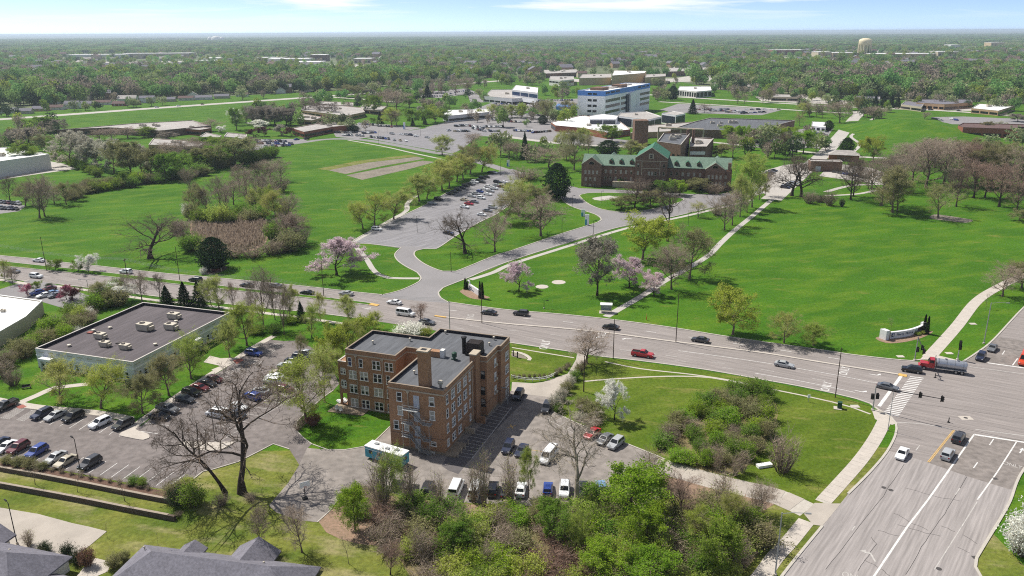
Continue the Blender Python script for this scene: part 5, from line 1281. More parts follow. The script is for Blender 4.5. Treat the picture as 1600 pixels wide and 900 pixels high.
def np_mesh(name, V, quads=None, tris=None, qm=None, tm=None, mats=()):
    me = bpy.data.meshes.new(name); V = np.asarray(V, dtype=np.float32)
    q = np.zeros((0, 4), np.int32) if quads is None else np.asarray(quads, np.int32)
    t = np.zeros((0, 3), np.int32) if tris is None else np.asarray(tris, np.int32)
    me.vertices.add(len(V)); me.vertices.foreach_set('co', V.ravel())
    nl = q.size + t.size; me.loops.add(nl); me.loops.foreach_set('vertex_index', np.concatenate([q.ravel(), t.ravel()]))
    npoly = len(q) + len(t); me.polygons.add(npoly)
    st = np.concatenate([np.arange(len(q)) * 4, q.size + np.arange(len(t)) * 3]).astype(np.int32)
    me.polygons.foreach_set('loop_start', st)
    mi = np.concatenate([np.zeros(len(q), np.int32) if qm is None else np.asarray(qm, np.int32), np.zeros(len(t), np.int32) if tm is None else np.asarray(tm, np.int32)])
    for m in mats: me.materials.append(MATS[m])
    me.polygons.foreach_set('material_index', mi)
    me.update(calc_edges=True); return me

def tubes(pl, S):
    """pl: list of (pts Nx3, radii N) with equal N -> verts, quads"""
    Pn = np.array([p for p, r in pl]); Rn = np.array([r for p, r in pl]); M, N, _ = Pn.shape
    T = np.gradient(Pn, axis=1); T /= np.linalg.norm(T, axis=2, keepdims=True) + 1e-9
    ref = np.where(np.abs(T[..., 2:3]) > 0.9, np.array([1.0, 0, 0]), np.array([0, 0, 1.0]))
    A = np.cross(T, ref); A /= np.linalg.norm(A, axis=2, keepdims=True) + 1e-9; B = np.cross(T, A)
    th = np.arange(S) * 2 * math.pi / S
    V = Pn[:, :, None, :] + Rn[:, :, None, None] * (A[:, :, None, :] * np.cos(th)[None, None, :, None] + B[:, :, None, :] * np.sin(th)[None, None, :, None])
    V = V.reshape(-1, 3)
    m, n, s = np.meshgrid(np.arange(M), np.arange(N - 1), np.arange(S), indexing='ij')
    i = (m * N + n) * S; s2 = (s + 1) % S
    Q = np.stack([i + s, i + s2, i + S + s2, i + S + s], -1).reshape(-1, 4)
    return V, Q

def leaves(C, size, rs, flat=0.0, aspect=0.7):
    n = len(C); a = rs.normal(size=(n, 3)); b = rs.normal(size=(n, 3))
    if flat: a[:, 2] *= (1 - flat); b[:, 2] *= (1 - flat)
    a /= np.linalg.norm(a, axis=1, keepdims=True); b -= a * (a * b).sum(1, keepdims=True); b /= np.linalg.norm(b, axis=1, keepdims=True) + 1e-9
    s = size * rs.uniform(.6, 1.35, (n, 1)); a *= s * .5; b *= s * .5 * aspect
    V = np.stack([C - a, C - b * .9 + a * .1, C + a, C + b * .9 + a * .1], 1).reshape(-1, 3)
    return V, np.arange(4 * n).reshape(n, 4)

def grow(seed, clear=.25, n1=10, ang1=(35, 65), l1=.5, lev=4, nch=(0, 6, 5, 4, 3), ratio=(.0, .55, .5, .5, .5), wig=(.06, .16, .2, .25, .3), trop=(.0, .10, .05, .03, .0), r0=.24, lean=(0, 0), top=1.0, shape=None, fork=False, H=10.0):
    rs = np.random.RandomState(seed); out = {k: [] for k in range(6)}
    nseg = (8, 7, 5, 4, 3, 3)
    def br(p, d, L_, r, lv):
        n = nseg[lv]; pts = [p]; rad = [r]; dd = d
        for i in range(n - 1):
            dd = dd + rs.normal(size=3) * wig[lv]; dd[2] += trop[lv]; dd = dd / np.linalg.norm(dd)
            p = p + dd * (L_ / (n - 1)); pts.append(p); rad.append(max(.011, r * (1 - (i + 1) / (n - 1) * .72)))
        pts = np.array(pts); out[lv].append((pts, np.array(rad)))
        if lv >= lev: return
        k = n1 if lv == 0 else nch[lv]
        if lv > 0: k = max(1, int(round(k * rs.uniform(.7, 1.3))))
        for c in range(k):
            if lv == 0: t = clear + (1 - clear) * ((c + rs.uniform(.1, .9)) / k) ** .9 * .97
            else: t = .25 + .75 * (c + rs.uniform(0, 1)) / k
            f = t * (n - 1); i = min(n - 2, int(f)); q = pts[i] + (pts[i + 1] - pts[i]) * (f - i); pd = pts[i + 1] - pts[i]; pd = pd / np.linalg.norm(pd)
            a1 = math.radians(rs.uniform(*ang1)) if lv == 0 else math.radians(rs.uniform(25, 65))
            if lv == 0: az = c * 2.4 + rs.uniform(-.5, .5); a1 *= (1.1 - .45 * t)
            else: az = rs.uniform(0, 6.283)
            o = np.cross(pd, [0.3, .2, 1.0] if abs(pd[2]) < .9 else [1.0, 0.1, 0]); o /= np.linalg.norm(o); o2 = np.cross(pd, o)
            d2 = pd * math.cos(a1) + (o * math.cos(az) + o2 * math.sin(az)) * math.sin(a1)
            if lv == 0: L2 = H * l1 * (shape(t) if shape else (1.15 - .75 * t)) * rs.uniform(.8, 1.15)
            else: L2 = L_ * ratio[lv] * rs.uniform(.7, 1.25) * (1.15 - .45 * t)
            rr = rad[i] * (.62 if lv == 0 else .6)
            br(q, d2, L2, max(.011, rr), lv + 1)
    br(np.array([0., 0, 0]), np.array([lean[0], lean[1], 1.0]) / math.sqrt(1 + lean[0] ** 2 + lean[1] ** 2), H * top, r0, 0)
    if out[0]: out[0][0][1][0] *= 1.5
    return out, rs

LIB = {}
def tree_variant(kind, k, seed, leafn=0, leafs=.16, tipbias=.4, twigs=True, trunk_mats=('bark',), flat=0, **kw):
    out, rs = grow(seed, **kw)
    tv, tq = [], []; o = 0
    for lv, S in ((0, 8), (1, 5)):
        if out[lv]: V, Q = tubes(out[lv], S); tv.append(V); tq.append(Q + o); o += len(V)
    TM = np_mesh('trunk', np.concatenate(tv), np.concatenate(tq), mats=trunk_mats)
    cv, cq, cm = [], [], []; o = 0
    hi = [lv for lv in (2, 3, 4, 5) if out[lv]]
    if twigs:
        for lv in hi: V, Q = tubes(out[lv], 3); cv.append(V); cq.append(Q + o); cm.append(np.zeros(len(Q), int)); o += len(V)
    if leafn:
        src = np.concatenate([p for lv in hi[-2:] for p, r in out[lv]])
        C = src[rs.randint(0, len(src), leafn)] + rs.normal(size=(leafn, 3)) * tipbias * .3
        C = C[C[:, 2] > .6]
        V, Q = leaves(C, leafs, rs, flat); cv.append(V); cq.append(Q + o); cm.append(np.ones(len(Q), int))
    V = np.concatenate(cv); CM = np_mesh('crown', V, np.concatenate(cq), qm=np.concatenate(cm), mats=('twig', 'leaf_bud'))
    rr = np.percentile(np.hypot(V[:, 0], V[:, 1]), 80); LIB.setdefault(kind, []).append((TM, CM, float(rr) * 2, float(np.percentile(V[:, 2], 99.2))))

round_ = lambda t: .35 + 1.0 * math.sin(math.pi * min(1, max(0, (t - .12) * 1.05)) ** .8)
for k in range(3): tree_variant('bare', k, 10 + k, 0, clear=.15, n1=16, ang1=(34, 64), l1=.50, nch=(0, 9, 7, 5, 3), shape=round_, trop=(0, .10, .05, .02, 0))
for k in range(2): tree_variant('oak', k, 30 + k, 0, clear=.25, n1=11, ang1=(50, 80), l1=.85, nch=(0, 8, 6, 5, 3), wig=(.10, .30, .32, .32, .3), trop=(0, .04, .05, .03, 0), r0=.42, shape=lambda t: 1.1 - .55 * t)
for k in range(2): tree_variant('tall', k, 40 + k, 0, clear=.32, n1=10, ang1=(28, 66), l1=.62, nch=(0, 8, 6, 5, 3), wig=(.09, .24, .3, .3, .3), trop=(0, .07, .05, .03, 0), r0=.25, shape=lambda t: 1.05 - .5 * t)
for k in range(4): tree_variant('bud', k, 50 + k, (16000, 22000)[k % 2], .2, .9, clear=.14, n1=14, ang1=(36, 66), l1=.50, nch=(0, 7, 5, 4, 3), shape=round_)
for k in range(3): tree_variant('leaf', k, 70 + k, 13000, .32, 1.0, clear=.16, n1=13, ang1=(35, 68), l1=.48, nch=(0, 6, 5, 4, 2), shape=round_)
for k in range(2): tree_variant('bloom', k, 90 + k, 17000, .3, .8, clear=.14, n1=12, ang1=(40, 72), l1=.56, nch=(0, 6, 5, 4, 2), shape=round_, wig=(.1, .2, .25, .28, .3))
for k in range(2): tree_variant('weep', k, 100 + k, 8500, .17, .5, clear=.25, n1=14, ang1=(40, 70), l1=.5, nch=(0, 7, 6, 4, 3), shape=round_, trop=(0, .05, -.12, -.2, -.2))
for k in range(2): tree_variant('sapling', k, 110 + k, 260, .12, .3, clear=.3, n1=9, ang1=(20, 38), l1=.36, nch=(0, 5, 3, 2, 2), lev=3, r0=.10, shape=round_)
def conifer(kind, seed, h, r, n, ls, clear=.06, powr=1.0, jit=.15, mats='needle', taper=True):
    rs = np.random.RandomState(seed); z = clear * h + (1 - clear) * h * rs.uniform(0, 1, n) ** 1.25; t = (z - clear * h) / (h * (1 - clear))
    env = r * ((1 - t) ** powr if taper else np.clip(np.sin(math.pi * np.clip(t * .86 + .12, 0, 1)), 0, 1) ** .6)
    az = rs.uniform(0, 2 * math.pi, n); lump = 1 + jit * np.sin(az * 5 + z * 3.1) + jit * np.sin(az * 3 - z * 5.3)
    rad = env * lump * np.sqrt(rs.uniform(.18, 1, n))
    C = np.stack([rad * np.cos(az), rad * np.sin(az), z - rad * .12], 1)
    V, Q = leaves(C, ls, rs, .3); CM = np_mesh('crown', V, Q, qm=np.ones(len(Q), int), mats=('twig', mats))
    pts = np.array([[0, 0, h * i / 5] for i in range(6)]); V2, Q2 = tubes([(pts, np.array([.22, .2, .16, .12, .08, .02]) * h / 10)], 7)
    LIB.setdefault(kind, []).append((np_mesh('trunk', V2, Q2, mats=('bark_dark',)), CM, 2 * r, h))
for k in range(2): conifer('con', 120 + k, 10, 2.3, 5200, .34, .05, .85, .2)
conifer('cyp', 130, 10, 1.25, 3800, .3, .0, .45, .06, 'needle_black')
for k in range(2): conifer('yew', 140 + k, 10, 4.2, 8000, .42, .1, 1, .14, 'needle', False)
def shrub_variant(kind, seed, nst, leafn, leafs, r=1.6, h=3.0, tw=True, sub=5):
    rs = np.random.RandomState(seed); st, sb, tip = [], [], []
    for i in range(nst):
        az = rs.uniform(0, 6.283); rr = r * math.sqrt(rs.uniform(.02, 1)); d = np.array([math.cos(az) * rr, math.sin(az) * rr, h * rs.uniform(.62, 1.05) * (1.12 - .42 * (rr / r) ** 2)])
        b = np.array([d[0] * .35, d[1] * .35, 0]); n = 5
        pts = np.array([b + (d - b) * (j / (n - 1)) + rs.normal(size=3) * .06 * r * (j / (n - 1)) for j in range(n)]); st.append((pts, np.linspace(.035, .008, n)))
        for q in range(sub):
            j = rs.randint(1, n); v = rs.normal(size=3); v[2] = abs(v[2]) + .3; v /= np.linalg.norm(v); L_ = h * rs.uniform(.18, .4); p0 = pts[j]
            sp_ = np.array([p0 + v * L_ * t + rs.normal(size=3) * .02 for t in (0, .5, 1)]); sb.append((sp_, np.array([.016, .011, .005]))); tip.append(sp_)
        tip.append(pts[2:])
    cv, cq, cm = [], [], []; o = 0
    V2, Q2 = tubes(st, 4); TM = np_mesh('stems', V2, Q2, mats=('bark',))
    if tw: V, Q = tubes(sb, 3); cv.append(V); cq.append(Q); cm.append(np.zeros(len(Q), int)); o += len(V)
    if leafn:
        src = np.concatenate(tip); C = src[rs.randint(0, len(src), leafn)] + rs.normal(size=(leafn, 3)) * .17; C = C[C[:, 2] > .05]
        V, Q = leaves(C, leafs, rs); cv.append(V); cq.append(Q + o); cm.append(np.ones(len(Q), int))
    V = np.concatenate(cv); CM = np_mesh('foliage', V, np.concatenate(cq), qm=np.concatenate(cm), mats=('twig', 'leaf_green'))
    LIB.setdefault(kind, []).append((TM, CM, 2 * float(np.percentile(np.hypot(V[:, 0], V[:, 1]), 95)), float(np.percentile(V[:, 2], 99))))
for k in range(3): shrub_variant('shrub', 150 + k, 46, 5200, .17, sub=6)
for k in range(2): shrub_variant('brush', 160 + k, 46, 420, .11, sub=11)
for k in range(2): shrub_variant('thin', 170 + k, 26, 350, .10, r=1.0, h=4.0, sub=14)

KIND = {  # kind -> library, crown twig, leaf, trunk, description
    'bare': ('bare', 'twig', 'leaf_bud', 'bark', 'bare grey-brown tree'), 'bared': ('bare', 'twig_dark', 'leaf_bud', 'bark_dark', 'dark bare tree'), 'barer': ('bare', 'twig_red', 'leaf_bud', 'bark_dark', 'reddish bare tree'),
    'oak': ('oak', 'twig_dark', 'leaf_bud', 'bark_dark', 'gnarled bare oak'), 'syc': ('tall', 'bark_pale', 'leaf_bud', 'bark_pale', 'white-barked bare tree'), 'tall': ('tall', 'twig_dark', 'leaf_bud', 'bark_dark', 'tall bare oak'),
    'bud': ('bud', 'twig', 'leaf_bud', 'bark', 'yellow-green budding tree'), 'lime': ('bud', 'twig', 'leaf_lime', 'bark', 'fresh lime-green budding tree'), 'yel': ('leaf', 'twig', 'leaf_yellow', 'bark', 'dense yellow-green tree'), 'olive': ('bud', 'twig', 'leaf_olive', 'bark', 'olive-grey budding tree'), 'grey': ('bloom', 'twig', 'leaf_grey', 'bark', 'pale grey-green feathery tree'), 'brown': ('bare', 'twig_red', 'leaf_brown', 'bark_dark', 'brown twiggy bare tree'),
    'leaf': ('leaf', 'twig', 'leaf_green', 'bark_dark', 'leafy green tree'), 'bright': ('leaf', 'twig', 'leaf_bright', 'bark_dark', 'bright green leafy tree'), 'olv': ('leaf', 'twig', 'leaf_olive', 'bark_dark', 'olive leafy tree'), 'brn': ('leaf', 'twig_red', 'leaf_brown', 'bark_dark', 'brown leafing tree'),
    'white': ('bloom', 'twig', 'petal_white', 'bark_dark', 'white blossoming tree'), 'pink': ('bloom', 'twig', 'petal_pink', 'bark_dark', 'pink blossoming tree'), 'mag': ('bloom', 'twig_red', 'petal_magenta', 'bark_dark', 'magenta blossoming tree'), 'plum': ('bloom', 'twig_red', 'leaf_plum', 'bark_dark', 'dark plum-leaved tree'),
    'weep': ('weep', 'twig', 'leaf_bud', 'bark', 'weeping pale green tree'), 'sap': ('sapling', 'twig', 'leaf_bud', 'bark', 'slender young tree'), 'sapr': ('sapling', 'twig_red', 'leaf_russet', 'bark', 'slender reddish young tree'),
    'con': ('con', 'twig', 'needle', 'bark_dark', 'dark green conifer'), 'cyp': ('cyp', 'twig', 'needle_black', 'bark_dark', 'narrow dark cypress'), 'yew': ('yew', 'twig', 'needle', 'bark_dark', 'broad dark evergreen'),
    'shrub': ('shrub', 'twig', 'leaf_green', 'bark', 'green shrub'), 'bshrub': ('shrub', 'twig', 'leaf_bright', 'bark', 'bright green shrub'), 'lshrub': ('shrub', 'twig', 'leaf_lime', 'bark', 'lime green shrub'), 'oshrub': ('shrub', 'twig', 'leaf_olive', 'bark', 'olive shrub'), 'rshrub': ('shrub', 'twig_red', 'leaf_russet', 'bark', 'reddish shrub'), 'wshrub': ('shrub', 'twig', 'petal_white', 'bark', 'white flowering shrub'), 'eshrub': ('shrub', 'twig', 'needle', 'bark', 'dark evergreen shrub'), 'gshrub': ('shrub', 'twig', 'leaf_grey', 'bark', 'grey-green shrub'),
    'brush': ('brush', 'twig', 'leaf_olive', 'bark', 'bare brown shrub'), 'rbrush': ('brush', 'twig_red', 'leaf_russet', 'bark', 'bare reddish shrub'), 'thin': ('thin', 'twig', 'leaf_lime', 'bark_pale', 'cluster of thin bare saplings')}
SHRUBS = {k for k in KIND if k.endswith('shrub') or k.endswith('brush') or k == 'thin'}
pr = random.Random(21)
ntree = 0
def plant_at(kind, base, h, w, label, group=None):
    global ntree
    lib, tw, lf, bk, desc = KIND[kind]; TM, CM, w0, h0 = pr.choice(LIB[lib])
    sh = kind in SHRUBS; nm = ('shrub' if sh else 'tree') if kind not in ('con', 'cyp', 'yew') else {'con': 'conifer', 'cyp': 'cypress', 'yew': 'evergreen_tree'}[kind]
    o = thing(nm, label, 'shrub' if sh else 'tree', base, pr.uniform(0, 6.283), group)
    sx = w / w0; o.scale = (sx, sx, h / h0)
    obj('stems' if sh else 'trunk', TM, o, [bk]); obj('foliage' if sh else 'crown', CM, o, [tw, lf])
    ntree += not sh
    return o
def ordinal(n):
    if n <= 20: return words[n - 1]
    t, u = divmod(n, 10); w = ('', '', 'twent', 'thirt', 'fort', 'fift', 'sixt')[t]
    return w + 'ieth' if u == 0 else w + 'y-' + words[u - 1]
def grp(place, rows, group=None, side='from left', seq=True):
    """rows: (kind, x, y base, y top, width px); labels count along the picture"""
    cnt = {}
    for r_ in sorted(rows, key=lambda r: r[1]):
        kind, x, yb, yt, w = r_[:5]; d = KIND[kind][4]; n = sum(1 for q in rows if KIND[q[0]][4] == d); cnt[d] = cnt.get(d, 0) + 1
        lb = f'{d} {place}' if (n == 1 or not seq) else f'{d} {place}, {ordinal(cnt[d])} {side}'
        if len(r_) > 5: lb = r_[5]
        b = PG(x, yb); dep = proj(b.x, b.y, b.z)[2]
        plant_at(kind, b, max(.5, height_at(x, yb, yt, b.z)), w * dep / FPX, lb, group or (place if n > 1 else None))

# ---- foreground
b = PG(378, 770); o = plant_at('tall', b, 23, 22, 'huge bare oak with forked limbs beside the left car park', None); o.rotation_euler.z = 2.1
b = PG(352, 770); o = plant_at('tall', b, 21, 11, 'leaning bare oak trunk left of the huge oak', None); o.rotation_euler = (R(-6), R(-17), .7)
plant_at('syc', PG(901, 792), 19, 15, 'white-barked bare sycamore over the brick building car park')
grp('on the grass below the huge oak', [('bare', 406, 853, 786, 30), ('bare', 472, 863, 792, 44), ('sap', 545, 881, 832, 22), ('brown', 610, 898, 848, 34), ('sap', 168, 841, 816, 10), ('sap', 247, 852, 832, 5)])
grp('on the terrace between the retaining walls', [('sap', 55, 757, 724, 22), ('sap', 121, 769, 735, 22), ('sap', 195, 783, 744, 24)])
grp('beside the lower left houses', [('thin', 47, 853, 828, 28), ('eshrub', 72, 862, 848, 22), ('eshrub', 107, 872, 850, 22), ('eshrub', 122, 880, 862, 24), ('rshrub', 138, 884, 857, 24), ('oshrub', 180, 886, 866, 26), ('oshrub', 195, 876, 862, 18)])
grp('at the end of the retaining walls', [('eshrub', 283, 788, 762, 40), ('shrub', 302, 790, 757, 44), ('oshrub', 272, 775, 753, 36), ('brush', 345, 790, 772, 30), ('brush', 392, 782, 770, 24), ('lshrub', 292, 765, 748, 30), ('brush', 280, 806, 798, 14)])
grp('in the bed above the retaining wall', [('oshrub', 12, 724, 712, 20), ('oshrub', 30, 727, 714, 22), ('oshrub', 48, 730, 716, 24), ('oshrub', 66, 733, 721, 20)] + [('brush', 82 + i * 15, 736 + i * 2.9, 729 + i * 2.9, 11) for i in range(11)] + [('shrub', 210, 756, 744, 20), ('shrub', 222, 759, 747, 18)])
grp('before the grey office', [('bud', 95, 630, 562, 60), ('lime', 158, 638, 568, 62), ('olive', 223, 646, 588, 46), ('olive', 264, 618, 552, 46), ('lime', 299, 592, 526, 54), ('bud', 359, 558, 497, 34), ('lime', 386, 540, 472, 48)])
grp('along the office walls', [('eshrub', 205, 606, 594, 24), ('eshrub', 228, 600, 590, 18), ('brush', 246, 592, 581, 18), ('bshrub', 320, 548, 541, 12)])
grp('beside the car park left of the brick building', [('lime', 479, 661, 557, 72), ('bud', 507, 628, 533, 46), ('yel', 520, 578, 512, 46), ('lime', 546, 556, 500, 44), ('yel', 566, 540, 496, 36), ('lime', 532, 600, 545, 34), ('olive', 470, 560, 522, 20)])
grp('under the lime tree by the car park', [('rshrub', 490, 664, 646, 24), ('brush', 472, 664, 650, 22), ('brush', 466, 672, 660, 18)])
grp('on the verge behind the grey office', [('olive', 161, 473, 439, 32), ('white', 186, 472, 446, 38), ('bare', 197, 468, 428, 20), ('bare', 222, 471, 425, 30), ('bared', 250, 466, 427, 20), ('con', 261, 476, 446, 24), ('con', 289, 478, 440, 27), ('con', 311, 478, 439, 25), ('bud', 343, 485, 430, 38), ('barer', 365, 484, 440, 16), ('olive', 330, 478, 436, 24)])
grp('between the main road and the brick building', [('bare', 412, 514, 419, 40), ('bare', 444, 523, 444, 24), ('bud', 452, 497, 446, 22), ('lime', 487, 527, 476, 30), ('con', 471, 502, 471, 18), ('bare', 430, 500, 440, 22), ('bud', 501, 502, 456, 18), ('bud', 544, 506, 462, 30), ('bud', 586, 514, 486, 20), ('barer', 657, 502, 474, 24), ('bare', 395, 505, 448, 20)])
grp('behind the brick building roof', [('wshrub', 640, 524, 506, 46), ('lshrub', 665, 524, 512, 24), ('lshrub', 560, 548, 530, 40), ('lshrub', 580, 540, 520, 34), ('bshrub', 455, 505, 492, 24), ('shrub', 430, 520, 506, 24), ('shrub', 400, 522, 508, 30)])
sb = random.Random(8)
rows = []
for i in range(30):
    t = i / 29; x = 20 + 165 * t + sb.uniform(-12, 12); y = 562 - 92 * t + sb.uniform(-14, 12)
    rows.append((sb.choice(['shrub', 'oshrub', 'lshrub', 'oshrub', 'brush', 'bshrub', 'shrub']), x, y, y - sb.uniform(16, 28), sb.uniform(24, 38)))
rows += [('brush', 8, 590, 560, 34), ('brush', 22, 602, 574, 30), ('brush', 5, 575, 545, 34), ('wshrub', 137, 497, 482, 22), ('wshrub', 120, 520, 510, 16)]
grp('in the thicket left of the grey office', rows)
grp('beside the small car park by the main road', [('mag', 43, 463, 445, 16), ('mag', 104, 468, 446, 22), ('plum', 114, 471, 451, 22), ('leaf', 57, 455, 441, 14), ('eshrub', 77, 448, 443, 13), ('bud', 8, 438, 406, 18), ('bare', 20, 444, 418, 18)])
grp('on the grass median', [('leaf', 87, 423, 406, 20), ('leaf', 123, 425, 408, 18), ('white', 139, 426, 399, 26)])
# ---- corner lot and thickets
grp('on the corner lawn', [('white', 960, 656, 596, 38), ('brush', 1222, 737, 672, 50), ('bare', 916, 567, 513, 64), ('bare', 908, 586, 570, 5)])
grp('along the hedge by the concrete drive', [('gshrub', 868, 640, 616, 22), ('gshrub', 876, 627, 606, 20), ('oshrub', 884, 614, 597, 20), ('gshrub', 891, 604, 588, 18), ('shrub', 898, 594, 579, 18), ('oshrub', 905, 583, 568, 16), ('brush', 912, 574, 562, 16), ('shrub', 872, 645, 630, 16)])
grp('by the curved white fence', [('brush', 870, 586, 575, 9), ('brush', 876, 582, 572, 11), ('brush', 884, 578, 568, 11), ('brush', 888, 572, 566, 10)] + [('oshrub', 803 + i * 8, 590 - (i > 6) * (i - 6) * 1.3, 584 - (i > 6) * (i - 6) * 1.3, 7) for i in range(9)])
grp('behind the red car in the brick car park', [('oshrub', 928, 652, 630, 40), ('oshrub', 912, 640, 622, 30), ('brush', 925, 665, 650, 36), ('gshrub', 905, 655, 645, 20)])
rows = []
def inpoly(x, y, poly):
    c = False; n = len(poly)
    for i in range(n):
        x1, y1 = poly[i]; x2, y2 = poly[i - 1]
        if (y1 > y) != (y2 > y) and x < (x2 - x1) * (y - y1) / (y2 - y1) + x1: c = not c
    return c
def scatter(poly, n, mind, seed):
    s = random.Random(seed); xs = [p[0] for p in poly]; ys = [p[1] for p in poly]; out = []
    for _ in range(n * 40):
        x, y = s.uniform(min(xs), max(xs)), s.uniform(min(ys), max(ys))
        if inpoly(x, y, poly) and all(math.hypot(x - a, (y - b) * 1.6) > mind for a, b in out): out.append((x, y))
        if len(out) >= n: break
    return sorted(out, key=lambda p: p[1])
for x, y in scatter([(1025, 700), (1055, 670), (1110, 632), (1165, 612), (1205, 625), (1216, 650), (1196, 690), (1160, 735), (1100, 733), (1050, 718)], 40, 15, 4):
    dark = x > 1120 and y < 680
    rows.append((sb.choice(['shrub', 'shrub', 'bshrub', 'oshrub'] if dark else ['shrub', 'brush', 'bshrub', 'oshrub', 'oshrub']), x, y, y - sb.uniform(15, 27), sb.uniform(28, 42)))
rows += [('thin', 1120, 735, 690, 26), ('thin', 1160, 738, 700, 30), ('thin', 1148, 742, 712, 26), ('brush', 1140, 620, 606, 26)]
grp('in the thicket on the corner lawn', rows)
rows = []
for x, y in scatter([(530, 782), (560, 765), (600, 780), (680, 800), (790, 800), (860, 798), (940, 770), (1000, 750), (1060, 775), (1120, 790), (1190, 800), (1190, 850), (1160, 890), (1120, 925), (960, 940), (700, 940), (640, 900), (580, 840)], 125, 20, 6):
    brn = x < 700 or (x > 1040 and y < 830 and sb.random() < .5) or (820 < x < 940 and y > 850)
    k = sb.choice(['brush', 'brush', 'oshrub', 'shrub', 'lshrub', 'rbrush']) if brn else sb.choice(['bshrub', 'shrub', 'bshrub', 'lshrub', 'lshrub', 'oshrub', 'brush'])
    if 800 < x < 950 and y > 860: k = sb.choice(['rbrush', 'lshrub', 'oshrub', 'rbrush'])
    rows.append((k, x, y, y - (sb.uniform(12, 20) if y < 818 else sb.uniform(22, 40)), sb.uniform(40, 66)))
rows += [('thin', 600, 800, 700, 50), ('thin', 640, 790, 720, 40), ('thin', 685, 800, 735, 36), ('thin', 740, 785, 720, 30), ('thin', 757, 790, 700, 34), ('thin', 795, 782, 712, 46), ('thin', 1015, 760, 700, 44), ('thin', 1128, 800, 735, 50), ('thin', 1180, 805, 760, 34), ('thin', 655, 880, 820, 40), ('thin', 760, 895, 845, 36), ('thin', 1090, 860, 800, 40)]
grp('in the thicket at the bottom edge', rows)
grp('rising from the thicket at the bottom edge', [('bright', 985, 815, 726, 84), ('bright', 1010, 868, 800, 60), ('barer', 1063, 820, 742, 56), ('lime', 826, 778, 700, 24), ('lime', 604, 798, 702, 44), ('leaf', 720, 860, 805, 50), ('bright', 555, 828, 765, 44), ('bud', 1150, 830, 765, 48), ('lime', 1100, 860, 800, 50), ('bright', 955, 905, 850, 70), ('leaf', 870, 850, 785, 56), ('lime', 905, 870, 805, 40), ('leaf', 1130, 905, 830, 60), ('bright', 1010, 925, 870, 80), ('bare', 1185, 805, 752, 44), ('bright', 780, 880, 855, 40)])
grp('beside the road at the right edge', [('wshrub', 1592, 866, 806, 56), ('wshrub', 1612, 840, 790, 50)])
# ---- lawns round the hospital
grp('on the great lawn by the main road', [('oak', 235, 404, 339, 100), ('yew', 335, 420, 371, 52), ('pink', 526, 430, 374, 74), ('pink', 811, 455, 411, 38), ('pink', 984, 450, 404, 50), ('pink', 1022, 463, 427, 38), ('brn', 933, 462, 371, 62, 'drooping grey tree with wide skirt between the pink trees'), ('bare', 1049, 452, 379, 52), ('olive', 1077, 436, 356, 60), ('yel', 1145, 523, 452, 64), ('bud', 1225, 536, 486, 44), ('lime', 1271, 540, 505, 42), ('bare', 1566, 463, 414, 48), ('olive', 1596, 450, 406, 50), ('sap', 1540, 483, 458, 10), ('sap', 1392, 516, 495, 11), ('wshrub', 318, 428, 418, 12)])
grp('behind the marble sign near the junction', [('cyp', 1443, 520, 491, 7), ('cyp', 1448, 522, 494, 7)]); grp('in the bed along the junction sign', [('lshrub', 1432, 523, 518, 12), ('lshrub', 1441, 522, 517, 8)]); grp('beside the hospital drive sign', [('cyp', 727, 452, 434, 6), ('cyp', 730, 451, 439, 5), ('cyp', 750, 466, 439, 6), ('cyp', 754, 466, 441, 6)])
grp('along the west side of the sloping car park', [('lime', 567, 357, 312, 38), ('lime', 585, 352, 302, 46), ('bud', 615, 343, 299, 44), ('bud', 655, 315, 271, 46), ('lime', 667, 311, 272, 36), ('bud', 691, 298, 249, 48), ('lime', 702, 293, 246, 42), ('bud', 714, 284, 243, 36), ('bud', 724, 281, 241, 42), ('olive', 735, 272, 226, 42), ('bud', 753, 269, 226, 38), ('bud', 691, 242, 211, 28), ('bare', 735, 231, 207, 32), ('bare', 795, 248, 222, 30)])
grp('along the east side of the sloping car park', [('oak', 727, 396, 331, 74), ('bare', 773, 393, 333, 48), ('olive', 788, 349, 298, 58), ('bud', 811, 338, 280, 54), ('bare', 845, 369, 304, 66), ('brush', 822, 280, 262, 60), ('yew', 870, 311, 255, 44), ('bare', 858, 262, 232, 48), ('olive', 840, 330, 288, 40)])
grp('on the lawn north of the hospital drive', [('olive', 897, 266, 204, 40), ('bare', 919, 241, 211, 16), ('con', 820, 249, 206, 17), ('bare', 808, 247, 222, 24), ('yew', 950, 243, 219, 38), ('olive', 985, 246, 219, 30), ('bud', 1000, 246, 222, 26), ('leaf', 956, 222, 196, 32), ('yew', 1000, 216, 200, 18), ('bare', 885, 250, 228, 24), ('bare', 840, 252, 230, 24), ('bud', 875, 236, 205, 22)])
grp('before the old hospital front', [('bared', 992, 327, 279, 50), ('olv', 1016, 324, 300, 44), ('olv', 970, 328, 306, 40), ('leaf', 1037, 305, 282, 26), ('bright', 1062, 305, 282, 24), ('yew', 1020, 300, 284, 24), ('olv', 1092, 300, 279, 40), ('brush', 1115, 303, 285, 34), ('brush', 1000, 297, 285, 30), ('bright', 970, 292, 280, 10), ('eshrub', 1050, 300, 288, 26), ('leaf', 1052, 283, 262, 18)])
grp('on the lawn south of the hospital drive', [('oak', 1043, 377, 282, 46), ('yel', 1004, 406, 334, 70), ('weep', 1091, 339, 315, 28), ('bare', 1132, 359, 300, 40), ('bare', 1144, 352, 297, 34), ('bud', 1156, 339, 273, 28), ('lime', 1175, 324, 241, 38), ('bud', 1167, 332, 285, 24), ('brush', 1120, 336, 318, 26), ('bud', 1186, 312, 270, 24), ('bare', 1195, 306, 265, 22)])
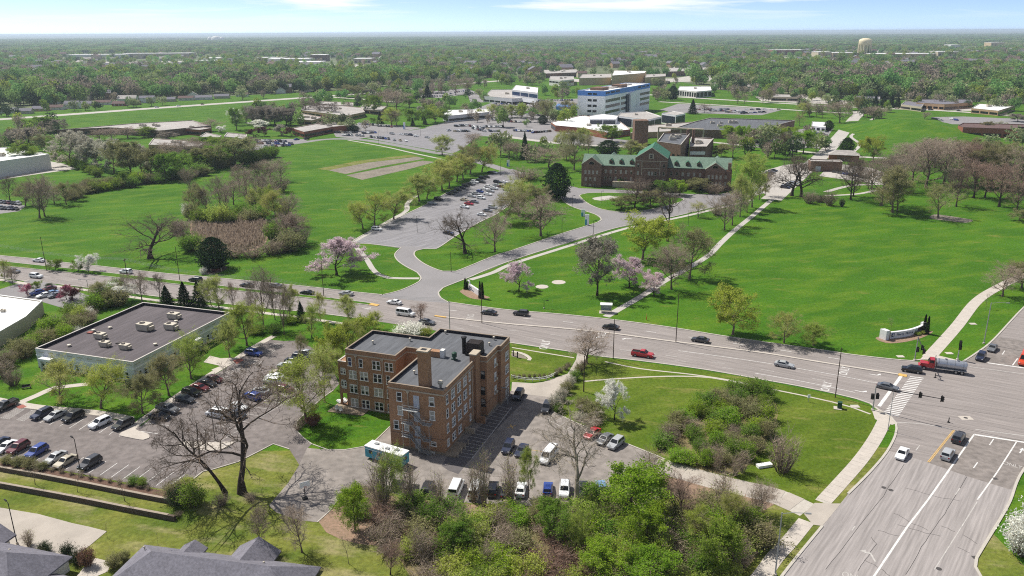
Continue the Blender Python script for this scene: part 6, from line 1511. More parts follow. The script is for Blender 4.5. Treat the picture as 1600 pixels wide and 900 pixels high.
grp('in the park right of the hospital road', [('oak', 1237, 306, 244, 60), ('oak', 1252, 308, 242, 60), ('bared', 1329, 312, 244, 46), ('bared', 1333, 307, 248, 36), ('bare', 1377, 321, 240, 60), ('olive', 1394, 332, 260, 56), ('bud', 1402, 329, 275, 36), ('weep', 1466, 341, 286, 50), ('bared', 1494, 323, 262, 40), ('brown', 1521, 309, 250, 50), ('brown', 1539, 309, 256, 44), ('brown', 1561, 323, 254, 56), ('bare', 1447, 294, 216, 76), ('bare', 1475, 288, 218, 66), ('bare', 1425, 284, 228, 58), ('brown', 1500, 292, 226, 58), ('brown', 1525, 288, 222, 54), ('olive', 1550, 294, 224, 54), ('olive', 1577, 294, 228, 54), ('bare', 1597, 306, 230, 54), ('bare', 1408, 300, 240, 44), ('brown', 1588, 330, 280, 40), ('bare', 1362, 296, 246, 36), ('yel', 1364, 253, 213, 36), ('yew', 1322, 242, 215, 24), ('bare', 1460, 262, 214, 60), ('bare', 1420, 262, 224, 50), ('olive', 1510, 262, 218, 50), ('olive', 1560, 258, 220, 50)])
grp('at the park edge near the round bed', [('brush', 1265, 318, 297, 26), ('brush', 1295, 321, 296, 24), ('eshrub', 1315, 323, 311, 9), ('brush', 1280, 316, 303, 20), ('olv', 1592, 346, 328, 24)])
# wetland grove
grp('in the wet grove on the west lawn', [('olive', 305, 337, 287, 30), ('bare', 325, 337, 293, 30), ('bare', 345, 327, 273, 30), ('bare', 365, 320, 278, 34), ('bare', 385, 312, 262, 34), ('bared', 405, 302, 254, 38), ('bare', 425, 292, 250, 40), ('bare', 440, 284, 248, 30), ('bud', 395, 332, 293, 16), ('lime', 418, 337, 291, 28), ('bud', 432, 347, 297, 38), ('bare', 450, 352, 303, 32), ('bare', 445, 382, 333, 44), ('barer', 465, 378, 333, 40), ('bare', 290, 384, 342, 34), ('bare', 415, 322, 270, 36), ('bare', 355, 335, 288, 26), ('bare', 375, 300, 256, 26), ('bare', 300, 305, 262, 24)])
grp('at the foot of the wet grove', [('oshrub', 300, 343, 316, 26), ('wshrub', 292, 338, 318, 14), ('lshrub', 335, 353, 322, 30), ('lshrub', 351, 354, 320, 24), ('shrub', 405, 345, 320, 34), ('shrub', 380, 340, 318, 30), ('shrub', 430, 377, 347, 32), ('oshrub', 455, 392, 362, 44), ('brush', 470, 385, 352, 36), ('shrub', 300, 392, 366, 40), ('bshrub', 318, 396, 380, 22), ('brush', 330, 398, 374, 40), ('brush', 425, 398, 374, 40), ('brush', 395, 402, 382, 50), ('brush', 440, 395, 372, 40), ('oshrub', 280, 365, 345, 30), ('lshrub', 445, 345, 318, 24), ('shrub', 315, 352, 326, 30), ('brush', 365, 402, 384, 44), ('shrub', 360, 352, 328, 24), ('oshrub', 390, 350, 326, 30), ('brush', 415, 310, 282, 40), ('brush', 395, 318, 292, 36), ('brush', 438, 300, 272, 36)])
grp('in the belt beside the white warehouse', [('grey', 112, 260, 206, 54), ('grey', 135, 262, 212, 40), ('grey', 152, 266, 218, 46), ('grey', 178, 270, 221, 48), ('olv', 205, 276, 222, 50), ('grey', 222, 270, 226, 40), ('olv', 236, 280, 232, 46), ('leaf', 258, 282, 240, 40), ('leaf', 282, 272, 242, 30), ('leaf', 300, 268, 236, 36), ('olv', 322, 266, 230, 40), ('leaf', 345, 262, 226, 44), ('olv', 368, 258, 216, 46), ('bare', 390, 252, 212, 40), ('bare', 262, 252, 222, 40), ('bare', 290, 250, 220, 40), ('bare', 315, 246, 220, 36), ('bright', 272, 262, 243, 16), ('bare', 62, 341, 274, 44), ('bare', 70, 338, 282, 36), ('bared', 16, 314, 276, 26), ('olive', 104, 320, 284, 28), ('olive', 117, 314, 286, 24), ('leaf', 192, 292, 268, 16), ('leaf', 42, 262, 222, 40), ('bare', 85, 318, 290, 30), ('olive', 40, 322, 286, 30), ('olive', 75, 235, 210, 28), ('brn', 45, 225, 200, 40), ('brn', 20, 228, 206, 36), ('leaf', 95, 245, 216, 30)])
rows = [(sb.choice(['shrub', 'oshrub', 'shrub', 'bshrub', 'brush']), 130 + i * 8.6, 300 - i * 1.15 + sb.uniform(-3, 3) - (12 if i > 22 else 0), 0, sb.uniform(18, 30)) for i in range(28)]
rows = [(k, x, y, y - sb.uniform(12, 20), w) for k, x, y, _, w in rows] + [('oshrub', 110 + i * 12, 312 - i * 4 + sb.uniform(-2, 2), 298 - i * 4, 24) for i in range(6)] + [('shrub', 380 + i * 9, 256 - i * 2, 238 - i * 2, 24) for i in range(6)] + [('shrub', 90 + i * 9, 248 + i * 4, 234 + i * 4, 20) for i in range(8)]
grp('along the foot of the belt by the warehouse', rows)
# ---- middle distance
grp('among the low buildings beyond the west lawn', [('leaf', 68, 208, 183, 36), ('brn', 90, 207, 186, 26), ('leaf', 370, 203, 168, 22), ('white', 368, 196, 170, 18), ('brn', 395, 194, 166, 34), ('brn', 412, 196, 166, 34), ('brn', 430, 196, 168, 34), ('brn', 448, 196, 170, 30), ('brn', 385, 192, 168, 30), ('white', 405, 202, 187, 26), ('grey', 440, 212, 195, 20), ('plum', 455, 213, 199, 18), ('plum', 413, 213, 198, 18), ('plum', 396, 214, 202, 18), ('mag', 511, 190, 178, 18), ('bared', 478, 178, 158, 26), ('bared', 500, 180, 159, 26), ('bared', 520, 182, 160, 26), ('leaf', 455, 196, 186, 14), ('bare', 330, 205, 186, 30), ('white', 345, 207, 197, 16), ('leaf', 572, 176, 152, 14), ('leaf', 585, 178, 149, 20), ('con', 594, 193, 174, 12), ('leaf', 584, 192, 184, 10), ('lime', 612, 196, 168, 26), ('bare', 620, 197, 172, 24), ('leaf', 645, 196, 170, 22), ('leaf', 662, 194, 170, 22), ('lime', 680, 192, 168, 26), ('leaf', 695, 190, 170, 20), ('con', 645, 197, 184, 8), ('con', 664, 194, 183, 8), ('bare', 620, 172, 142, 44), ('bare', 605, 166, 138, 30), ('leaf', 640, 168, 148, 22), ('yew', 637, 158, 137, 14), ('con', 668, 152, 132, 16), ('con', 662, 160, 148, 10), ('olive', 540, 152, 132, 26), ('olive', 560, 152, 133, 30), ('brn', 575, 151, 138, 18), ('grey', 655, 182, 166, 14), ('bare', 690, 146, 128, 14), ('bare', 712, 148, 122, 22), ('bare', 730, 146, 120, 24), ('white', 535, 203, 193, 22), ('yew', 553, 205, 196, 20), ('leaf', 320, 232, 214, 26), ('bare', 300, 232, 214, 26), ('leaf', 345, 238, 214, 40), ('brn', 260, 222, 205, 30), ('leaf', 225, 215, 198, 26), ('bare', 200, 216, 198, 34), ('bare', 175, 218, 200, 34), ('bare', 155, 220, 202, 30)])
grp('round the hospital car parks', [('lime', 770, 183, 163, 18), ('lime', 785, 184, 164, 18), ('lime', 800, 184, 163, 18), ('lime', 815, 185, 162, 18), ('olive', 855, 190, 153, 28), ('yew', 848, 194, 180, 16), ('olive', 886, 184, 156, 22), ('olive', 897, 180, 158, 18), ('bud', 750, 183, 170, 12), ('bare', 735, 188, 170, 12), ('bud', 912, 230, 200, 30), ('con', 1082, 178, 155, 16), ('bare', 1101, 176, 162, 16), ('yew', 1051, 156, 134, 18), ('olv', 1038, 154, 140, 18), ('olive', 1025, 156, 137, 16), ('bright', 1140, 222, 196, 24), ('bright', 1158, 224, 196, 20), ('bright', 1172, 222, 200, 20), ('bright', 1190, 224, 197, 22), ('bright', 1208, 226, 197, 24), ('bright', 1238, 216, 198, 22), ('bright', 1255, 240, 204, 30), ('bare', 1145, 246, 208, 26), ('bared', 1227, 243, 205, 28), ('bare', 1200, 246, 222, 20), ('lime', 1180, 258, 240, 34), ('yew', 1294, 204, 188, 16), ('weep', 1249, 197, 178, 14), ('bud', 1254, 182, 160, 20), ('bare', 1265, 182, 160, 14), ('bare', 1275, 184, 160, 14), ('bare', 1285, 184, 161, 14), ('bare', 1312, 192, 158, 36), ('olive', 1340, 176, 150, 18), ('bare', 1365, 188, 166, 26), ('bare', 1378, 186, 168, 26), ('bare', 1444, 186, 175, 14), ('olv', 1118, 247, 224, 34), ('brush', 1100, 250, 236, 40), ('bare', 1060, 254, 236, 30), ('grey', 1562, 204, 190, 16), ('olv', 1540, 206, 190, 18), ('brn', 1590, 190, 178, 22), ('bare', 1152, 162, 145, 12), ('bare', 1163, 162, 146, 12), ('bare', 1192, 162, 140, 16), ('olv', 1200, 160, 140, 14), ('olive', 1225, 214, 196, 16)])
for nm, ln in (('right', [(1367, 168, 148), (1380, 168, 146), (1392, 168, 147), (1402, 168, 150)]),):
    grp('in the dark row across the highway at right', [('con', x, y, t, 13) for x, y, t in ln])
print('trees', ntree)
# ================================================================ vehicles
PAINT = {'black': (18, 18, 20), 'charcoal': (52, 53, 56), 'grey': (98, 100, 103), 'silver': (165, 167, 168), 'white': (226, 227, 226), 'red': (170, 26, 34), 'dark red': (92, 24, 28), 'blue': (36, 62, 134), 'navy': (24, 32, 58), 'pale blue': (112, 142, 178), 'beige': (168, 158, 136), 'brown': (74, 56, 44), 'orange': (206, 70, 36), 'green': (52, 66, 58)}
for k, v in PAINT.items(): pmat('paint_' + k.replace(' ', '_') + '_car', srgb(*v), 0.32, 0.0, spec=0.5, coat=0.6)
pmat('rim', srgb(150, 152, 154), 0.35, 0.0, metal=0.7); pmat('head_lamp', srgb(215, 218, 220), 0.2, 0.0); pmat('tail_lamp', srgb(140, 18, 20), 0.3, 0.0)
def car_paint(c): return MATS['paint_' + c.replace(' ', '_') + '_car']
CT = {  # L, W, clearance, lower-body top outline (x, z), greenhouse bottom x0..x1, belt z, roof x0..x1, roof z
    'sedan': (4.8, 1.84, .2, [(-2.4, .72), (-2.3, .98), (-1.7, 1.02), (1.0, .98), (2.1, .82), (2.4, .62)], -1.85, 1.1, .98, -1.05, .25, 1.46),
    'suv': (4.7, 1.92, .25, [(-2.35, .8), (-2.3, 1.1), (-1.8, 1.12), (1.0, 1.08), (2.15, .98), (2.35, .72)], -2.25, 1.15, 1.08, -1.95, .35, 1.74),
    'hatchback': (4.2, 1.78, .2, [(-2.1, .75), (-2.05, 1.0), (-1.6, 1.02), (.95, .98), (1.9, .84), (2.1, .62)], -2.0, 1.1, .98, -1.55, .25, 1.5),
    'minivan': (5.1, 1.98, .2, [(-2.55, .75), (-2.5, 1.05), (-2, 1.06), (1.3, 1.04), (2.35, .86), (2.55, .62)], -2.48, 1.5, 1.04, -2.3, .6, 1.76),
    'van': (5.7, 2.05, .25, [(-2.85, .8), (-2.84, 1.2), (-2.4, 1.22), (1.6, 1.2), (2.6, 1.02), (2.85, .7)], -2.84, 1.9, 1.2, -2.78, 1.15, 2.2),
    'pickup': (5.8, 2.0, .3, [(-2.9, .85), (-2.88, 1.2), (-2.4, 1.22), (1.3, 1.16), (2.6, 1.06), (2.9, .8)], -.75, 1.35, 1.18, -.5, .6, 1.86)}
def car_parts(t):
    L_, W, cl, top, g0, g1, bz, r0, r1, rz_ = CT[t]; hw = W / 2
    body = MB(); rings_ = []
    for i, (x, zt) in enumerate(top):
        e = .88 if i in (0, len(top) - 1) else (.97 if i in (1, len(top) - 2) else 1.0); h = hw * e
        zb = cl + (.12 if i in (0, len(top) - 1) else 0)
        rings_.append([(x, -h * .9, zb), (x, -h, zb + .2), (x, -h, zt - .16), (x, -h * .93, zt - .02), (x, h * .93, zt - .02), (x, h, zt - .16), (x, h, zb + .2), (x, h * .9, zb)])
    for a, b in zip(rings_, rings_[1:]):
        for k in range(8): k2 = (k + 1) % 8; body.face([a[k], a[k2], b[k2], b[k]][::-1])
    body.face(rings_[0]); body.face(rings_[-1][::-1])
    if t == 'pickup':
        x0, x1 = -2.8, -.85; z0, z1 = .8, 1.21
        body.box(x0, x1, -hw * .88, -hw * .8, 1.18, 1.34); body.box(x0, x1, hw * .8, hw * .88, 1.18, 1.34); body.box(x0, x0 + .08, -hw * .8, hw * .8, 1.18, 1.34)
        body.mat(1).box(x0 + .08, x1, -hw * .8, hw * .8, 1.19, 1.225); body.mat(0)
    wb, wt_ = hw * .92, hw * .76
    B = [(g0, -wb, bz - .04), (g1, -wb, bz - .04), (g1, wb, bz - .04), (g0, wb, bz - .04)]; T = [(r0, -wt_, rz_ - .05), (r1, -wt_, rz_ - .05), (r1, wt_, rz_ - .05), (r0, wt_, rz_ - .05)]
    C_ = [(r0 + .12, -wt_ + .12, rz_), (r1 - .15, -wt_ + .12, rz_), (r1 - .15, wt_ - .12, rz_), (r0 + .12, wt_ - .12, rz_)]
    for k in range(4):
        k2 = (k + 1) % 4; body.face([B[k], B[k2], T[k2], T[k]]); body.face([T[k], T[k2], C_[k2], C_[k]])
    body.face(C_)
    def pane(k, u0, u1, v0=.14, v1=.92):
        k2 = (k + 1) % 4; b0, b1, t0, t1 = (Vector(p) for p in (B[k], B[k2], T[k], T[k2]))
        n = (b1 - b0).cross(t0 - b0).normalized() * .018
        f = lambda u, v: (b0.lerp(b1, u)).lerp(t0.lerp(t1, u), v) + n
        return [f(u0, v0), f(u1, v0), f(u1, v1), f(u0, v1)]
    ws = MB().face(pane(1, .07, .93)); rw = MB().face(pane(3, .08, .92, .25 if t != 'van' else .35))
    sw = []
    for k in (0, 2):
        m = MB(); cuts = {'van': (.05, .30, .34, .66, .70, .93), 'pickup': (.1, .9)}.get(t, (.08, .44, .48, .9))
        if k == 2: cuts = tuple(1 - c for c in cuts[::-1])
        for a, b in zip(cuts[::2], cuts[1::2]): m.face(pane(k, a, b, .18, .9))
        sw.append(m)
    wheel = MB(); r = .34 if t in ('sedan', 'hatchback') else .38
    wheel.tube((0, -.11, 0), (0, .11, 0), r, r, 14); rim = MB(); rim.tube((0, -.125, 0), (0, .125, 0), r * .62, r * .62, 10)
    ax = L_ * .295; wpos = [(s * ax, q * (hw - .1), r) for s in (1, -1) for q in (1, -1)]
    fx = top[-1][0]; fz = top[-2][1] - .2; bx = top[0][0]
    hl = MB().box(fx - .22, fx - .02, .42 * W - .32, .42 * W, fz - .08, fz + .06); tl = MB().box(bx - .02, bx + .1, .42 * W - .24, .42 * W + .02, top[1][1] - .32, top[1][1] - .1)
    hl2 = MB().box(fx - .22, fx - .02, -.42 * W, -.42 * W + .32, fz - .08, fz + .06); tl2 = MB().box(bx - .02, bx + .1, -.42 * W - .02, -.42 * W + .24, top[1][1] - .32, top[1][1] - .1)
    return dict(body=body, windshield=ws, rear_window=rw, side_window=sw, wheel=wheel, rim=rim, wpos=wpos, headlight=(hl, hl2), taillight=(tl, tl2))
CARM = {}
for t in CT:
    p = car_parts(t); d = {}
    d['body'] = p['body'].mesh('body'); d['body'].materials.append(car_paint('white')); d['body'].materials.append(MATS['rubber'])
    for k in ('windshield', 'rear_window', 'wheel', 'rim'): d[k] = p[k].mesh(k); d[k].materials.append(MATS[{'wheel': 'rubber', 'rim': 'rim'}.get(k, 'glass_dark')])
    for k, m in (('side_window', 'glass_dark'), ('headlight', 'head_lamp'), ('taillight', 'tail_lamp')):
        d[k] = [q.mesh(k) for q in p[k]]
        for q in d[k]: q.materials.append(MATS[m])
    d['wpos'] = p['wpos']
    lo = MB(); lo.v += p['body'].v; lo.f += p['body'].f; lo.mi += [0] * len(p['body'].f)
    for part in (p['windshield'], p['rear_window'], *p['side_window']):
        o_ = len(lo.v); lo.v += part.v; lo.f += [tuple(i + o_ for i in f) for f in part.f]; lo.mi += [1] * len(part.f)
    lo.cur = 2
    for w_ in p['wpos']: lo.tube((w_[0], w_[1] - .11, w_[2]), (w_[0], w_[1] + .11, w_[2]), w_[2], w_[2], 7)
    d['low'] = lo.mesh('car'); d['lowmb'] = lo
    for m in (car_paint('white'), MATS['glass_dark'], MATS['rubber']): d['low'].materials.append(m)
    CARM[t] = d
NAMES = {'sedan': 'sedan', 'suv': 'suv', 'hatchback': 'hatchback', 'minivan': 'minivan', 'van': 'van', 'pickup': 'pickup_truck'}
ncar = 0
def car_at(t, col, p, ang, label, group, full=True):
    global ncar
    d = CARM[t]; nm = 'car' if t in ('sedan', 'suv', 'hatchback', 'minivan') else NAMES[t]; cat = {'van': 'van', 'pickup': 'pickup truck'}.get(t, 'car'); ncar += 1
    if not full:
        o = obj(nm, d['low'], None, [car_paint(col)]); o.location = p; o.rotation_euler = (0, 0, ang); return tag(o, label, cat, group)
    r_ = thing(nm, label, cat, p, ang, group)
    obj('body', d['body'], r_, [car_paint(col)]); obj('windshield', d['windshield'], r_); obj('rear_window', d['rear_window'], r_)
    for k in ('side_window', 'headlight', 'taillight'):
        for m in d[k]: obj(k, m, r_)
    for w_ in d['wpos']:
        q = obj('wheel', d['wheel'], r_); q.location = w_; obj('rim', d['rim'], q)
    return r_
def cars(place, rows, dirv=None, group=None, full=True, z=.035):
    cnt = {}
    TN = {'sedan': 'sedan', 'suv': 'SUV', 'hatchback': 'hatchback', 'minivan': 'minivan', 'van': 'van', 'pickup': 'pickup truck'}
    for r_ in sorted(rows, key=lambda r: r[2]):
        t, c, x, y = r_[:4]; dx, dy = r_[4:6] if len(r_) > 4 else dirv
        key = (t, c); n = sum(1 for q in rows if q[:2] == key); cnt[key] = cnt.get(key, 0) + 1
        lb = f'{c} {TN[t]} {place}' + ('' if n == 1 else f', {ordinal(cnt[key])} from left')
        a = P(x - dx / 2, y - dy / 2); b = P(x + dx / 2, y + dy / 2); m = P(x, y)
        car_at(t, c, (m.x, m.y, z), math.atan2(b.y - a.y, b.x - a.x), lb, group or place, full)
S, V_, H_, M_, PK, VN = 'sedan', 'suv', 'hatchback', 'minivan', 'pickup', 'van'
cars('in the upper row of the left car park', [(PK, 'charcoal', 9, 638, -32, 15), (V_, 'navy', 66, 651, -32, 15), (S, 'silver', 87, 653, -32, 15), (V_, 'black', 115, 655, -32, 15), (V_, 'white', 157, 665, -32, 15), (V_, 'charcoal', 193, 667, -32, 15)])
cars('above the retaining wall', [(S, 'navy', -2, 697), (S, 'white', 11, 702), (V_, 'dark red', 29, 704), (V_, 'blue', 58, 710), (S, 'silver', 87, 719), (S, 'beige', 103, 725), (V_, 'charcoal', 141, 728)], (-32, 19))
cars('in the row along the office lawn', [(S, 'black', 250, 654, 30, 5), (PK, 'grey', 263, 643, 34, 9), (S, 'charcoal', 290, 627, 26, 6), (V_, 'black', 300, 617, 26, 6), (S, 'dark red', 313, 609, 26, 6), (S, 'black', 324, 602, 26, 6), (H_, 'dark red', 336, 596, 25, 6), (V_, 'blue', 397, 555, 26, 4)])
cars('in the middle rows of the left car park', [(S, 'white', 373, 639, 30, 9), (S, 'charcoal', 370, 651, 30, 9), (VN, 'white', 341, 651, -34, -7), (V_, 'blue', 394, 623, -30, -9), (S, 'silver', 408, 614, -30, -9), (H_, 'dark red', 446, 611, 27, 5), (V_, 'white', 425, 599, -27, -3), (S, 'white', 430, 592, -27, -3), (S, 'beige', 439, 585, -27, -3), (V_, 'silver', 448, 575, -26, -3), (S, 'navy', 460, 567, 26, 3), (V_, 'charcoal', 471, 561, 26, 3), (S, 'silver', 481, 555, 26, 3)])
cars('in the brick building car park', [(V_, 'navy', 794, 703, -10, 19), (S, 'navy', 815, 708, -12, 19), (VN, 'white', 857, 717, -16, 19), (S, 'red', 925, 681, -20, 15), (S, 'grey', 945, 690, -20, 15), (V_, 'silver', 962, 697, -20, 16), (V_, 'black', 810, 621, -10, 16), (V_, 'charcoal', 854, 641, -8, 17)])
cars('in the row at the thicket edge', [(VN, 'white', 713, 768, 10, -23), (VN, 'white', 743, 770, 7, -23), (V_, 'black', 770, 769, 4, -20), (S, 'charcoal', 791, 771, 3, -20), (S, 'white', 814, 769, 4, -20), (H_, 'blue', 856, 768, 2, -20), (V_, 'white', 882, 770, -2, 20), (S, 'charcoal', 911, 769, 2, 20), (S, 'pale blue', 940, 766, -6, -20), (V_, 'charcoal', 668, 768, 8, -20)])
cars('on the main road, far carriageway', [(S, 'white', 61, 409, -24, -2), (V_, 'white', 197, 427, -24, -2.5), (V_, 'black', 306, 440, -24, -2.5), (S, 'charcoal', 386, 448, -24, -2.6), (S, 'grey', 430, 449, -24, -2.6), (S, 'black', 480, 460, -24, -2.6), (S, 'silver', 541, 461, -24, -2.6), (S, 'white', 616, 475, -24, -3), (S, 'charcoal', 764, 491, -24, -2.8), (V_, 'charcoal', 814, 492.5, -24, -2.8), (S, 'black', 954, 514, -24, -3), (S, 'charcoal', 1094, 534, -24, -3.6), (V_, 'black', 1424, 581, -26, -4)])
cars('on the main road, near carriageway', [(S, 'grey', 22, 426, 24, 2.4), (V_, 'white', 57, 434, 24, 2.4), (VN, 'white', 634, 493, 26, 3.6), (S, 'grey', 667, 506, 24, 3.6), (PK, 'red', 1004, 557, 28, 4), (S, 'silver', 1225, 573, 27, 5), (S, 'grey', 1387, 608, 27, 6)])
cars('on the cross road near the junction', [(V_, 'navy', 1532, 561, -8, 12), (S, 'grey', 1550, 547, -9, 12), (V_, 'charcoal', 1497, 688, 8, -12), (V_, 'silver', 1480, 714, 8, -12), (S, 'white', 1409, 713, -8, 13)])
cars('in the small car park by the main road', [(H_, 'blue', 58, 460), (S, 'dark red', 76, 454), (S, 'white', 70, 464), (S, 'pale blue', 80, 461), (S, 'grey', 88, 464)], (-17, 4))
# sloping hospital car park
cars('along the west kerb of the sloping car park', [(V_, 'white', 589, 360), (S, 'silver', 675, 319), (V_, 'black', 685, 313), (S, 'black', 704, 304), (S, 'charcoal', 710, 301), (V_, 'charcoal', 716, 298), (S, 'navy', 722, 295), (V_, 'black', 728, 292), (S, 'charcoal', 733, 289), (S, 'silver', 737, 288), (V_, 'white', 742, 286), (S, 'charcoal', 748, 283), (V_, 'black', 754, 280), (S, 'black', 760, 278), (S, 'charcoal', 753, 286), (S, 'black', 767, 271), (S, 'white', 772, 271)], (20, 2.5))
cars('in the middle of the sloping car park', [(S, 'red', 733, 320), (S, 'beige', 726, 314), (S, 'grey', 741, 317), (S, 'white', 726, 325), (S, 'silver', 737, 308), (V_, 'white', 752, 311), (S, 'silver', 744, 304), (H_, 'blue', 750, 301), (S, 'white', 762, 305), (S, 'white', 757, 297), (S, 'silver', 766, 300), (V_, 'white', 772, 296), (S, 'white', 763, 293), (S, 'silver', 776, 291), (V_, 'black', 777, 286), (S, 'white', 788, 286), (S, 'dark red', 784, 293), (V_, 'grey', 795, 290), (S, 'white', 792, 298)], (18, 2.2))
cars('along the east kerb of the sloping car park', [(S, 'white', 753, 337), (S, 'grey', 762, 331), (V_, 'silver', 770, 326), (S, 'navy', 701, 366), (V_, 'white', 786, 316)], (20, 2.4))
# far rows: seen as colour and roof only
fr = random.Random(33)
ROWS = []
def far_row(place, a, b, n, head): ROWS.append((place, a, b, n, head))
for r_ in (('in the near row of the lot beyond the west lawn', (580, 215), (607, 218), 7, (6, 4)), ('in the back row of the lot beyond the west lawn', (612, 210), (642, 212), 5, (9, 1)), ('in the left row of the same far lot', (616, 220), (634, 221), 3, (6, 4)), ('alone in the far grey lot', (652, 214), (704, 220), 4, (9, 1)), ('at the entrance of the far grey lot', (680, 202), (702, 205), 2, (9, -1)),
           ('in the cluster right of the far grey lot', (711, 206), (732, 206), 7, (7, 1)), ('behind the cluster right of the far lot', (713, 198), (730, 197), 6, (7, 1)), ('in the dense far block', (735, 198), (762, 202), 8, (6, 2)), ('in the second dense far block', (740, 202), (758, 206), 6, (6, 2)), ('in the long row towards the tower', (757, 199), (786, 199), 9, (4, 3)), ('in the row before the school trees', (562, 194), (612, 199), 13, (3, 3)), ('in the row left of the far lot', (536, 212), (567, 213), 8, (5, 2)), ('in the row by the orange clinic', (525, 208), (556, 208), 8, (5, 1)), ('in the row right of the orange clinic', (567, 209), (586, 208), 6, (4, 2)),
           ('in the first row of the lot by the plum trees', (402, 221), (450, 222), 13, (5, 2)), ('in the middle row by the plum trees', (405, 225), (456, 226), 13, (5, 2)), ('in the last row by the plum trees', (411, 231), (452, 228), 9, (5, 2)), ('beside the road by the plum trees', (462, 219), (479, 218), 2, (9, -1)),
           ('in the first row before the hospital podium', (769, 188), (797, 189), 10, (4, 2)), ('in the second row before the podium', (795, 191), (828, 192), 10, (4, 2)), ('in the row by the forecourt lawn', (803, 205), (832, 206), 9, (4, 2)), ('at the podium entrance', (834, 208), (858, 206), 7, (5, -1)), ('in the row left of the forecourt lawn', (767, 206), (784, 206), 4, (5, 1)), ('in the row below the blue canopy', (825, 180), (848, 181), 7, (4, 1)), ('in the upper lot left of the tower', (772, 163), (845, 164), 20, (3, 1)), ('in the top row left of the tower', (825, 158), (898, 157), 20, (3, 1)), ('in the lower lot left of the tower', (780, 167), (828, 168), 14, (3, 1)), ('in the lot by the stepped clinic', (673, 146), (704, 147), 10, (3, 1)), ('in the second lot by the stepped clinic', (676, 151), (695, 151), 6, (3, 1)), ('in the row near the poplars', (711, 145), (731, 142), 7, (3, 1)),
           ('in the first row right of the tower', (1089, 172), (1138, 172), 14, (5, 1)), ('in the second row right of the tower', (1110, 174), (1152, 174), 12, (5, 1)), ('in the loose row right of the tower', (1166, 172), (1216, 172), 6, (8, .5)), ('in the low row right of the tower', (1136, 176), (1162, 176), 6, (6, .5)), ('in the row along the grey annex', (1160, 178), (1194, 176), 6, (8, 0)), ('in the upper row by the white shed', (1272, 210), (1293, 212), 5, (7, 1)), ('in the lower row by the white shed', (1268, 218), (1290, 219), 5, (7, 1)), ('under the bright green trees', (1214, 212), (1248, 212), 8, (6, 1)), ('below the bright green trees', (1180, 223), (1242, 223), 12, (6, 1)), ('in the dark row by the park oaks', (1224, 296), (1247, 284), 9, (10, 1)), ('in the row left of the park oaks', (1192, 280), (1209, 268), 6, (9, 1)), ('in the lot by the brick apartments', (1458, 186), (1470, 189), 4, (8, 1)), ('in the second lot by the brick apartments', (1488, 187), (1500, 190), 3, (8, 1)), ('near the brown brick shed', (1305, 270), (1350, 278), 6, (9, 1)), ('in the lot by the warehouse', (-10, 316), (30, 320), 8, (7, 3)), ('in the lower lot by the warehouse', (-15, 326), (25, 328), 8, (7, 3)), ('on the far highway at left', (246, 168.5), (318, 163.5), 3, (9, -.6)), ('on the far highway at right', (1400, 170), (1500, 174), 3, (9, .4))): far_row(*r_)
allc = []
for place, a, b, n, head in ROWS:
    for i in range(n):
        t = (i + fr.uniform(-.12, .12)) / max(1, n - 1); x = a[0] + (b[0] - a[0]) * t; y = a[1] + (b[1] - a[1]) * t
        if fr.random() < .06: continue
        allc.append((place, fr.choice([S, S, V_, V_, H_, M_]), fr.choice(['white', 'white', 'silver', 'silver', 'grey', 'charcoal', 'black', 'black', 'navy', 'dark red', 'beige', 'blue']), x, y, head))
allc.sort(key=lambda r: -r[4])
keep = allc[:max(0, 296 - ncar)]; rest = allc[len(keep):]
for place in dict.fromkeys(r[0] for r in keep):
    cars(place, [(r[1], r[2], r[3], r[4], r[5][0], r[5][1]) for r in keep if r[0] == place], None, 'cars in the far car parks', False, .07)
# the rest of the far parked cars read as one mass
mb = MB(); cols = ['white', 'silver', 'grey', 'charcoal', 'black', 'navy', 'dark red', 'beige', 'blue']
for place, t, c, x, y, hd in rest:
    a = P(x, y); b = P(x + hd[0], y + hd[1]); an = math.atan2(b.y - a.y, b.x - a.x); ca, sa = math.cos(an), math.sin(an); lo = CARM[t]['lowmb']; o_ = len(mb.v)
    mb.v += [(a.x + v[0] * ca - v[1] * sa, a.y + v[0] * sa + v[1] * ca, v[2] + .1) for v in lo.v]; mb.f += [tuple(i + o_ for i in f) for f in lo.f]; mb.mi += [cols.index(c) if m == 0 else len(cols) + m - 1 for m in lo.mi]
if rest: tag(mb.build('parked_cars', [car_paint(c) for c in cols] + [MATS['glass_dark'], MATS['rubber']]), 'mass of small parked cars in the farthest car parks', 'cars', None, 'stuff')
print('cars', ncar, 'rest', len(rest))

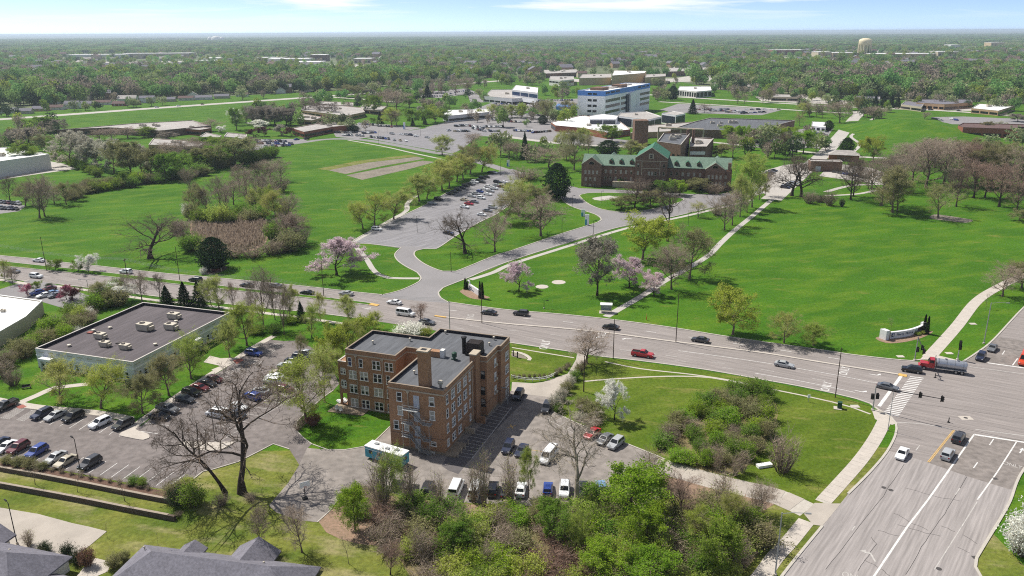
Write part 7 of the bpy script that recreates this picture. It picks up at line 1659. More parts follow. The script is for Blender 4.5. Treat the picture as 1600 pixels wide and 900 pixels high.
# red tank truck crossing the junction
a = P(1495, 583); b = P(1445, 576); ctr = P(1471, 579.5); an = math.atan2(b.y - a.y, b.x - a.x)
TT = thing('tank_truck', 'red cabbed tank truck with steel tank crossing the junction', 'truck', (ctr.x, ctr.y, .03), an)
pmat('tank_steel', srgb(170, 174, 182), 0.35, 0.08, 1.0, metal=0.6)
mb = MB(); mb.box(3.1, 4.9, -1.0, 1.0, .75, 1.75); mb.box(4.9, 5.25, -1.1, 1.1, .5, 1.0); mb.box(1.75, 3.1, -1.2, 1.2, .8, 2.1); mb.face([(1.75, -1.15, 2.1), (3.2, -1.15, 2.1), (2.8, -1.05, 2.9), (1.8, -1.05, 2.9)]); mb.face([(3.2, 1.15, 2.1), (1.75, 1.15, 2.1), (1.8, 1.05, 2.9), (2.8, 1.05, 2.9)]); mb.face([(3.2, -1.15, 2.1), (3.2, 1.15, 2.1), (2.8, 1.05, 2.9), (2.8, -1.05, 2.9)]); mb.face([(1.75, 1.15, 2.1), (1.75, -1.15, 2.1), (1.8, -1.05, 2.9), (1.8, 1.05, 2.9)]); mb.face([(1.8, -1.05, 2.9), (2.8, -1.05, 2.9), (2.8, 1.05, 2.9), (1.8, 1.05, 2.9)]); mb.build('cab', [car_paint('red')], TT)
MB().face([(3.2, -.95, 2.18), (3.2, .95, 2.18), (2.86, .9, 2.82), (2.86, -.9, 2.82)]).build('windshield', MATS['glass_dark'], TT).location.x = .03
for s in (-1, 1): MB().box(2.0, 2.9, s * 1.16 - .01, s * 1.16 + .01, 2.12, 2.7).build('side_window', MATS['glass_dark'], TT); MB().lathe([(.09, 1.2), (.09, 3.5), (.06, 3.5)], 8, (1.6, s * .95, 0)).build('exhaust_stack', MATS['steel'], TT); MB().box(4.7, 4.92, s * .75 - .15, s * .75 + .15, 1.2, 1.45).build('headlight', MATS['head_lamp'], TT)
mb = MB(); mb.tube((-5.0, 0, 2.05), (1.2, 0, 2.05), 1.08, 1.08, 20); mb.tube((-5.25, 0, 2.05), (-5.0, 0, 2.05), .8, 1.08, 20); mb.tube((1.2, 0, 2.05), (1.4, 0, 2.05), 1.08, .8, 20); tk = mb.build('tank', MATS['tank_steel'], TT)
for x in (-4.4, -2.6, -.8, .9): MB().tube((x - .05, 0, 2.05), (x + .05, 0, 2.05), 1.12, 1.12, 20, False).build('band', MATS['steel'], tk)
for x in (-3.2, -.6): MB().lathe([(.3, 3.1), (.3, 3.3), (0, 3.32)], 10, (x, 0, 0)).build('hatch', MATS['steel'], tk)
mb = MB(); mb.box(-5.3, 4.6, -.45, .45, .62, .85); mb.box(-5.3, 1.3, -1.15, 1.15, .92, 1.02); mb.build('frame', MATS['galv'], TT)
MB().box(-1.9, -.4, -1.12, -.6, .4, .85).build('tool_box', MATS['galv'], TT)
for x in (4.0, -3.0, -4.3):
    for s in (-1, 1): w_ = MB().tube((0, -.15, 0), (0, .15, 0), .5, .5, 16).build('wheel', MATS['rubber'], TT); w_.location = (x, s * .98, .5); MB().tube((0, -.165, 0), (0, .165, 0), .28, .28, 10).build('rim', MATS['rim'], w_)
# orange box van waiting at the right edge
p = P(1600, 567); q = P(1592, 585); OV = thing('van', 'orange delivery van waiting at the right edge', 'van', (p.x, p.y, .03), math.atan2(q.y - p.y, q.x - p.x))
d = CARM['van']; obj('body', d['body'], OV, [car_paint('orange')]); obj('windshield', d['windshield'], OV); obj('rear_window', d['rear_window'], OV)
for k in ('side_window', 'headlight', 'taillight'):
    for m in d[k]: obj(k, m, OV)
for w_ in d['wpos']: q = obj('wheel', d['wheel'], OV); q.location = w_; obj('rim', d['rim'], q)
OV.scale = (1.15, 1.1, 1.2)
# ================================================================ walls, poles, signs and other street things
pmat('block_wall', srgb(92, 80, 72), 0.95, 0.2, 1.3, bump=0.03, bscale=3.0); pmat('wall_cap', srgb(152, 140, 126), 0.9, 0.12, 1.2)
for ln, h, nm in ((W1, .95, 'upper'), (W2, 1.05, 'lower')):
    line = smooth_line(ln, 1.5); line = [Vector((p.x, p.y, 0)) for p in line]; zt = ln[0].z
    r_ = thing('retaining_wall', f'{nm} block retaining wall with pale cap below the left car park', 'wall')
    strip_mesh(MB(), line, .5, zt - h - .25, h + .25, .0).build('wall_face', MATS['block_wall'], r_)
    for a, b in dashes(line, 1.5, 0.0):
        a2 = a.lerp(b, .006); b2 = a.lerp(b, .994); strip_mesh(MB(), [a2, b2], .52, zt, .06 + rnd.uniform(-.008, .008)).build('cap_stone', MATS['wall_cap'], r_)
def pole(kind, x, yb, yt, label, arm=None, mat='wood_pole', r=.14, cross=False, double=False, z=None, cat='pole', group=None, h=None):
    b = PG(x, yb); h = h or height_at(x, yb, yt, b.z); o = thing(kind, label, cat, b, 0, group)
    MB().tube((0, 0, 0), (0, 0, h), r, r * .7, 8).build('post', MATS[mat], o)
    if mat != 'wood_pole': MB().lathe([(r * 2.2, 0), (r * 2.2, .35), (r, .4)], 10).build('base', MATS['concrete'], o)
    if cross:
        mb = MB(); mb.box(-.07, .07, -1.2, 1.2, h - .6, h - .45); o2 = mb.build('crossarm', MATS[mat], o)
        for y in (-1.05, -.4, .4, 1.05): MB().lathe([(.06, 0), (.08, .12), (.04, .22)], 6, (0, y, h - .45)).build('insulator', MATS['stone_trim'], o2)
    if arm:
        for s in ((1, -1) if double else (1,)):
            d = Vector((arm[0], arm[1], 0)) * s; mb = MB(); mb.path([(0, 0, h - .15), (d.x * .5, d.y * .5, h + .12), (d.x, d.y, h + .15)], .05); a_ = mb.build('arm', MATS[mat], o)
            n = d.normalized(); mb = MB(); e = d + n * .8; mb.path([(d.x, d.y, h + .13), (e.x, e.y, h + .13)], .14, 6); mb.build('lamp_head', MATS['galv' if mat != 'black_metal' else 'black_metal'], o)
    return o, h
UP = []
for x, yb, yt, lb in ((-40, 420, 372, 'wooden utility pole at the far left of the main road'), (198.5, 431, 404, 'wooden utility pole with crossarm on the grass median'), (426, 470, 434, 'wooden utility pole with crossarm near the bare conical tree'), (912, 612, 556, 'wooden pole with crossarm beside the hedge')):
    o, h = pole('utility_pole', x, yb, yt, lb, None, 'wood_pole', .15, True); UP.append((o, h))
for x, yb, yt, lb in ((73, 423, 370, 'tall dark pole on the median near the white car'), (281, 438, 385, 'tall dark pole before the broad dark evergreen'), (506, 463, 408, 'tall dark pole right of the pink tree'), (705, 425, 394, 'dark pole at the fork of the hospital drive'), (703, 518, 470, 'grey pole behind the brick building'), (753, 505, 440, 'dark pole in front of the drive sign'), (958, 561, 499, 'dark wooden pole near the red pickup truck'), (1056, 535, 459, 'dark pole on the concrete median'), (1305, 621, 543, 'wooden pole near the turning arrows')):
    pole('utility_pole', x, yb, yt, lb, None, 'wood_pole' if x != 703 else 'galv', .12)
pole('street_light', 141, 470, 437, 'double armed street light by the small car park', (1.6, .3), 'galv', .1, double=True, cat='street light')
pole('street_light', 1537, 537, 473, 'steel street light with arm on the grass near the junction', (3.6, -.6), 'galv', .14, cat='street light')
pole('street_light', 1211, 899, 801, 'steel street light beside the sidewalk at the bottom', (3.4, -.4), 'galv', .13, cat='street light')
pole('street_light', 1387, 673, 613, 'thin steel pole on the corner by the ladder crossing', None, 'galv', .08, cat='street light')
for x, yb, yt, lb in ((126, 738, 686, 'black lamp post above the retaining wall'), (27, 850, 786, 'black lamp post in the lower service yard'), (336, 688, 632, 'black lamp post on the kerbed island'), (652, 363, 338, 'lamp post in the middle of the sloping car park'), (730, 315, 293, 'lamp post among the parked cars of the sloping car park'), (894, 323, 306, 'lamp post at the west end of the hospital loop'), (878, 366, 340, 'lamp post on the lawn west of the drive'), (927, 366, 345, 'lamp post beside the hospital sidewalk'), (939, 317, 299, 'lamp post on the hospital loop island'), (1075, 353, 332, 'lamp post south of the hospital loop'), (592, 227, 205, 'lamp post at the left of the far grey lot'), (605, 208, 192, 'lamp post at the back of the far grey lot'), (657, 212, 193, 'lamp post in the middle of the far grey lot'), (782, 275, 250, 'lamp post where the access road meets the car park'), (1282, 243, 215, 'lamp post at the hospital road crossing'), (850, 482, 470, 'short black lamp post on the lawn by the road')):
    pole('lamp_post', x, yb, yt, lb, (-.5, .4) if yb > 600 else (.6, 0), 'black_metal', .09, double=(yb < 600 and x in (652, 605, 657)), cat='lamp post')
# overhead wires
def wire(a, b, label, n=14, sag=1.6, r=.02, off=0.0):
    mb = MB(); pts = []
    for i in range(n + 1):
        t = i / n; p = Vector(a).lerp(Vector(b), t); p.z -= sag * 4 * t * (1 - t); p.y += off; pts.append(p)
    mb.path(pts, r, 4); return tag(mb.build('overhead_wire', MATS['galv']), label, 'wire', 'overhead wires along the main road')
tops = [(o.location.x, o.location.y, o.location.z + h - .2) for o, h in UP]
e_ = P(700, 517); e_ = (e_.x, e_.y, 9.0)
for j, nm in enumerate(('nearest', 'middle', 'farthest')):
    f = lambda p: (p[0], p[1] + (j - 1) * 1.0, p[2] + .1)
    wire(f(tops[0]), f(tops[1]), f'{nm} overhead wire at the left end of the road', r=.025); wire(f(tops[1]), f(tops[2]), f'{nm} overhead wire above the grass median', r=.025); wire(f(tops[2]), (e_[0], e_[1] + j * .8, e_[2] + j * .1), f'{nm} overhead wire towards the brick building', r=.025)
# traffic signals
def signal_head(parent, p, rz_, n=3, name='signal_head'):
    o = MB().box(-.2, .2, -.18, .18, -.2 - .38 * n / 2 + .2, .38 * n / 2).build(name, MATS['black_metal'], parent); o.location = p; o.rotation_euler = (0, 0, rz_)
    MB().box(-.34, .34, .19, .21, -.38 * n / 2 - .15, .38 * n / 2 + .15).build('backplate', MATS['black_metal'], o)
    for i in range(n): m = MB(); m.tube((0, -.34, .38 * (i - (n - 1) / 2)), (0, -.18, .38 * (i - (n - 1) / 2)), .15, .15, 8, False); m.build('visor', MATS['black_metal'], o)
    return o
def mast(label, x, yb, yt, tip, tz, heads, polehead=()):
    b = P(x, yb); h = height_at(x, yb, yt); o = thing('traffic_signal', label, 'traffic light', b); MB().tube((0, 0, 0), (0, 0, h), .14, .1, 10).build('post', MATS['galv'], o); MB().lathe([(.35, 0), (.35, .3), (.15, .35)], 10).build('base', MATS['concrete'], o)
    if tip:
        e = P(*tip, tz) - b; a = Vector((0, 0, h - .3)); MB().tube(a, e, .13, .08, 8).build('mast_arm', MATS['parapet_dark'], o)
        for t in heads: q = a.lerp(e, t); signal_head(o, (q.x, q.y, q.z), .6)
    for dx, z in polehead: signal_head(o, (dx, -.3, z), .4 * dx)
    return o
mast('traffic signal with mast arm at the ladder crossing', 1363.5, 641, 603, (1476, 624), 6.3, (.66, .97), ((-.55, 3.4), (.55, 3.5)))
mast('traffic signal with arm beside the junction sign', 1429, 563, 526, (1444, 549), 6.4, (.75, 1.0), ((.3, 3.0),))
mast('single traffic signal post on the far right corner', 1496, 562, 533, None, 0, (), ((0, 4.6), (.1, 3.4)))
for i, (x, y) in enumerate(((1461, 590), (1482, 660))): b = P(x, y); o = thing('road_post', ['short black post added for a hanging signal near the tank truck', 'short black post added for a hanging signal near the waiting cars'][i], 'post', b); MB().tube((0, 0, .03), (0, 0, 1.15), .11, .09, 8).build('post', MATS['black_metal'], o); MB().lathe([(.35, .03), (.3, .1), (.1, .14)], 10).build('base', MATS['rubber'], o)  # posts added at the dark spots of overhead signal heads and their shadows
# bus shelter and stop marker
b = P(947, 488); BS = thing('bus_shelter', 'small glazed bus shelter with white roof beside the main road', 'bus shelter', b, R(-8))
for x in (-1.5, 1.5):
    for y in (-.8, .8): MB().box(x - .05, x + .05, y - .05, y + .05, 0, 2.5).build('post', MATS['galv'], BS)
MB().box(-1.8, 1.8, -1.05, 1.05, 2.5, 2.72).build('roof', MATS['white_trim'], BS); pmat('clear_glass', srgb(170, 184, 186), 0.1, 0.0, spec=0.5)
for a in ((-1.45, 1.45, .78, .82), (-1.52, -1.48, -.75, .75), (1.48, 1.52, -.75, .75)): MB().box(*a, .3, 2.3).build('glass_panel', MATS['clear_glass'], BS)
MB().box(-1.2, 1.2, .35, .7, .42, .5).build('bench', MATS['galv'], BS); MB().box(-2.0, 2.0, -1.3, 1.3, .0, .05).build('pad', MATS['concrete'], BS)
b = P(1010, 500); o = thing('road_post', 'orange topped marker post on the grass by the road', 'post', b); MB().tube((0, 0, 0), (0, 0, 1.9), .07, .07, 6).build('post', MATS['paint_yellow'], o); MB().tube((0, 0, .2), (0, 0, .9), .12, .12, 6).build('sleeve', car_paint('orange'), o)
# hospital signs
def flat_text(s, parent, loc_, rx, rz_, size, mat, name='lettering', depth=.02):
    c = bpy.data.curves.new(name, 'FONT'); c.body = s; c.size = size; c.align_x = 'LEFT'; c.extrude = depth; t = bpy.data.objects.new('tmp_text', c); COL.objects.link(t)
    m = bpy.data.meshes.new_from_object(t.evaluated_get(bpy.context.evaluated_depsgraph_get())); bpy.data.objects.remove(t); m.name = name; o = obj(name, m, parent, mat); o.location = loc_; o.rotation_euler = (rx, 0, rz_); return o
pmat('marble', srgb(216, 214, 216), 0.6, 0.05, 0.8); pmat('sign_text', srgb(84, 92, 112), 0.6, 0.0); pmat('sign_blue', srgb(44, 52, 104), 0.5, 0.0); pmat('sign_brown', srgb(92, 48, 44), 0.6, 0.05, 1.0)
a = P(1386, 530); b = P(1444, 516.5); SG = thing('monument_sign', 'long white stone hospital sign on a planted bed near the junction', 'sign', a, math.atan2(b.y - a.y, b.x - a.x)); Ls = (b - a).length
mb = MB(); n = 10
cv = lambda t: -1.1 * math.sin(math.pi * t)
for i in range(n):
    t0, t1 = i / n, (i + 1) / n; x0, x1 = Ls * t0, Ls * t1; y0, y1 = cv(t0), cv(t1); h0 = 1.9 - .1 * t0
    mb.face([(x0, y0, 0), (x1, y1, 0), (x1, y1, h0), (x0, y0, h0)]); mb.face([(x0, y0, h0), (x1, y1, h0), (x1, y1 + .7, h0), (x0, y0 + .7, h0)]); mb.face([(x1, y1 + .7, 0), (x0, y0 + .7, 0), (x0, y0 + .7, h0), (x1, y1 + .7, h0)])
mb.face([(Ls, 0, 0), (Ls, .7, 0), (Ls, .7, 1.8), (Ls, 0, 1.8)]); mb.face([(0, .7, 0), (0, 0, 0), (0, 0, 1.9), (0, .7, 1.9)]); mb.build('wall', MATS['marble'], SG)
mb = MB(); mb.prism([(-1.2, -.5), (.1, -.5), (.1, 1.2), (-1.2, 1.6)], 0, 2.7); mb.build('pier', MATS['marble'], SG); MB().box(.1, .5, -.45, 1.0, 0, 2.3).build('pier_side', MATS['brick_dark'], SG)
MB().box(Ls - .6, Ls + .5, -.1, 1.0, 0, 2.3).build('end_pier', MATS['marble'], SG)
tx = 'Mercy Medical Center'; cw = .58; x = Ls * .19
for wd in tx.split(' '):
    t = x / Ls; t2 = min(.72, t + len(wd) * .5 / Ls); y = min(cv(t), cv((t + t2) / 2), cv(t2)) - .1; flat_text(wd, SG, (x, cv(t) - .09, .75), R(90), math.atan2(cv(t2) - cv(t), (t2 - t) * Ls), .95, 'sign_text'); x += len(wd) * .52 + .35
t = .1; MB().box(Ls * .08, Ls * .08 + .95, cv(.1) - .14, cv(.1) - .02, .6, 1.55).build('logo_panel', MATS['sign_blue'], SG)
mb = MB(); mb.box(Ls * .08 + .4, Ls * .08 + .55, cv(.1) - .17, cv(.1) - .142, .7, 1.45); mb.box(Ls * .08 + .13, Ls * .08 + .399, cv(.1) - .17, cv(.1) - .142, 1.0, 1.15); mb.box(Ls * .08 + .551, Ls * .08 + .82, cv(.1) - .17, cv(.1) - .142, 1.0, 1.15); mb.build('logo_cross', MATS['white_trim'], SG)
MB().face([(Ls * .74, cv(.74) - .05, .9), (Ls * .95, cv(.95) - .05, .9), (Ls * .95, cv(.95) - .05, 1.6), (Ls * .74, cv(.74) - .05, 1.6)]).build('name_panel', MATS['sign_brown'], SG)
a = P(732, 452); b = P(748.5, 463); SG2 = thing('monument_sign', 'white stone hospital sign with ring at the drive entrance', 'sign', a, math.atan2(b.y - a.y, b.x - a.x)); Ls = (b - a).length
MB().box(0, Ls, 0, .6, 0, 1.9).build('wall', MATS['marble'], SG2)
mb = MB()
for i in range(16): t0, t1 = math.pi * i / 16, math.pi * (i + 1) / 16; mb.tube((-.4 + 1.6 * math.cos(t0), .3, 2.9 * math.sin(t0)), (-.4 + 1.6 * math.cos(t1), .3, 2.9 * math.sin(t1)), .25, .25, 6)
mb.build('stone_ring', MATS['marble'], SG2); flat_text('Mercy', SG2, (.8, -.04, 1.0), R(90), 0, .75, 'sign_text'); flat_text('Medical Center', SG2, (.8, -.04, .4), R(90), 0, .55, 'sign_text')
for i, (x, yb, yt, lb) in enumerate(((911, 338, 327, 'small white and teal direction sign at the loop entrance, farther one'), (917, 352, 335, 'tall white and teal direction sign at the loop entrance'), (632, 202, 191, 'white and blue direction sign by the far car park'), (794, 260, 250, 'white and blue direction sign at the access road'))):
    b = P(x, yb); h = height_at(x, yb, yt); o = thing('direction_sign', lb, 'sign', b); MB().box(-.9, .9, -.15, .15, .0, h).build('panel', MATS['white_panel'], o); MB().box(-.9, -.05, -.18, -.152, .1, h * .55).build('colour_field', MATS['teal'] if i < 2 else MATS['blue_panel'], o)
b = P(338, 424); o = thing('sign_board', 'low cream sign board beneath the broad dark evergreen', 'sign', b, R(8)); MB().box(-1.9, -1.6, -.15, .15, 0, 1.2).build('post', MATS['stone_trim'], o); MB().box(1.6, 1.9, -.15, .15, 0, 1.2).build('post', MATS['stone_trim'], o); MB().box(-1.6, 1.6, -.06, .06, .2, .95).build('panel', MATS['sign_brown'], o)
# teal trailer beside the brick building
TR = thing('trailer', 'teal mobile clinic trailer with white roof beside the brick building', 'trailer', (-24.6, 139.0, .03), R(-29))
mb = MB(); mb.box(-4.4, 4.4, -1.25, 1.25, .55, 2.75); mb.build('body', MATS['teal'], TR); mb = MB(); mb.box(-4.48, 4.48, -1.32, 1.32, 2.75, 2.95); rf = mb.build('roof', MATS['membrane_white'], TR)
for x, y in ((-2.6, .3), (.4, -.2), (2.4, .2)): MB().box(x - .4, x + .4, y - .3, y + .3, 2.95, 3.2).build('roof_vent', MATS['galv'], rf)
for x, w_ in ((-3.4, .8), (-1.5, .8), (2.3, .6)): MB().box(x, x + w_, -1.28, -1.251, 1.5, 2.2).build('window', MATS['glass_dark'], TR)
MB().box(.4, 1.2, -1.28, -1.251, .65, 2.4).build('door', MATS['white_panel'], TR); MB().box(4.401, 4.43, -.5, .5, 1.5, 2.2).build('window', MATS['glass_dark'], TR); MB().box(-4.4, 4.4, -1.27, -1.252, 2.3, 2.4).build('stripe', MATS['white_panel'], TR)
for x in (-.9, .1):
    for s in (-1, 1): w_ = MB().tube((0, -.12, 0), (0, .12, 0), .36, .36, 12).build('wheel', MATS['rubber'], TR); w_.location = (x, s * 1.16, .36)
mb = MB(); mb.path([(4.4, -.6, .5), (5.8, 0, .5), (4.4, .6, .5)], .06); mb.tube((5.7, 0, 0), (5.7, 0, .7), .05); mb.build('hitch', MATS['black_metal'], TR)
# skips and other yard things
for i, (x, y, lb) in enumerate(((622, 765, 'grey metal dumpster under the thin trees'), (645, 772, 'dark metal dumpster right of the grey one'))):
    b = P(x, y); o = thing('dumpster', lb, 'dumpster', b, R(-10)); mb = MB(); mb.face([(-1, -.8, 0), (1, -.8, 0), (1.1, -.9, 1.3), (-1.1, -.9, 1.3)]); mb.face([(1, .8, 0), (-1, .8, 0), (-1.1, .9, 1.5), (1.1, .9, 1.5)]); mb.face([(1, -.8, 0), (1, .8, 0), (1.1, .9, 1.5), (1.1, -.9, 1.3)]); mb.face([(-1, .8, 0), (-1, -.8, 0), (-1.1, -.9, 1.3), (-1.1, .9, 1.5)]); mb.build('bin', MATS['green_metal' if i else 'galv'], o); MB().face([(-1.1, -.95, 1.33), (1.1, -.95, 1.33), (1.1, .92, 1.53), (-1.1, .92, 1.53)]).build('lid', MATS['rubber'], o)
b = P(477, 780); o = thing('basketball_hoop', 'basketball hoop with pale backboard on the concrete pad', 'hoop', b, R(30)); MB().tube((0, 0, 0), (0, 0, 3.0), .07, .06, 8).build('post', MATS['black_metal'], o); MB().box(-.9, .9, -.62, -.56, 2.8, 3.9).build('backboard', MATS['white_panel'], o); mb = MB(); mb.tube((0, 0, 2.9), (0, -.56, 3.2), .05)
for i in range(10): t0, t1 = i * .628, (i + 1) * .628; mb.tube((.23 * math.cos(t0), -.9 + .23 * math.sin(t0), 3.0), (.23 * math.cos(t1), -.9 + .23 * math.sin(t1), 3.0), .02, .02, 4)
mb.build('rim', car_paint('orange'), o); MB().box(-.45, .45, -.3, .6, 0, .25).build('base', MATS['rubber'], o)
# curved white rail fence and garden posts
fl = smooth_line(px([(799, 592), (815, 595), (832, 596.5), (855, 593.5), (865, 589), (872, 585)]), .8); FN = thing('rail_fence', 'curved low white rail fence along the concrete drive', 'fence')
for z in (.45, .85): strip_mesh(MB(), fl, .07, z, .14).build('rail', MATS['white_trim'], FN)
for a, b in dashes(fl, 1.8, 0): MB().box(a.x - .08, a.x + .08, a.y - .08, a.y + .08, 0, 1.1).build('post', MATS['white_trim'], FN)
for i, (x, y) in enumerate(((802, 556), (808.5, 559))): b = P(x, y); o = thing('garden_post', ['left dark post of the small memorial on the lawn', 'right dark post of the small memorial on the lawn'][i], 'post', b); MB().box(-.15, .15, -.15, .15, 0, 1.5).build('post', MATS['black_metal'], o); MB().box(-.2, .2, -.2, .2, 1.5, 1.58).build('cap', MATS['black_metal'], o)
walkway('garden_path', [(800, 549), (812, 551), (822, 555), (828, 560), (826, 563)], 1.0, .02, 'concrete', 1)
area('garden_gravel', [(800, 551), (812, 553), (821, 557), (824, 561), (812, 559), (800, 557)], .017, 'bare_soil', 1)
# utility cabinet, white slab, small things on the corner lawn
b = P(1310, 638); o = thing('utility_cabinet', 'green utility cabinet on a pad beside the corner sidewalk', 'cabinet', b, R(-20)); MB().box(-1.0, .7, -.9, .7, 0, .12).build('pad', MATS['concrete'], o); MB().box(-.25, .65, -.4, .5, .12, 1.5).build('box', MATS['green_metal'], o); MB().box(-.3, .7, -.45, .55, 1.5, 1.56).build('lid', MATS['green_metal'], o)
b = P(1263, 628); o = thing('marker_sign', 'small pale sign post on the corner lawn near the path', 'sign', b); MB().tube((0, 0, 0), (0, 0, 1.6), .05).build('post', MATS['galv'], o); MB().box(-.3, .3, -.05, .05, 1.0, 1.75).build('plate', MATS['white_panel'], o)
b = P(1194, 729); o = thing('white_slab', 'white slab lying in the grass left of the bare bush', 'slab', b, R(15)); MB().box(-1.5, 1.5, -.5, .5, .0, .45).build('block', MATS['white_panel'], o); MB().box(-1.55, 1.55, -.55, .55, .45, .55).build('top', MATS['white_trim'], o)
for i, (x, y) in enumerate(((1336, 635), (1407, 557), (1483, 552), (1520, 506))): p = P(x, y); tag(MB().box(p.x - .9, p.x + .9, p.y - .7, p.y + .7, 0, .06).build('utility_vault', MATS['concrete']), ['pale utility lid in the grass left of the ladder crossing', 'pale utility lid in the grass below the junction sign', 'pale utility lid between the sidewalk and signal post', 'pale utility lid on the verge by the street light'][i], 'lid')
# patio chairs by the brick building
for i, (x, y) in enumerate(((527, 641), (533, 643))):
    b = P(x, y, .15); o = thing('patio_chair', ['left white chair on the patio of the brick building', 'right white chair on the patio of the brick building'][i], 'chair', b, R(30)); MB().box(-.35, .35, -.35, .35, .38, .46).build('seat', MATS['white_trim'], o); MB().box(-.35, .35, .3, .38, .46, 1.1).build('backrest', MATS['white_trim'], o)
    for x_ in (-.3, .3):
        for y_ in (-.3, .3): MB().box(x_ - .04, x_ + .04, y_ - .04, y_ + .04, 0, .38).build('leg', MATS['white_trim'], o)
b = P(537, 629, .15); mb = MB()
for i in range(3):
    for k in range(8): t = k / 8 * 6; mb.tube((-1 + t * .35, i * .7 + .4 * math.sin(t * 1.3), .1), (-1 + (t + .75) * .35, i * .7 + .4 * math.sin((t + .75) * 1.3), .1), .22, .22, 6)
o = mb.build('garden_hose', MATS['membrane_white']); o.location = b; o.rotation_euler = (0, 0, .6); tag(o, 'coiled pale drain hoses beside the brick porch', 'hose')
b = P(42, 607); o = thing('bench', 'dark bench on a pad beside the office path', 'bench', b, R(20)); MB().box(-1.0, 1.0, -.3, .3, .4, .48).build('seat', MATS['black_metal'], o); MB().box(-1.0, 1.0, .28, .34, .48, .95).build('backrest', MATS['black_metal'], o)
for x_ in (-.8, .8): MB().box(x_ - .05, x_ + .05, -.28, .28, 0, .4).build('leg', MATS['black_metal'], o)
# boulders near the bottom edge
ro = random.Random(4); pmat('rock', srgb(140, 132, 122), 0.9, 0.25, 1.5)
for i, (x, y) in enumerate(((715, 874), (720, 876), (727, 878), (738, 879))):
    b = PG(x, y); bm = bmesh.new(); bmesh.ops.create_icosphere(bm, subdivisions=2, radius=.55)
    for v in bm.verts: v.co = Vector((v.co.x * ro.uniform(.9, 1.3), v.co.y * ro.uniform(.8, 1.1), max(-.1, v.co.z * .8))) * ro.uniform(.92, 1.08)
    m = bpy.data.meshes.new('boulder'); bm.to_mesh(m); bm.free(); o = obj('boulder', m, None, 'rock'); o.location = b; tag(o, f'grey boulder at the bottom thicket edge, {words[i]} from left', 'boulder', 'boulders at the thicket edge')
# concrete steps up through the thicket
ST = thing('garden_steps', 'old concrete steps climbing through the thicket', 'steps', P(797, 812), R(4))
for i in range(7): MB().box(-.9, .9, i * .75, i * .75 + .5, i * .1, i * .1 + .18).build('step', MATS['foundation'], ST)
# reeds in the wet grove
rs = np.random.RandomState(9); pts = scatter([(303, 350), (330, 338), (380, 335), (412, 343), (416, 362), (405, 384), (380, 392), (335, 388), (306, 368)], 2600, 0, 12)
C0 = np.array([P(x, y)[:] for x, y in pts]); n = len(C0); q = []
bl = []
for k in range(3):
    A = C0 + np.c_[rs.normal(size=(n, 2)) * .7, np.zeros(n)]; hgt = rs.uniform(1.6, 3.0, n); ln = rs.normal(size=(n, 2)) * .35; an = rs.uniform(0, 3.14, n); wd = np.c_[np.cos(an), np.sin(an), np.zeros(n)] * .12
    T = A + np.c_[ln, hgt]; bl.append(np.stack([A - wd, A + wd, T + wd * 1.6, T - wd * 1.6], 1).reshape(-1, 3))
V = np.concatenate(bl); tag(obj('reeds', np_mesh('reeds', V, np.arange(len(V)).reshape(-1, 4), mats=('reed',))), 'tan dry reeds filling the wet hollow on the west lawn', 'reeds', None, 'stuff')
# ================================================================ distant wooded neighbourhoods
def far_tree_mesh(seed, n, ls, r, h, flat=.0, clumps=7):
    rs = np.random.RandomState(seed); cc = rs.normal(size=(clumps, 3)) * [r * .45, r * .45, h * .13] + [0, 0, h * .58]; cr_ = r * rs.uniform(.42, .72, clumps)
    k = rs.randint(0, clumps, n); d = rs.normal(size=(n, 3)); d /= np.linalg.norm(d, axis=1, keepdims=True)
    C = cc[k] + d * cr_[k][:, None] * rs.uniform(.6, 1.0, (n, 1)); C[:, 2] = np.clip(C[:, 2], h * .12, h)
    V, Q = leaves(C, ls, rs); o = len(V)
    pts = np.array([[0, 0, 0], [0, 0, h * .3], [.2, .1, h * .6]]); V2, Q2 = tubes([(pts, np.array([.3, .22, .1]))], 5)
    return np_mesh('far_tree', np.concatenate([V, V2]), np.concatenate([Q, Q2 + o]), qm=np.r_[np.zeros(len(Q), int), np.ones(len(Q2), int)], mats=('leaf_green', 'bark'))
leafmat('far_green', (0.110, 0.205, 0.055), (0.215, 0.330, 0.105), 0.3, 0.36, 0.03); leafmat('far_olive', (0.190, 0.225, 0.100), (0.310, 0.345, 0.180), 0.3, 0.22, 0.02); leafmat('far_brown', (0.230, 0.195, 0.150), (0.320, 0.275, 0.215), 0.25, 0.2, 0.01); leafmat('far_dark', (0.040, 0.070, 0.030), (0.075, 0.110, 0.050), 0.15, 0.2, 0.01); leafmat('far_lime', (0.170, 0.240, 0.035), (0.280, 0.340, 0.080), 0.35, 0.15, 0.02)
SRC = []
for i, (mt, n) in enumerate((('far_green', 420), ('far_green', 420), ('far_olive', 380), ('far_brown', 330), ('far_dark', 420), ('far_lime', 420))):
    m = far_tree_mesh(200 + i, n, 1.35, 5.2, 11.5); m.materials[0] = MATS[mt]; SRC.append((m, bpy.data.objects.new('far_tree_source', m)))
CL = []
for i, mt in enumerate(('far_green', 'far_olive', 'far_dark', 'far_green')):
    rs = np.random.RandomState(300 + i); vs_, qs = [], []; o = 0
    for k in range(16):
        C = rs.normal(size=(50, 3)) * [3.6, 3.6, 2.2] + [rs.uniform(-24, 24), rs.uniform(-24, 24), 7.5]; C[:, 2] = np.clip(C[:, 2], 1, 13); V, Q = leaves(C, 4.2, rs); vs_.append(V); qs.append(Q + o); o += len(V)
    m = np_mesh('tree_clump', np.concatenate(vs_), np.concatenate(qs), mats=(mt,)); CL.append((m, bpy.data.objects.new('tree_clump_source', m)))
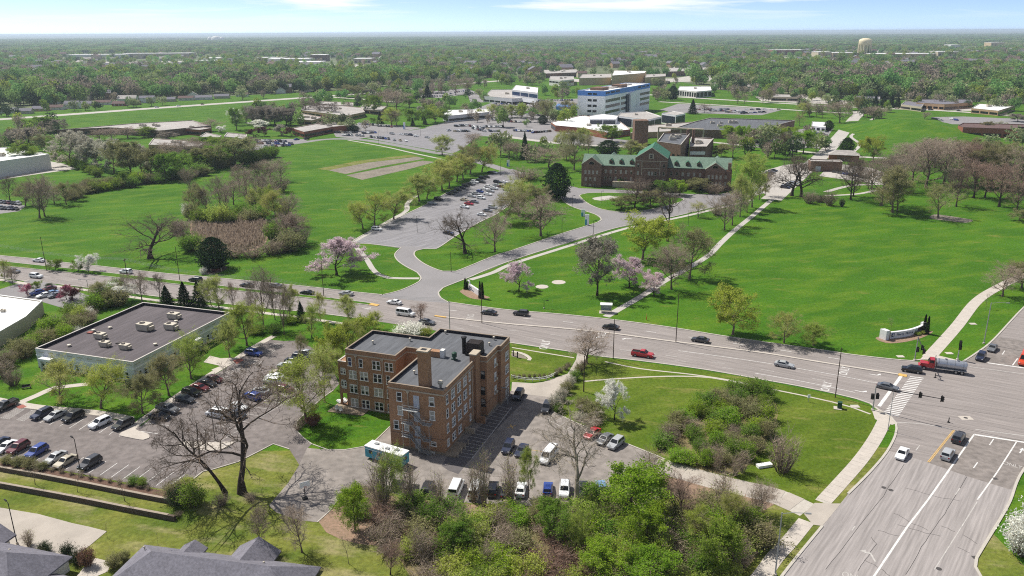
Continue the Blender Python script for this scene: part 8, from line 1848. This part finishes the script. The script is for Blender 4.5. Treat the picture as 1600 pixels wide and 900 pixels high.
def instancer(name, label, cat, pts, scl, rot, idx, sources):
    me = bpy.data.meshes.new(name); me.from_pydata([tuple(p) for p in pts], [], [])
    for nm, ty, dat in (('scl', 'FLOAT', scl), ('rot', 'FLOAT', rot), ('idx', 'INT', idx)): a = me.attributes.new(nm, ty, 'POINT'); a.data.foreach_set('value', np.asarray(dat, np.int32 if ty == 'INT' else np.float32))
    o = bpy.data.objects.new(name, me); COL.objects.link(o); tag(o, label, cat, None, 'stuff')
    g = bpy.data.node_groups.new(name, 'GeometryNodeTree'); g.interface.new_socket('Geometry', in_out='INPUT', socket_type='NodeSocketGeometry'); g.interface.new_socket('Geometry', in_out='OUTPUT', socket_type='NodeSocketGeometry')
    N = g.nodes; L_ = g.links; gi = N.new('NodeGroupInput'); go = N.new('NodeGroupOutput'); ip = N.new('GeometryNodeInstanceOnPoints'); jn = N.new('GeometryNodeJoinGeometry')
    for s in sources[::-1]: oi = N.new('GeometryNodeObjectInfo'); oi.inputs['Object'].default_value = s; oi.inputs['As Instance'].default_value = True; L_.new(oi.outputs['Geometry'], jn.inputs[0])
    def at(nm, ty): a = N.new('GeometryNodeInputNamedAttribute'); a.data_type = ty; a.inputs['Name'].default_value = nm; return a.outputs['Attribute']
    ip.inputs['Pick Instance'].default_value = True; L_.new(jn.outputs[0], ip.inputs['Instance']); L_.new(gi.outputs[0], ip.inputs['Points']); L_.new(at('idx', 'INT'), ip.inputs['Instance Index'])
    cx = N.new('ShaderNodeCombineXYZ'); L_.new(at('rot', 'FLOAT'), cx.inputs[2]); L_.new(cx.outputs[0], ip.inputs['Rotation']); L_.new(at('scl', 'FLOAT'), ip.inputs['Scale']); L_.new(ip.outputs[0], go.inputs[0])
    md = o.modifiers.new('scatter', 'NODES'); md.node_group = g; return o
fs = np.random.RandomState(77)
CLEAR = [(95, 84, 350, 108), (395, 90, 600, 112), (1195, 80, 1510, 99), (215, 57, 345, 66), (850, 106, 1115, 131), (755, 132, 845, 160), (1050, 133, 1120, 162), (1425, 156, 1525, 168), (0, 166, 130, 182), (130, 156, 300, 172), (300, 148, 390, 160), (1480, 72, 1600, 80), (1355, 104, 1370, 110)]
def wooded(d0, d1, cell, keepf, half=.72):
    n = int((d1 ** 2 - d0 ** 2) * half / cell); y = np.sqrt(fs.uniform(d0 ** 2, d1 ** 2, n)); x = fs.uniform(-half, half, n) * y; ok = []
    for X, Y in zip(x, y):
        if not inpoly(X, Y, WOOD): continue
        px_, py_, _ = proj(X, Y, 0); bad = False
        for a, b, c, d in CLEAR:
            if a < px_ < c and b < py_ < d: bad = True; break
        if bad and fs.uniform() > .10: continue
        # streets leave lanes between the trees
        s = math.sin(X * .045 + 6 * math.sin(Y * .0021)) * math.sin(Y * .030 + 4 * math.sin(X * .003))
        if s > .62 and fs.uniform() < .75: continue
        ok.append((X, Y, 0.0))
    return np.array(ok)
WOOD = [(-15000, 820)] + [(p.x, p.y) for p in px(WOOD_PX)] + [(15000, 820), (15000, 15400), (-15000, 15400)]
def species(pts):
    f = np.array([math.sin(x * .006 + 1.3) * math.cos(y * .005) + .5 * math.sin(x * .02 + y * .015) for x, y, _ in pts]) + fs.normal(size=len(pts)) * .7
    k = np.digitize(f, (-1.5, -1.05, -.5, .3, .75)); return np.array([4, 3, 2, 0, 1, 5])[k]
near = wooded(780, 1560, 112, 1.0)
near = near[np.argsort(near[:, 1])]
sp_n = species(near); ind = 0
FK = ['leaf', 'leaf', 'olv', 'brn', 'yew', 'lime']
individual = near[:max(0, 296 - ntree)]; ii = 0
for (x, y, _), k in zip(individual, sp_n):
    d = ['green', 'green', 'olive', 'brown', 'dark evergreen', 'lime green'][k]; r_ = obj('tree', SRC[k][0]); r_.location = (x, y, 0); s = fs.uniform(.9, 1.35); r_.scale = (s, s, s); r_.rotation_euler = (0, 0, fs.uniform(0, 6.28)); tag(r_, f'{d} tree at the front edge of the far woods', 'tree', 'trees at the front edge of the far woods'); ii += 1
near = near[ii:]; sp_n = sp_n[ii:]
instancer('far_woods', 'mass of green and brown trees over the far neighbourhoods', 'woods', near, fs.gamma(18, .082, len(near)), fs.uniform(0, 6.28, len(near)), sp_n, [s[1] for s in SRC])
zone = []
for poly, n in (([(560, 140), (640, 128), (700, 124), (770, 130), (760, 138), (700, 146), (640, 160), (600, 158)], 110), ([(-60, 200), (60, 192), (90, 205), (80, 232), (20, 236), (-60, 250)], 40), ([(1110, 142), (1250, 150), (1330, 158), (1330, 164), (1240, 158), (1120, 150)], 60), ([(1240, 160), (1330, 168), (1345, 176), (1300, 188), (1250, 180)], 14), ([(1010, 132), (1058, 132), (1055, 158), (1025, 160)], 16), ([(842, 142), (905, 138), (905, 158), (850, 160)], 10), ([(1345, 170), (1400, 166), (1420, 172), (1380, 190), (1350, 192)], 10), ([(440, 158), (560, 150), (620, 160), (560, 172), (470, 176)], 34), ([(400, 170), (470, 172), (460, 192), (400, 196)], 18), ([(1400, 152), (1600, 158), (1600, 176), (1540, 172), (1420, 166)], 40), ([(1340, 300), (1420, 240), (1500, 222), (1600, 225), (1600, 300), (1500, 300)], 14), ([(1130, 232), (1260, 240), (1250, 252), (1120, 244)], 9), ([(430, 198), (560, 190), (620, 200), (560, 207)], 10), ([(700, 188), (900, 174), (905, 196), (780, 202)], 24), ([(1120, 228), (1300, 218), (1290, 240), (1120, 242)], 14), ([(760, 226), (900, 236), (900, 256), (790, 252)], 8), ([(640, 160), (760, 150), (770, 176), (700, 186), (650, 184)], 26), ([(770, 126), (850, 122), (850, 134), (780, 134)], 40), ([(0, 184), (130, 174), (300, 163), (420, 156), (420, 153), (300, 160), (130, 171), (0, 180)], 16)):
    zone += [tuple(P(x, y)) for x, y in scatter(poly, n, 0, len(zone) + 5)]
zone = np.array(zone); instancer('scattered_trees', 'scattered trees between the far buildings and car parks', 'trees', zone, fs.gamma(20, .05, len(zone)), fs.uniform(0, 6.28, len(zone)), fs.choice([0, 1, 2, 3, 3, 5, 2, 4], len(zone)), [s[1] for s in SRC])
mid = wooded(1560, 3600, 220, 1.0)
instancer('far_woods', 'middle band of hazy far woods below the skyline', 'woods', mid, fs.gamma(18, .07, len(mid)), fs.uniform(0, 6.28, len(mid)), species(mid), [s[1] for s in SRC])
dist = wooded(3600, 14000, 2300, 1.0)
instancer('far_woods', 'hazy blue-green woods along the skyline', 'woods', dist, fs.uniform(.9, 1.4, len(dist)), fs.uniform(0, 6.28, len(dist)), fs.randint(0, 4, len(dist)), [s[1] for s in CL])
# houses half hidden in the far woods
hp = wooded(850, 3200, 2600, 1.0); hp = hp[np.argsort(hp[:, 1])]
def hm(k):
    mb = MB(); w_, d, h = (15, 9, 3.2) if k == 0 else (12, 10, 5.6); mb.box(-w_ / 2, w_ / 2, 0, d, 0, h); mb.mat(1); gable(mb, -w_ / 2, w_ / 2, 0, d, h, h + 2.6, 'x', .5, .15); mb.mat(0); mb.face([(-w_ / 2, 0, h), (-w_ / 2, d / 2, h + 2.5), (-w_ / 2, d, h)]); mb.face([(w_ / 2, 0, h), (w_ / 2, d, h), (w_ / 2, d / 2, h + 2.5)]); mb.mat(2)
    for x in (-.32, 0, .3): mb.face([(w_ * x - .8, -.05, 1), (w_ * x + .8, -.05, 1), (w_ * x + .8, -.05, 2.4), (w_ * x - .8, -.05, 2.4)])
    return mb
HM = [hm(0), hm(1)]; HS = []
for k, (wl, rf) in enumerate((('siding_white', 'shingle_grey'), ('siding_tan', 'shingle_brown'), ('siding_white', 'gravel_roof'), ('brick_tan', 'shingle_grey'))):
    m = HM[k % 2].mesh('house'); [m.materials.append(MATS[q]) for q in (wl, rf, 'glass_dark')]; HS.append(m)
HD = ['white walled house with grey roof', 'tan house with brown roof', 'white house with pale roof', 'tan brick house with grey roof']
for x, y, _ in hp[:270]:
    k = fs.randint(0, 4); o = obj('house', HS[k]); o.location = (x, y, 0); o.rotation_euler = (0, 0, fs.choice([0.1, .25, -1.3, 1.75, 3.3])); o.scale = (1.4,) * 3; tag(o, HD[k] + ' half hidden among far trees', 'house', 'houses half hidden among far trees')
hr_ = hp[270:]
instancer('far_houses', 'scattered pale house roofs showing between the far trees', 'houses', hr_, fs.uniform(1.3, 2.2, len(hr_)), fs.uniform(0, 6.28, len(hr_)), fs.randint(0, 4, len(hr_)), [bpy.data.objects.new('house_source', m) for m in HS])
print('far', len(near), len(mid), len(dist), len(hp))

# ---------------------------------------------------------------- the air
hz = MB().box(-37500, 37500, -450, 38200, -4.5, 90).mesh('haze'); hm_ = bpy.data.materials.new('haze'); hm_.use_nodes = True; nn_ = hm_.node_tree.nodes; nn_.remove(nn_['Principled BSDF'])
pv = nn_.new('ShaderNodeVolumePrincipled'); pv.inputs['Color'].default_value = (0.74, 0.88, 1.0, 1); pv.inputs['Density'].default_value = 0.00007; pv.inputs['Anisotropy'].default_value = 0.2
hm_.node_tree.links.new(pv.outputs[0], nn_['Material Output'].inputs['Volume']); MATS['haze'] = hm_
tag(obj('haze', hz, None, 'haze'), 'thin pale haze filling the air over the land', 'haze', None, 'stuff')
